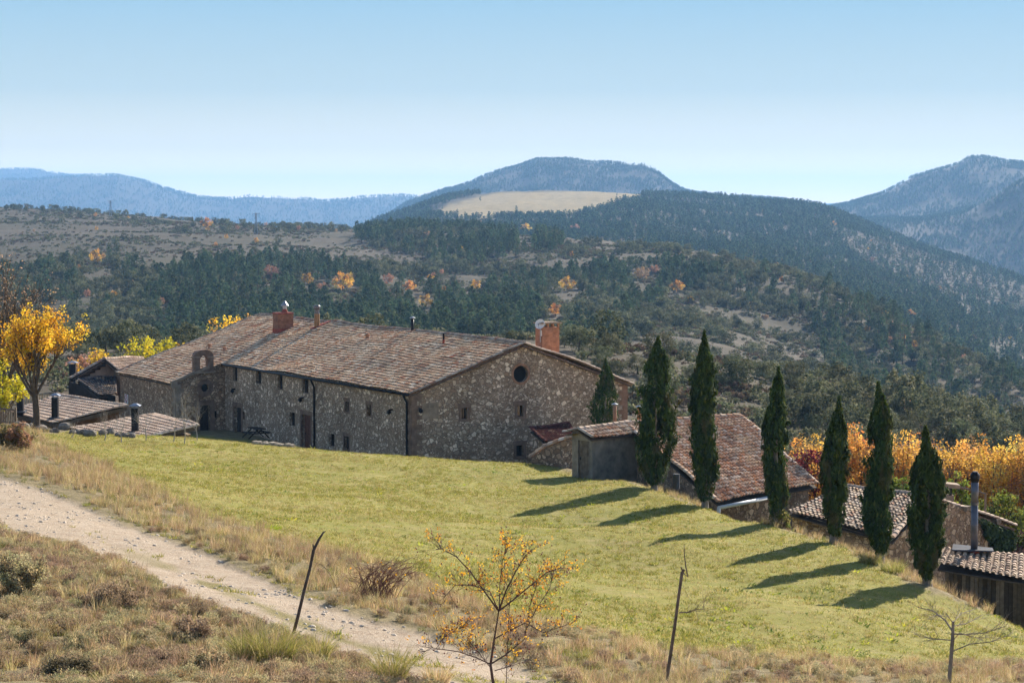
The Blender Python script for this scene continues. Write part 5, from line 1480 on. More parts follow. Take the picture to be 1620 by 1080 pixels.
rim = rest & (cv < hV[:-1, :-1].min(0)[None] + 400) & (np.abs(cv - np.interp(cu, [-100, 0, 250, 480, 560], [329, 329, 346, 362, 366])) < 4) & (cu < 560)
dO = np.where(rim, 0.006 * np.clip(.4 + 3 * pch, 0, 2), dO)
dB = np.where(isM, np.where(inS, 0.24, np.where(plate, 0.06, 0.16)) * np.clip(.6 + 2.2 * pch2, .05, 2), dB)
dP6 = np.where(h6 & ~cfield, np.where(inS6, 0.006, 0.017 * np.clip(1.1 + 1.6 * pch, .15, 1.6)), 0)
dP6 = np.where(h6 & cfield, 0.00004, dP6)
dPm = np.where(mts, 0.013 * np.clip(1.0 + 1.7 * pch, .05, 1.7), 0)
dPf = np.where(farr & (cD < 14000), 0.0022 * np.clip(1.0 + 1.5 * pch, .2, 1.7), 0)
near = (SEG <= 2) & (cD > 215)
nright = np.clip((cu - 1180) / 160, 0, 1) * np.clip((cv - 596) / 30, 0, 1)
dO = np.where(near & (cu > 850), 0.0016 + 0.017 * nright * np.clip(1 + 2.2 * pch2, .1, 2), dO)
dO = np.where(near & (cu <= 850), 0.004, dO)
dB = np.where(h6 & inS6, 0.06, dB)
dB = np.where(near, 0.15 * np.clip(.6 + 2.4 * pch2, .02, 2), dB)
dA = np.where(isM & (inP | inM | inO), 0.0007, np.where(isM, 0.0002, 0)); dA = np.where(isM & inM, 0.0035, dA)
dA = np.where(h6 & ~cfield, 0.0004, dA); dA = np.where(mts, 0.0001, dA); dA = np.where(near & (cu > 1150), 0.0016, dA)
dA = np.where(near & (cu < 1000), 0, dA)

def sample(dens, cap=None):
    lam = dens * cell_area * cvis
    n = rng.poisson(np.clip(lam, 0, 60))
    ii, jj = np.nonzero(n)
    cnt = n[ii, jj]; I = np.repeat(ii, cnt); J = np.repeat(jj, cnt); s = rng.uniform(size=(len(I), 1)); t = rng.uniform(size=(len(I), 1))
    p = (ca[I, J] * (1 - s) + ca[I, J + 1] * s) * (1 - t) + (ca[I + 1, J] * (1 - s) + ca[I + 1, J + 1] * s) * t
    return p
def put(name, me, p, s, label, cat, group, rz=None, sz=None):
    o = link(name, me); o.location = tuple(p); o.rotation_euler = (0, 0, rng.uniform(0, 6.28) if rz is None else rz); o.scale = (s, s, s * (sz or rng.uniform(.85, 1.15)))
    return tag(o, label, cat, group)
def forest(pts, smin, smax, nv):
    n = len(pts); rot = np.zeros((n, 3)); rot[:, 2] = rng.uniform(0, 6.28, n); rot[:, :2] = rng.normal(0, .04, (n, 2))
    return rot, rng.uniform(smin, smax, n), rng.integers(0, nv, n)
def inview(p):
    u, v = proj(p); return (u > -5) & (u < 1625)

# hand-placed holm oaks on the slope just behind the house: u, v of the foot, crown width in pixels
OAKS = [(916,557,52,'wide holm oak just past the orange brick chimney'),(893,549,22,0),(930,566,26,0),(946,560,22,0),(921,573,16,0),(968,562,42,0),(957,569,30,0),(948,588,34,0),(972,597,40,0),(1008,592,42,0),(1043,566,54,'large holm oak rising directly behind the first broad ragged cypress'),(1052,588,36,0),(1030,600,30,0),
 (1165,614,66,'biggest round holm oak, standing between the second and third cypress'),(1098,606,36,0),(1134,612,28,0),(1212,600,42,0),(1228,609,30,0),(1256,601,40,'holm oak on the skyline of the near slope right of the third cypress'),(1295,601,28,0),(1303,607,34,0),(1251,622,36,0),(1276,627,34,0),(1240,634,28,0),(1262,650,38,0),(1290,660,44,0),(1254,664,26,0),(1281,688,48,0),(1305,640,36,0),(1322,676,40,0),(1345,650,44,0),(1350,684,40,0),(1380,662,42,0),(1412,668,40,0),(1440,690,44,0),(1466,672,40,0),(1500,690,46,0),(1532,706,42,0),(1570,704,48,0),(1600,716,44,0),(1360,625,34,0),(1400,640,38,0),(1445,655,36,0),(1490,664,38,0),(1540,682,40,0),(1590,690,40,0),
 (720,532,20,0),(690,540,22,0),(765,536,24,0),(806,540,22,0),(820,538,16,0),(655,535,14,0),(742,534,14,0),
 (168,556,46,'dark round holm oak standing in the gap behind the small yellow tree'),(206,560,28,0),(240,560,30,0),(188,560,22,0),(130,566,26,0),(270,561,20,0)]
n_oak = 0
AUTS_C = [(153,405,30),(327,352,22),(430,428,26),(487,440,24),(542,445,40),(548,438,24),(510,452,18),(614,440,22),(648,452,24),(674,475,28),(616,462,14),(752,450,22),(682,438,14),(897,448,30),(1016,432,28),(1035,425,18),(1072,452,26),(878,489,26),(832,362,22),(908,362,20),(962,355,16),(1217,345,14),(1235,345,14),(1318,352,18),(1380,408,14),(1440,497,20)]
def clear_auts(p):
    pu, pv = proj(p); k = np.ones(len(p), bool)
    for (u, v, w) in AUTS_C: k &= ((pu - u) / (w * .75)) ** 2 + ((pv - v - w * .75) / (w * .85)) ** 2 > 1
    return p[k]
for k, (u, v, w, lb) in enumerate(OAKS):
    p = hill_at(u, v); s = max(.35, w / F * p[1] / 4.9)
    t = empty('holm_oak', p); tag(t, lb or 'rounded grey-green holm oak on the slope just beyond the buildings', 'tree', 'holm oaks on the near slope')
    t.rotation_euler = (0, 0, rng.uniform(0, 6.28)); t.scale = (s, s, s * rng.uniform(.85, 1.05))
    link('crown', OAKN[k % 4], t)
    mb = MB(); mb.tube([(0, 0, -.6), (.1, 0, .6), (0, .1, 1.7)], [.22, .18, .1], 6); tr = link('trunk', mb.mesh('trunk', M_BARK), t)
    n_oak += 1
pO = clear_auts(sample(dO)); pO = pO[np.argsort(pO[:, 1])]
vis = inview(pO); ind = np.nonzero(vis)[0][:225]
for k in ind: put('holm_oak', OAKM[k % 4], pO[k], rng.uniform(.55, 1.15), 'rounded grey-green holm oak scattered over the valley slopes', 'tree', 'holm oaks across the valley')
mask = np.ones(len(pO), bool); mask[ind] = False; restO = pO[mask]
r_, s_, v_ = forest(restO, .55, 1.2, 4); scatter('oak_woodland', restO, r_, s_, v_, OAKM)
pP = clear_auts(sample(dP)); pP = pP[np.argsort(pP[:, 1])]
ind = np.nonzero(inview(pP))[0][:295]
for k in ind: put('pine_tree', PINEM[k % 4], pP[k], rng.uniform(.7, 1.15), 'dark green pine in the wood across the valley behind the farmhouse', 'tree', 'pines across the valley')
mask = np.ones(len(pP), bool); mask[ind] = False; restP = pP[mask]
r_, s_, v_ = forest(restP, .6, 1.2, 4); scatter('pine_forest', restP, r_, s_, v_, PINEM)
p6 = sample(dP6); r_, s_, v_ = forest(p6, .6, 1.25, 3); scatter('hill_forest', p6, r_, s_, v_, FARM)
pm = sample(dPm); r_, s_, v_ = forest(pm, .7, 1.3, 3); scatter('mountain_forest', pm, r_, s_, v_, FARM)
pf = sample(dPf); r_, s_, v_ = forest(pf, 1.1, 2.0, 3); scatter('distant_forest', pf, r_, s_, v_, FARM)
pB = sample(dB); r_, s_, v_ = forest(pB, .4, 1.7, 4); scatter('scrub_vegetation', pB, r_, s_, v_, BUSHM)
print('trees', len(pO), len(pP), len(p6), len(pm), len(pf), len(pB))
# autumn trees: those the photo picks out, then a random few
AUTS = [(153,405,30,0),(327,352,22,0),(430,428,26,2),(487,440,24,0),(542,445,40,0),(548,438,24,3),(510,452,18,2),(614,440,22,2),(648,452,24,0),(674,475,28,0),(616,462,14,2),(752,450,22,0),(682,438,14,3),(897,448,30,0),(1016,432,28,2),(1035,425,18,2),(1072,452,26,0),(878,489,26,0),(832,362,22,0),(878,365,14,0),(908,362,20,2),(962,355,16,0),(676,372,18,2),(760,350,10,0),(1217,345,14,0),(1235,345,14,2),(1318,352,18,0),(1268,420,8,3),(1380,408,14,2),(1486,455,10,0),(1412,440,8,2),(1440,497,20,0),(1412,500,14,2),(1395,510,14,3),(1372,520,14,0),(1405,535,16,2),(1390,525,12,0),(1500,520,10,2),(1545,535,10,2),(1575,535,10,0),(1212,500,10,2),(1212,425,10,0)]
grp = 'autumn trees across the valley'
for k, (u, v, w, t) in enumerate(AUTS):
    p = hill_at(u, v + w * .42); s = w / F * p[1] / (5.2 if p[1] < 2000 else 7.5)
    put('autumn_tree', AUTM[t], p - np.array([0, 0, .4]), s, ('orange-leaved tree standing among the green woods across the valley', 0, 'reddish-brown tree standing among the green woods across the valley', 'bright yellow tree standing among the green woods across the valley')[0 if t == 1 else t], 'tree', grp, sz=.8)
pA = sample(dA); pA = pA[inview(pA)]; pA = pA[rng.permutation(len(pA))[:210]]
for k, p in enumerate(pA):
    t = int(rng.choice([0, 1, 2, 2, 3], p=[.3, .25, .2, .15, .1])); t = t if p[1] > 500 else 2
    put('autumn_tree', AUTM[t], p, rng.uniform(.35, .65), ('small orange tree dotted among the distant woods', 'small orange tree dotted among the distant woods', 'small reddish tree dotted among the distant woods', 'small yellow tree dotted among the distant woods')[t], 'tree', grp)

# power poles on the plateau
def pylon(u, v, h, label):
    p = hill_at(u, v); t = empty('power_pylon', p); tag(t, label, 'pylon'); mb = MB()
    for sx, sy in ((-1, -1), (1, -1), (1, 1), (-1, 1)): mb.tube([p + [sx * .8, sy * .8, -.5], p + [sx * .25, sy * .25, h]], .12, 4)
    for k in range(6):
        a, b = k / 6, (k + 1) / 6; wa, wb = .8 - .55 * a, .8 - .55 * b
        mb.tube([p + [-wa, -wa, h * a], p + [wb, -wb, h * b]], .08, 3); mb.tube([p + [wa, -wa, h * a], p + [-wb, -wb, h * b]], .08, 3)
    mb.build('lattice_mast', M_STEEL, t)
    mb = MB(); mb.tube([p + [-2.2, 0, h * .97], p + [2.2, 0, h * .97]], .13, 4); mb.tube([p + [-1.6, 0, h * .85], p + [1.6, 0, h * .85]], .12, 4); mb.build('crossarm', M_STEEL, t)
pylon(175, 343, 11.5, 'grey lattice power pylon on the plateau, farther from the golden hill'); pylon(405, 371, 12, 'grey lattice power pylon on the plateau, nearer to the golden hill')
# ================================================================ CYPRESSES
def cypress(base, H, W, seed, label, ragged=1.0, n=19000, bare=.04, group='row of cypresses', tilt=0.0):
    rng = np.random.default_rng(seed)
    t = empty('cypress', base); tag(t, label, 'tree', group)
    # side plumes: the crown is many upright sprays rather than one solid spindle
    K = 70; hk = rng.uniform(.02, .80, K); ak = rng.uniform(0, 2 * pi, K)
    prof = lambda h: np.interp(h, [0, .03, .10, .25, .42, .58, .72, .84, .93, 1.0], [.25, .45, .68, .92, 1.0, .92, .70, .44, .22, .03])
    rk = prof(hk) * W / 2 * rng.uniform(.40, .98, K)
    lk = H * rng.uniform(.10, .22, K) * (1 - .3 * hk); sk = rng.uniform(.13, .24, K) * W * .9
    m = n // (K + 22)
    cs, up, ns = [], [], []
    for i in range(K):
        s = rng.uniform(0, 1, m); wv = sk[i] * np.sin(np.clip(s * 1.15 + .12, 0, 1) * pi) ** .7 * (1 - .35 * s)
        a = rng.uniform(0, 2 * pi, m); q = rng.uniform(.55, 1, m) ** .5
        z = bare * H + hk[i] * (1 - bare) * H + s * lk[i]
        # plumes lean in with the outline above
        lean = np.minimum(1.0, prof((z / H - bare) / (1 - bare)) * W / 2 / max(rk[i], .05)) if rk[i] > 0 else 1
        rr = rk[i] * np.minimum(lean, 1.05) + .04 * ragged * s
        cx = np.cos(ak[i]) * rr; cyy = np.sin(ak[i]) * rr
        cs.append(np.stack([cx + np.cos(a) * wv * q, cyy + np.sin(a) * wv * q, z], 1))
        ns.append(np.stack([np.cos(a) + np.cos(ak[i]) * .8, np.sin(a) + np.sin(ak[i]) * .8, .25 + 0 * a], 1)); 
    # core and leader
    mc = m * 22; h = rng.uniform(0, 1, mc) ** .9; a = rng.uniform(0, 2 * pi, mc); q = rng.uniform(.3, 1, mc) ** .5
    wob = 1 + .16 * np.sin(h * 37 + a * 2 + seed) + .12 * np.sin(a * 3 + h * 11)
    R = prof(h) * W / 2 * q * wob * .96
    cs.append(np.stack([np.cos(a) * R, np.sin(a) * R, bare * H + h * (1 - bare) * H], 1)); ns.append(np.stack([np.cos(a), np.sin(a), .2 + 0 * a], 1))
    # a few stray sprays poking out
    for i in range(int(16 * ragged + 5)):
        hh = rng.uniform(.12, .8); aa = rng.uniform(0, 2 * pi); r0 = prof(hh) * W / 2; mm = 50; s = rng.uniform(0, 1, mm)
        d = np.array([cos(aa) * .6, sin(aa) * .6, .8]); L = W * rng.uniform(.18, .42)
        c = np.array([cos(aa) * r0 * .85, sin(aa) * r0 * .85, bare * H + hh * H * .9]) + d * (s * L)[:, None] + rng.normal(0, .035, (mm, 3)); cs.append(c); ns.append(np.tile(d, (mm, 1)) + rng.normal(0, .3, (mm, 3)))
    c = np.concatenate(cs); nn = np.concatenate(ns) + rng.normal(0, .45, (len(c), 3) if False else c.shape)
    cols = pick_cols(rng, [((.045, .075, .020), 5), ((.065, .098, .026), 3), ((.030, .050, .016), 3), ((.12, .135, .032), 1.2)], len(c))
    pz = fbm(np.arctan2(c[:, 1], c[:, 0]) * 1.3 + seed, c[:, 2] / 1.1, seed, 3)
    br = np.clip(pz * 3 - 1.0, 0, .6)[:, None]; cols = cols * (1 - br) + np.array([.13, .10, .045]) * br
    keep = (pz > -.42 + .1 * ragged) | (np.hypot(c[:, 0], c[:, 1]) < W * .22); c, nn, cols = c[keep], nn[keep], cols[keep]
    c[:, 0] += tilt * c[:, 2] + .05 * np.sin(c[:, 2] * 1.1 + seed); c[:, 1] += .04 * np.cos(c[:, 2] * .9 + seed)
    V, Fc = cloud(rng, c, nn, rng.uniform(.13, .32, len(c)), .34, np.array([0, 0, 1.0]))
    link('crown', np_mesh('crown', V, Fc, M_CYP, cols), t)
    mb = MB(); mb.tube([(0, 0, -.4), (0, 0, .1), (.02, 0, .5), (0, 0, H * .35), (0, 0, H * .9)], [.26, .19, .15, .12, .02], 8)
    for k in range(9): a = k * .7; mb.tube([(cos(a) * .1, sin(a) * .1, .25 + .03 * k), (cos(a) * W * .16, sin(a) * W * .16, .8 + .05 * k), (cos(a) * W * .25, sin(a) * W * .25, 1.6)], [.035, .025, .012], 5)
    link('trunk', mb.mesh('trunk', M_BARKGREY), t)
    return t
CYPS = [(1035,776,533,66,'broad ragged cypress standing nearest the block shed with the wooden door',1.6),(1115,803,524,48,'tall narrow cypress in front of the middle of the long barn roof',.9),(1226,832,582,43,'slim cypress at the lower corner of the long barn roof beside the pale drainpipe',.8),
 (1319,860,629,43,'short cypress in front of the gap between the long barn and the second tiled roof',.8),(1392,887,606,50,'thick tall cypress in front of the second tiled roof, next to last in the row',.8),(1467,924,676,56,'stout cypress ending the row, nearest the tall metal flue',1.3)]
for k, (u, vb, vt, w, lb, rg_) in enumerate(CYPS):
    p = P(u, vb, (113.3, 107, 100, 94.5, 89.6, 84)[k]); p[2] = ground_z(p[0], p[1]); H = z_of(vt, p[1]) - p[2]; W = w / F * p[1]
    cypress(p, H, W * .96, 300 + k, lb, rg_, tilt=(.02, -.012, .01, .022, -.015, -.02)[k])
p = P(957, 705, 156.5); p[2] = -18.9; H = z_of(567, p[1]) - p[2]
cypress(p, H, 44 / F * p[1], 320, 'small cypress growing against the gable wall of the farmhouse', .7, 9000, group='')

# ================================================================ BROADLEAF TREES (trunk, limbs, leaves)
def grow(rng, mb, p, d, L, r, lev, nch, spread, upb, tips, segs=4, gnarl=.12, col=(1, 1, 1), sides=5, ratio=.62, twig=None):
    pts = [np.array(p, float)]; d = np.array(d, float)
    for k in range(segs):
        d = d + rng.normal(0, gnarl, 3) + np.array([0, 0, upb * .25]); d /= np.linalg.norm(d)
        pts.append(pts[-1] + d * L / segs)
    rad = [r * (1 - .55 * k / segs) for k in range(segs + 1)]
    mb.tube(pts, rad, sides if r > .02 else 3, col, cap=False)
    if lev == 0:
        tips.append((pts[-1], d)); tips.append((pts[segs // 2], d)); return
    for k in range(nch):
        f = rng.uniform(.35, 1.0) if k else 1.0
        i = min(segs - 1, int(f * segs)); q = pts[i] + (pts[i + 1] - pts[i]) * (f * segs - i)
        a = rng.uniform(0, 2 * pi); perp = np.cross(d, [cos(a), sin(a), .3]); perp /= np.linalg.norm(perp) + 1e-9
        sp = spread * rng.uniform(.6, 1.3) if k else spread * .35
        nd_ = d * cos(sp) + perp * sin(sp)
        grow(rng, mb, q, nd_, L * ratio * rng.uniform(.8, 1.2), r * .5, lev - 1, nch, spread, upb, tips, max(2, segs - 1), gnarl, col, sides, ratio)

def leaves_at(rng, tips, per, rad, size, pal, aspect=.8, droop=0, keep=1.0):
    t = np.array([q[0] for q in tips]); 
    if keep < 1: t = t[rng.uniform(size=len(t)) < keep]
    return clump_crown(rng, t, np.full(len(t), rad), per, size, aspect, pal, .3, 1.0, cjit=.25)

def leafy_tree(name, base, seed, label, cat, H, trunk, nlimb, limbL, lev, nch, spread, pal, per, rad, size, bark=M_BARK, up=.5, r0=.12, keep=1.0, group=None, limb_tilt=(.5, .9), bare=False, mat=None):
    rng = np.random.default_rng(seed); t = empty(name, base); tag(t, label, cat, group); mb = MB(); tips = []
    top = np.array([rng.normal(0, .08), rng.normal(0, .08), trunk])
    mb.tube([(0, 0, -.5), (0, 0, .1), top * .5 + [.03, 0, 0], top], [r0 * 1.5, r0 * 1.1, r0, r0 * .92], 9, cap=False)
    for k in range(nlimb):
        a = 2 * pi * k / nlimb + rng.uniform(-.3, .3); ti = rng.uniform(*limb_tilt) if k else .1
        grow(rng, mb, top * rng.uniform(.82, 1.0), [cos(a) * sin(ti), sin(a) * sin(ti), cos(ti)], limbL * rng.uniform(.85, 1.15), r0 * .5, lev, nch, spread, up, tips)
    link('trunk', mb.mesh('trunk', bark), t)
    if not bare:
        V, Fc, C = leaves_at(rng, tips, per, rad, size, pal, keep=keep); link('crown', np_mesh('crown', V, Fc, mat or M_AUT, C), t)
    return t
# big yellow tree by the sheds
p = ground_at(58, 681); yt = leafy_tree('yellow_tree', p, 401, 'golden-yellow tree with a short stout trunk beside the tiled shed', 'tree', 7, 2.0, 9, 2.45, 2, 5, .5, PAL_YE, 22, .28, .12, r0=.19, up=.5, limb_tilt=(.25, .7))
# reddish, nearly bare tree at the edge
p = P(2, 660, 147); p[2] = -14.5; leafy_tree('bare_tree', p, 402, 'tall nearly leafless tree with a reddish haze of twigs behind the yellow tree', 'tree', 11, 2.6, 10, 3.9, 3, 5, .5, PAL_RB, 3, .16, .11, r0=.2, up=.35, keep=.28, limb_tilt=(.3, .9))
p = P(2, 668, 145); p[2] = -15.0; leafy_tree('yellow_green_tree', p, 403, 'yellow-green tree at the picture edge above the picket fence', 'tree', 5, 1.3, 8, 1.9, 2, 4, .6, PAL_YG, 14, .28, .17, r0=.12, up=.3, limb_tilt=(.5, 1.1))
# yellow trees peeping out behind the house and the chapel
for k, (u, vt, D, h, w, pal, lb) in enumerate([(155,545,214,5.6,.9,PAL_YE,'small yellow tree behind the timber-eaved barn'),(140,560,216,4.6,.9,PAL_RB,'thin brownish tree beside the black flue of the timber-eaved barn'),(232,542,214,5.2,1.1,PAL_YG,'yellow-green round tree showing over the chapel end of the roof'),(256,540,217,5.0,1.0,PAL_YG,'yellow-green bush-like tree next to the half-hidden rafter'),
    (300,528,214,6,.8,PAL_YE,'golden treetop just clearing the sloping roof edge, lowest of them'),(325,518,214,6.4,.7,PAL_YE,'golden treetop midway along the sloping roof edge'),(365,496,215,7.2,1.0,PAL_YE,'bright golden treetop beside the upper roof edge near the brick chimney'),(384,499,216,7,.7,PAL_YE,'small golden treetop closest to the top of the sloping roof edge'),(285,536,215,5.6,.7,PAL_GB,'dull green treetop among the golden ones behind the roof edge')]):
    p = P(u, vt, D); h *= 1.5; p[2] = z_of(vt, D) - h * .82
    leafy_tree('yellow_tree' if pal is not PAL_RB else 'brown_tree', p, 410 + k, lb, 'tree', h, h * .35, 6, h * .30 * w, 1, 5, .55, pal, 22, .34 * w + .1, .2, r0=.09, up=.5, limb_tilt=(.2, .8))
# hedge-like row of autumn trees below the barns
ARO = [(1262,690,128),(1290,682,131),(1340,668,127),(1362,664,126),(1408,690,128),(1430,676,126),(1452,682,130),(1492,690,128),(1512,698,124),(1530,690,126),(1552,684,128),(1572,690,124),(1598,684,126),(1622,690,124),(1385,700,133),(1475,700,134),(1646,690,126),(1320,690,133)]
ALAB = {0:'orange-red tree just past the foot of the long barn roof'}
apr = [autumn_mesh(440 + k, PAL_OR, 170, 46, .135, 7.5, 1.75, .8) for k in range(4)]
AME = [crown_me('crown', a, M_AUT) for a in apr]
def tk(seed, h=6.5):
    rng = np.random.default_rng(seed); mb = MB(); tips = []
    mb.tube([(0, 0, -.6), (.05, 0, 1.2), (0, .1, 3), (0, 0, h)], [.14, .11, .08, .02], 6)
    for k in range(12): a = k * 2.4; z = 1.2 + k * .38; grow(rng, mb, (0, 0, z), (cos(a) * .7, sin(a) * .7, .9), 1.7, .035, 1, 3, .5, .4, tips, 3)
    return mb.mesh('trunk', M_BARK)
TME = [tk(450), tk(451)]
for k, (u, vt, D) in enumerate(ARO):
    p = P(u, vt, D); s = rng.uniform(.92, 1.08); p[2] -= 7.7 * s
    t = empty('autumn_tree', p); t.rotation_euler = (0, 0, rng.uniform(0, 6)); t.scale = (s * (.85 if k % 3 else 1.05), s * .95, s)
    tag(t, ALAB.get(k, 'tall orange-leaved tree in the row beyond the tiled roofs'), 'tree', 'autumn trees beyond the tiled roofs'); link('crown', AME[k % 4], t); link('trunk', TME[k % 2], t)
# dark red shrub and green bushes among them
def bush(name, u, vt, D, h, w, pal, seed, label, mat=None, leaf=.17, n=46, per=34, vary=.5):
    rng = np.random.default_rng(seed); p = P(u, vt, D); p[2] -= h; t = empty(name, p); tag(t, label, 'shrub')
    d = sph(rng, n); c = d * (rng.uniform(.3, 1, (n, 1)) ** .5) * np.array([w / 2, w / 2, h * .45]); c[:, 2] += h * .5
    V, Fc, C = clump_crown(rng, c, rng.uniform(.22, .4, n) * min(1.3, w / 2.2), per, leaf, .7, pal, .6, 1.1, cjit=.25)
    link('foliage', np_mesh('foliage', V, Fc, mat or M_AUT, C), t)
    mb = MB(); tips = []
    for k in range(6): a = k * 1.05; grow(rng, mb, (0, 0, 0), (cos(a) * .45, sin(a) * .45, 1), h * .75, .035, 1, 3, .45, .3, tips, 3)
    link('stem', mb.mesh('stem', M_BARK), t)
bush('red_shrub', 1290, 706, 122.5, 2.8, 2.8, [((.14, .025, .03), 3), ((.20, .045, .035), 2), ((.10, .07, .05), 2)], 461, 'dark red shrub at the lower end of the long barn roof')
bush('green_shrub', 1436, 748, 118, 2.6, 1.9, PAL_GB, 462, 'green shrub showing between the last two cypresses')
bush('green_shrub', 1512, 746, 117, 3.0, 1.5, PAL_GB, 463, 'narrow green shrub behind the stone-capped chimney')
bush('green_shrub', 1583, 775, 117, 3.2, 2.6, PAL_GB, 464, 'broad glossy green shrub behind the ivy-covered gable corner')
bush('green_shrub', 1626, 800, 116, 2.8, 2.4, PAL_GB, 466, 'dark green shrub above the plain brown roof')
bush('small_shrub', 1236, 806, 99.5, .9, 1.0, [((.14, .16, .04), 3), ((.2, .16, .06), 2)], 465, 'low green shrub at the foot of the third cypress', leaf=.1, n=26, per=24)
# ivy on the gable corner: leaves lying on the wall
rng_i = np.random.default_rng(8); gl = glen - .3
pts = []; 
while len(pts) < 2600:
    x = rng_i.uniform(gl - 3.4, gl + .25); ytop = er[2] - .2 + (gl - x) * (apex[2] - er[2]) / (glen - ax) * .98; y = rng_i.uniform(-17.2, ytop)
    f = (x - (gl - 3.3)) / 3.3
    if y > ytop - .35 - 2.9 * max(f, 0) ** 1.3 - .25 * sin(x * 7): pts.append((x, y, -rng_i.uniform(.03, .28 + .15 * f)))
ivp = np.array([fG2.w(*q) for q in pts]); ib = ivp.mean(0)
V, Fc = cloud(rng_i, ivp - ib, np.tile(-fG2.n + [0, 0, .4], (len(pts), 1)) + rng_i.normal(0, .4, (len(pts), 3)), rng_i.uniform(.13, .25, len(pts)), .85)
o = link('ivy', np_mesh('ivy', V, Fc, M_LEAF, pick_cols(rng_i, [((.035, .06, .02), 3), ((.05, .085, .028), 3), ((.1, .14, .05), 1)], len(pts)))); o.location = tuple(ib); tag(o, 'dense green ivy hanging over the gable corner beside the metal flue', 'ivy')

# saplings along the lawn edge, bare and pale
SAP = [(114,692,665,'thin bare sapling among the boulders beside the yellow tree'),(166,697,655,'forked bare sapling in front of the half-sunken shed'),(192,700,655,'straight bare sapling nearest the black flue'),(231,698,640,'slender bare sapling just past the black flue'),(275,699,628,'leaning bare sapling before the chapel corner'),(292,702,620,'tallest bare sapling, with spreading pale twigs before the chapel'),(312,696,640,'twiggy bare sapling before the chapel door')]
for k, (u, vb, vt, lb) in enumerate(SAP):
    p = ground_at(u, vb); h = z_of(vt, p[1]) - p[2]; leafy_tree('bare_sapling', p, 470 + k, lb, 'sapling', h, h * .3, 5, h * .45, 2, 4, .7, None, 0, 0, 0, bark=simple('pale_bark', (.36, .32, .28), .9, .3, 6) if k == 0 else bpy.data.materials['pale_bark'], r0=.028, up=.2, bare=True, limb_tilt=(.2, .8), group='bare saplings along the lawn edge')
# leafy brown shrub at the fence
def ground_bush(name, u, v, w, h, pal, seed, label, mat=None, leaf=.07, n=50, per=40, twigs=14, twcol=M_BARK, group=None, cat='shrub'):
    rng = np.random.default_rng(seed); p = ground_at(u, v); t = empty(name, p - [0, 0, .03]); tag(t, label, cat, group)
    mb = MB(); tips = []
    for k in range(twigs): a = rng.uniform(0, 6.28); ti = rng.uniform(.1, 1.1); grow(rng, mb, (rng.normal(0, w * .1), rng.normal(0, w * .1), 0), (cos(a) * sin(ti) * w / h, sin(a) * sin(ti) * w / h, cos(ti)), h * .6, .012, 1, 4, .5, .2, tips, 3)
    link('twigs', mb.mesh('twigs', twcol), t)
    V, Fc, C = leaves_at(rng, tips, per, .09 * max(w, h) + .02, leaf, pal, .4 if mat is None else .6); V[:, 2] = np.maximum(V[:, 2], -.02)
    link('leaves', np_mesh('leaves', V, Fc, mat or M_LEAF, C), t)
    return t
ground_bush('brown_shrub', 20, 712, 1.8, 1.3, [((.34, .22, .12), 3), ((.40, .24, .10), 2), ((.22, .20, .08), 3)], 480, 'brown-leaved shrub below the picket fence at the lawn corner', M_AUT, .12)

# ================================================================ GRASS AND HEATH
def tuft(seed, nb, h, spread, wid, pal, lean=.5, seg=2):
    rng = np.random.default_rng(seed); V, Fc, C = [], [], []; cols = pick_cols(rng, pal, nb)
    for k in range(nb):
        a = rng.uniform(0, 2 * pi); r = spread * rng.uniform(0, 1) ** .5 * .5; b = np.array([cos(a) * r, sin(a) * r, -.02]); hh = h * rng.uniform(.5, 1.15)
        a2 = a + rng.normal(0, .8); d = np.array([cos(a2), sin(a2), 0]); ln = lean * rng.uniform(.2, 1.3); s = np.array([-d[1], d[0], 0]); ang = rng.uniform(0, pi); s = np.array([cos(ang), sin(ang), 0])
        i = len(V); w = wid * rng.uniform(.7, 1.3)
        for q in range(seg + 1):
            f = q / seg; c = b + d * ln * hh * f * f + np.array([0, 0, hh * f * (1 - .25 * ln * f)]); ww = w * (1 - f * .85)
            V += [c - s * ww, c + s * ww]
        for q in range(seg): Fc.append((i + 2 * q, i + 2 * q + 1, i + 2 * q + 3, i + 2 * q + 2)); C.append(cols[k])
    return np_mesh('tuft', np.array(V), np.array(Fc), M_GRASS, np.array(C))
PAL_DRY = [((.48, .36, .19), 4), ((.57, .45, .27), 3), ((.40, .26, .14), 3), ((.26, .25, .08), 2), ((.30, .26, .09), 2), ((.42, .26, .12), 1)]
PAL_OLV = [((.24, .23, .06), 4), ((.17, .19, .045), 3), ((.40, .32, .14), 3), ((.12, .15, .035), 2)]
PAL_LAWN = [((.27, .265, .046), 4), ((.35, .305, .068), 3), ((.15, .17, .028), 3.5), ((.52, .41, .17), 2.4)]
PAL_BRN = [((.30, .20, .12), 3), ((.22, .15, .09), 3), ((.38, .27, .16), 2)]
LT = [tuft(500 + k, 12, .075, .16, .007, PAL_LAWN, .9) for k in range(5)] + [tuft(506, 16, .13, .2, .009, PAL_LAWN, .8), tuft(507, 10, .09, .18, .008, [((.36, .29, .12), 1), ((.28, .25, .08), 1)], 1.0)]
DT = [tuft(520 + k, 44, .42, .32, .006, PAL_DRY, .55, 3) for k in range(4)] + [tuft(526 + k, 40, .26, .30, .007, PAL_OLV, .6, 3) for k in range(3)] + [tuft(530 + k, 26, .6, .25, .005, PAL_BRN, .35, 3) for k in range(2)]
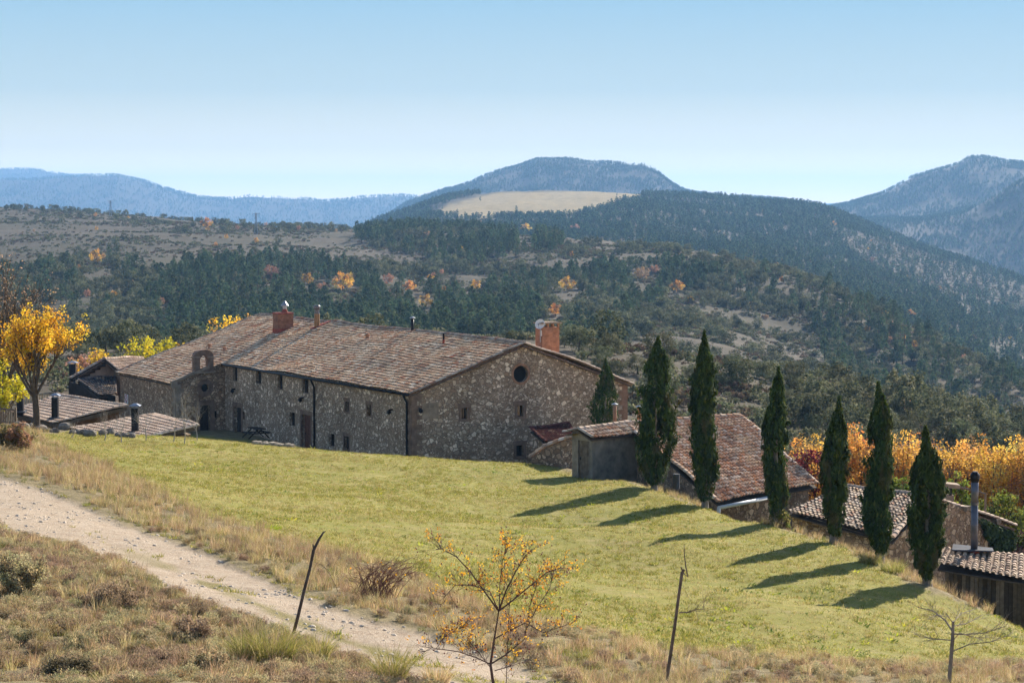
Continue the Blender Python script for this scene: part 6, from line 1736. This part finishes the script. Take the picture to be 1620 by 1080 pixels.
def heath(seed, pal, h=.28, w=.42, leaf=.035, n=36, per=26):
    rng = np.random.default_rng(seed); d = sph(rng, n); c = d * np.array([w * .5, w * .5, h * .55]) * rng.uniform(.4, 1, (n, 1)); c[:, 2] = np.abs(c[:, 2]) + .05
    V, Fc, C = clump_crown(rng, c, .07, per, leaf, .35, pal, .5, 1.3, up=np.array([0, 0, 1.0]))
    return crown_me('heath', (V, Fc, C), M_GRASS)
PAL_HE = [((.36, .32, .175), 4), ((.26, .25, .125), 3), ((.43, .36, .21), 3), ((.48, .35, .19), 3)]
PAL_HB = [((.30, .21, .14), 3), ((.38, .28, .17), 3), ((.20, .15, .10), 2)]
HT = [heath(540 + k, PAL_HE) for k in range(4)] + [heath(546 + k, PAL_HB) for k in range(2)] + [heath(549, [((.36, .25, .12), 3), ((.30, .22, .10), 3), ((.2, .17, .08), 2)], .2, .4)]

def sample_ground(n, Dmin, Dmax, umin=-120, umax=1900):
    D = np.sqrt(rng.uniform(Dmin ** 2, Dmax ** 2, n)); u = rng.uniform(umin, umax, n); x = (u - 810) / F * D * 1.004
    z = ground_z(x, D); p = np.stack([x, D, z], 1); uu, vv = proj(p); rd_, lw_ = ground_masks(uu, vv, D)
    return p, uu, vv, rd_, lw_
def field_of(name, p, smin, smax, vi, meshes, tilt=.12):
    n = len(p); rot = np.zeros((n, 3)); rot[:, 2] = rng.uniform(0, 6.28, n); rot[:, :2] = rng.normal(0, tilt, (n, 2))
    return scatter(name, p, rot, rng.uniform(smin, smax, n), vi, meshes)
# lawn
p, uu, vv, rd_, lw_ = sample_ground(150000, 48, 134)
pat = fbm(p[:, 0] / 2.2, p[:, 1] / 2.2, 601, 3)
k = (lw_ > .45) & (rng.uniform(size=len(p)) < np.clip(.62 + .8 * pat, .15, 1)) & (vv > 680)
p1 = p[k]; n = len(p1); big = fbm(p1[:, 0] / 5, p1[:, 1] / 5, 602, 2)
vi = np.where(rng.uniform(size=n) < .07 + .16 * (big > .2), 5, np.where(rng.uniform(size=n) < .16 + .25 * (big < -.1), 6, rng.integers(0, 5, n)))
field_of('lawn_grass', p1, .7, 1.6, vi, LT)
# broad-leaved weeds in patches on the lawn
wd = [tuft(508, 9, .07, .30, .03, [((.12, .17, .03), 3), ((.20, .24, .04), 2)], 1.6), tuft(509, 9, .10, .26, .025, [((.45, .44, .05), 2), ((.30, .33, .05), 2)], 1.4), tuft(510, 7, .06, .24, .02, [((.30, .19, .09), 2), ((.42, .28, .12), 2)], 1.8)]
p, uu, vv, rd_, lw_ = sample_ground(16000, 52, 132)
pat = fbm(p[:, 0] / 3.0, p[:, 1] / 3.0, 605, 3) + .35 * ((uu > 1120) & (vv > 925) & (vv < 1015))
k = (lw_ > .6) & (rng.uniform(size=len(p)) < np.clip(1.6 * pat - .25, .015, .7)); pw = p[k]
field_of('lawn_weeds', pw, .7, 1.9, rng.choice(3, len(pw), p=[.55, .25, .2]), wd)
# dry grass on the verges, banks and around the trees
p, uu, vv, rd_, lw_ = sample_ground(44000, 40, 140)
pat = fbm(p[:, 0] / 1.6, p[:, 1] / 1.6, 611, 3)
verge = np.clip((vv - np.interp(uu, [-100, 0, 100, 300, 500, 700, 900, 1100, 1400, 1700], [700, 722, 765, 850, 915, 975, 1015, 1040, 1045, 1060])) / 1, -1, 1)
below_road = _polydist(uu, vv, ROAD)
lowleft = vv > np.interp(uu, [0, 130, 260, 400, 560, 700, 900], [850, 880, 935, 985, 1050, 1095, 1150])
dens = np.where(lowleft, .75, .95) * np.clip(.7 + 1.4 * pat, .05, 1)
k = (lw_ < .5) & (rd_ < .25) & (rng.uniform(size=len(p)) < dens) & (p[:, 1] < 126)
p2 = p[k]; u2 = uu[k]; v2 = vv[k]; n = len(p2); pk = fbm(p2[:, 0] / 3, p2[:, 1] / 3, 612, 2)
g = rng.uniform(size=n); vi = np.where(g < .58, rng.integers(0, 4, n), np.where(g < .86 + .25 * pk, rng.integers(4, 7, n), rng.integers(7, 9, n)))
edge = (np.abs(_polydist(u2, v2, ROAD)) < 14); vi = np.where(edge & (rng.uniform(size=n) < .8), rng.integers(4, 7, n), vi)
sc = np.where((u2 > 835) & (u2 < 1030) & (v2 < 790), .3, 1.0) * rng.uniform(.5, 1.15, n) * np.where(edge, .55, 1.0) * np.where(v2 > 1000, .9, 1) * np.where((u2 > 1100) & (v2 > 1000), .8, 1)
rot = np.zeros((n, 3)); rot[:, 2] = rng.uniform(0, 6.28, n); rot[:, :2] = rng.normal(0, .1, (n, 2))
scatter('dry_grass', p2, rot, sc, vi, DT)
# heath at the lower left and low plants everywhere off the lawn
p, uu, vv, rd_, lw_ = sample_ground(26000, 39, 75)
pat = fbm(p[:, 0] / 1.2, p[:, 1] / 1.2, 621, 3)
lowleft = vv > np.interp(uu, [0, 130, 260, 400, 560, 700, 900], [846, 872, 930, 985, 1050, 1095, 1150])
k = (rd_ < .2) & (lw_ < .4) & (rng.uniform(size=len(p)) < np.where(lowleft, .6, .09) * np.clip(.8 + 1.3 * pat, .1, 1))
p3 = p[k]; n = len(p3); vi = rng.integers(0, 7, n); vi = np.where(fbm(p3[:, 0] / 2, p3[:, 1] / 2, 622, 2) > .25, rng.integers(4, 6, n), vi)
field_of('heath_cover', p3, .45, 1.25, vi, HT)
# sparse grass along the middle of the track and its edges
p, uu, vv, rd_, lw_ = sample_ground(60000, 42, 92)
mid_ = np.abs(vv - np.interp(uu, _su, _sv)) / np.clip(60 / p[:, 1], .4, 2)
pat = fbm(p[:, 0] / .9, p[:, 1] / .9, 631, 2)
k = (rd_ > .4) & (mid_ < 7) & (uu > 110) & (pat > -.05) & (rng.uniform(size=len(p)) < .8 * np.clip((uu - 180) / 200, .2, 1))
k |= (rd_ > .10) & (rd_ < .55) & (pat > .1)
p4 = p[k]; n = len(p4); field_of('track_grass', p4, .6, 1.7, rng.integers(0, 7, n), LT)
# stones on the track
STN = [rock_mesh(640 + k, (1, .85, .55)) for k in range(3)]
M_STN = simple('road_stone', (.52, .44, .35), .95, .3, 3)
for s in STN: s.materials.clear(); s.materials.append(M_STN)
p, uu, vv, rd_, lw_ = sample_ground(40000, 42, 95)
k = (rd_ > .3) & (rng.uniform(size=len(p)) < np.clip(.35 + 1.2 * fbm(p[:, 0] / 1.5, p[:, 1] / 1.5, 641, 2), .05, 1))
p5 = p[k]; n = len(p5); rot = rng.uniform(0, 6.28, (n, 3)) * [0.05, 0.05, 1]
scatter('road_gravel', p5, rot, .016 + .075 * rng.uniform(size=n) ** 5, rng.integers(0, 3, n), STN)

# rough scrub on the ground beyond the crest and the barns
p, uu, vv, rd_, lw_ = sample_ground(9000, 100, 213, -500, 2350)
pat = fbm(p[:, 0] / 5, p[:, 1] / 5, 651, 3); pr = np.array([proj(hp(HL / 2, HW / 2, 0))])
rel = p - HO; a_ = rel @ HA; b_ = rel @ HB
k = (lw_ < .1) & (p[:, 2] < -17.3) & (rng.uniform(size=len(p)) < np.clip(.45 + 1.6 * pat, .05, .9)) & ~((a_ > -3) & (a_ < 52) & (b_ > -7) & (b_ < 20)) & ((uu > 1650) | (p[:, 1] > 140) | (uu < -60))
pq_ = p[k]; n = len(pq_); rot = np.zeros((n, 3)); rot[:, 2] = rng.uniform(0, 6.28, n)
scatter('scrub_undergrowth', pq_, rot, rng.uniform(.35, 1.1, n), rng.integers(0, 4, n), BUSHM)

# individual tussocks and shrubs of the bank
def tussock(u, v, w, h, pal, seed, label, nb=420, lean=.7, wid=.008):
    rng_ = np.random.default_rng(seed); p = ground_at(u, v); me = tuft(seed, nb, h, w * .55, wid, pal, lean, 3)
    o = link('grass_tussock', me); o.location = tuple(p); tag(o, label, 'grass tussock')
PAL_TG = [((.26, .25, .06), 4), ((.18, .20, .045), 4), ((.44, .36, .17), 3), ((.33, .28, .09), 2)]
tussock(430, 1052, 1.5, .85, PAL_TG, 701, 'wide green and straw grass tussock just below the leaning stake', 700)
tussock(385, 1050, .9, .75, PAL_TG, 702, 'darker grass tussock just before the wide one below the leaning stake', 380)
tussock(500, 1050, .9, .7, PAL_TG, 703, 'grass tussock at the track edge after the wide one below the leaning stake', 380)
tussock(618, 1082, 1.0, .75, PAL_TG, 704, 'grass tussock at the track edge close to the short grey peg', 420)
tussock(690, 1088, .8, .5, PAL_DRY, 705, 'reddish straw tussock next to the short grey peg', 320)
tussock(1375, 890, 1.5, .5, PAL_TG, 706, 'green grass clump between the feet of the fourth and fifth cypress', 420)
tussock(1412, 905, 1.6, .55, PAL_TG, 707, 'green grass clump at the foot of the next-to-last cypress', 420)
tussock(1448, 912, 1.1, .5, PAL_TG, 708, 'green grass clump between the last two cypresses', 300)
tussock(1495, 935, 1.3, .5, PAL_TG, 709, 'green grass clump between the last cypress and the plank shed', 300)
tussock(170, 740, .9, .6, PAL_DRY, 710, 'straw-coloured tussock on the verge at the far end of the track', 260)
tussock(600, 940, 1.1, .55, PAL_DRY, 711, 'straw-coloured tussock under the reddish bramble', 320)
tussock(920, 1050, .5, .45, PAL_OLV, 712, 'small dark green tussock just past the orange-leaved rosehip bush', 200)
tussock(430, 836, 1.3, .18, [((.45, .48, .03), 3), ((.35, .40, .03), 2)], 713, 'low patch of bright yellow-green weeds at the lawn edge', 260, 1.0)
ground_bush('heather_shrub', 22, 945, 1.3, 1.0, PAL_HE + [((.10, .075, .05), 5)], 721, 'large dark heather shrub at the picture edge beside the track', M_GRASS, .05, twigs=26, per=46)
ground_bush('heather_shrub', 185, 962, 1.15, .62, PAL_HB + [((.22, .16, .10), 2)], 722, 'brown wispy heather shrub in the middle of the heath', M_GRASS, .045, twigs=26, per=44)
ground_bush('heather_shrub', 300, 1012, .8, .5, PAL_HB, 723, 'small brown heather shrub close to the track bend', M_GRASS, .045, twigs=18, per=36)
ground_bush('heather_shrub', 105, 1078, 1.2, .5, [((.16, .12, .08), 3), ((.24, .19, .12), 3), ((.12, .10, .06), 2)], 724, 'darkest heather shrub at the bottom corner', M_GRASS, .045, twigs=22, per=44)
ground_bush('heather_shrub', 330, 1065, .8, .5, PAL_HE, 725, 'grey-green heather shrub beside the darker grass tussock', M_GRASS, .045, twigs=18, per=40)

# reddish bramble arching over the verge
def bramble():
    rng_ = np.random.default_rng(731); p = ground_at(590, 945); t = empty('bramble_bush', p); tag(t, 'arching leafless reddish bramble on the verge above the track', 'bramble')
    mb = MB()
    for k in range(90):
        a = rng_.normal(.35, .9); L = rng_.uniform(.7, 1.75); b = np.array([rng_.normal(0, .28), rng_.normal(0, .25), 0]); d = np.array([cos(a), sin(a) * .6, 0]) * (1 if rng_.uniform() < .8 else -.7); h = rng_.uniform(.5, 1.25)
        pts = [b + d * L * f * .75 + np.array([0, 0, h * (1.9 * f - 1.1 * f * f)]) + rng_.normal(0, .02, 3) for f in np.linspace(0, 1, 6)]
        mb.tube(pts, [.009, .008, .007, .006, .005, .003], 3)
        for q in range(3):
            i = rng_.integers(2, 5); mb.tube([pts[i], pts[i] + d * .18 + rng_.normal(0, .1, 3) + [0, 0, .08]], [.005, .003], 3)
    mb2 = mb.mesh('canes', simple('bramble_cane', (.17, .085, .065), .8, .3, 6)); link('canes', mb2, t)
    c = np.stack([rng_.normal(.5, .5, 40), rng_.normal(0, .3, 40), rng_.uniform(.2, .9, 40)], 1); V, Fc = cloud(rng_, c, sph(rng_, 40), np.full(40, .06), .8)
    link('leaves', np_mesh('leaves', V, Fc, M_AUT, pick_cols(rng_, PAL_YE, 40)), t)
bramble()

# orange rosehip bush, its limbs following the photo
def limb_path(pxs, D0, dD):
    return [P(u, v, D0 + dD * k / max(1, len(pxs) - 1)) for k, (u, v) in enumerate(pxs)]
def rosehip():
    rng_ = np.random.default_rng(741); D0 = 43.2; base = P(783, 1096, D0); base[2] = min(base[2], ground_z(base[0], base[1]))
    t = empty('rosehip_bush', base); tag(t, 'thorny bush with orange-yellow leaves and dark red hips beside the track', 'bush')
    mb = MB(); tips = []
    limbs = [([(783,1100),(776,1050),(782,1010),(789,966)], .035, 0), ([(789,966),(800,935),(815,905),(830,880),(842,868)], .02, -.5), ([(789,966),(770,940),(745,905),(722,880),(700,868),(690,868)], .018, .4),
             ([(789,966),(775,935),(748,925),(720,925),(702,945)], .014, -.8), ([(789,966),(810,950),(840,925),(865,905),(885,898),(898,898)], .018, .7), ([(782,1010),(800,1000),(830,985),(860,1000),(905,985)], .014, -.6),
             ([(776,1050),(755,1040),(725,1030),(690,1025),(668,1022)], .014, -.3), ([(776,1050),(800,1035),(830,1010),(838,960),(850,920)], .018, .5), ([(776,1055),(760,1035),(742,1015)], .010, .5), ([(783,1060),(810,1052),(836,1044)], .012, .8),
             ([(790,960),(791,920),(796,880),(806,862)], .012, .6), ([(830,1000),(850,960),(870,930),(874,905)], .010, .9), ([(801,1080),(803,1020),(806,960),(812,900)], .009, .7), ([(690,1025),(705,1005),(735,990)], .006, .2)]
    for pxs, r, dD in limbs:
        pts = limb_path(pxs, D0 + (0 if r > .03 else .0), dD)
        mb.tube(pts, [r * (1 - .65 * k / (len(pts) - 1)) for k in range(len(pts))], 6, cap=False)
        if r < .03:
            for k in range(30):
                f = rng_.uniform(.15, 1) * (len(pts) - 1); i = min(len(pts) - 2, int(f)); q = pts[i] + (pts[i + 1] - pts[i]) * (f - i); d = pts[i + 1] - pts[i]; d /= np.linalg.norm(d)
                grow(rng_, mb, q, d * .6 + sph(rng_, 1)[0] * .8 + [0, 0, .25], rng_.uniform(.14, .34), .005, 1, 3, .6, .1, tips, 3, .15)
    m = mb.mesh('branches', simple('rose_bark', (.10, .06, .05), .8, .3, 8), base); link('branches', m, t)
    tp = np.array([q[0] for q in tips]) - base
    hi = np.clip((tp[:, 2] - .45) / .8, .12, 1); tp1 = tp[rng_.uniform(size=len(tp)) < .30 * hi]
    V, Fc, C = clump_crown(rng_, tp1, np.full(len(tp1), .05), 5, .036, .75, [((.68, .33, .03), 4), ((.72, .42, .04), 4), ((.55, .20, .03), 2), ((.40, .28, .05), 1)], .2)
    link('leaves', np_mesh('leaves', V, Fc, M_AUT, C), t)
    hb = MB()
    for q in tp[rng_.uniform(size=len(tp)) < .30 * np.clip(hi + .2, 0, 1)]:
        r = rng_.uniform(.010, .016); hb.tube([q - [0, 0, r], q - [0, 0, r * .4], q + [0, 0, r * .5], q + [0, 0, r * 1.2]], [r * .4, r, r * .9, r * .2], 6)
    tag(link('hips', hb.mesh('hips', simple('rosehip', (.16, .022, .02), .35, .2, 5)), t), kind='stuff')
rosehip()
# leaning stake, dead sapling, peg, small bare tree
def stake():
    p0 = ground_at(463, 1001); D = p0[1]; t = empty('wooden_stake', p0); tag(t, 'dark leaning wooden stake with a knobbly top at the edge of the track', 'stake')
    px_ = [(463,1006),(472,972),(482,930),(490,900),(496,870),(505,852),(512,841)]; mb = MB()
    mb.tube([P(u, v, D) for u, v in px_], [.042, .040, .036, .034, .036, .028, .020], 7); mb.tube([P(497,868,D), P(495,860,D)], [.03, .012], 6); mb.tube([P(511,842,D), P(515,840,D)], [.02, .012], 5); mb.build('stick', simple('stake_bark', (.075, .058, .05), .85, .4, 7), t, smooth=True)
stake()
def dead_sapling():
    D = 47.5; b = P(1052, 1092, D); g = ground_z(b[0], b[1]); b[2] = min(b[2], g); t = empty('dead_sapling', b); tag(t, 'tall thin dead sapling with one twiggy side branch standing in the dry grass', 'sapling')
    rng_ = np.random.default_rng(751); mb = MB(); bark = simple('sapling_bark', (.16, .115, .085), .85, .4, 6)
    mb.tube([P(u, v, D) for u, v in ((1050,1100),(1060,1040),(1068,985),(1074,940),(1079,905),(1083,900))], [.042, .038, .034, .032, .034, .02], 7)
    mb.tube([P(u, v, D) for u, v in ((1080,905),(1088,912),(1085,896),(1083,880),(1082,858))], [.02, .018, .014, .010, .005], 5); mb.tube([P(1080,903,D), P(1077,896,D)], [.022, .012], 5)
    tips = []
    pts = [P(u, v, D + k * .08) for k, (u, v) in enumerate(((1075,968),(1088,968),(1100,964),(1112,962)))]; mb.tube(pts, [.016, .013, .010, .006], 5)
    for q in pts[1:]:
        for k in range(4): grow(rng_, mb, q, sph(rng_, 1)[0] * .6 + [.5, 0, .5], .28, .005, 1, 3, .6, .2, tips, 3)
    pts = [P(u, v, D) for u, v in ((1080,925),(1090,945),(1102,958))]; mb.tube(pts, [.004, .004, .003], 4)
    mb.build('stem', bark, t)
dead_sapling()
def small_tree():
    D = 50.5; b = P(1502, 1096, D); b[2] = min(b[2], ground_z(b[0], b[1])); t = empty('bare_tree', b); tag(t, 'small leafless tree with flat spreading twigs in the grass below the plank shed', 'tree')
    rng_ = np.random.default_rng(761); mb = MB(); tips = []
    mb.tube([P(u, v, D) for u, v in ((1500,1100),(1503,1060),(1507,1010),(1508,982))], [.055, .048, .044, .03], 8)
    L = [([(1507,998),(1495,980),(1475,965),(1452,960)], .022, .4), ([(1507,1002),(1530,1003),(1560,1000),(1590,990)], .018, -.3), ([(1505,1012),(1480,1010),(1455,1006),(1445,1000)], .014, .3), ([(1505,1030),(1535,1018),(1565,1015),(1600,1003)], .016, .3), ([(1508,985),(1500,975),(1485,972),(1470,976)], .012, -.5), ([(1507,990),(1530,985),(1550,975)], .012, .6), ([(1506,1015),(1518,1000),(1540,1008),(1575,1008)], .010, -.6), ([(1508,984),(1520,970),(1545,962)], .01, .9)]
    for pxs, r, dD in L:
        pts = limb_path(pxs, D, dD * 1.6); mb.tube(pts, [r, r * .8, r * .6, r * .35][:len(pts)], 6, cap=False)
        for k in range(13):
            f = rng_.uniform(.15, 1) * (len(pts) - 1); i = min(len(pts) - 2, int(f)); q = pts[i] + (pts[i + 1] - pts[i]) * (f - i); d = pts[i + 1] - pts[i]; d /= np.linalg.norm(d)
            grow(rng_, mb, q, d * .8 + sph(rng_, 1)[0] * .55 + [0, 0, .15], rng_.uniform(.15, .38), .006, 1, 3, .5, .1, tips, 3, .15)
    mb.build('branches', simple('grey_twig', (.25, .20, .155), .85, .35, 6), t)
small_tree()
p = ground_at(682, 1080); mb = MB(); mb.tube([p - [0, 0, .2], p + [0, 0, .1], p + [.01, 0, .2]], [.05, .05, .04], 8); o = mb.build('wooden_peg', M_GREYWOOD, None, p); o.location = tuple(p); tag(o, 'short grey wooden peg sticking out of the verge at the picture bottom', 'peg')
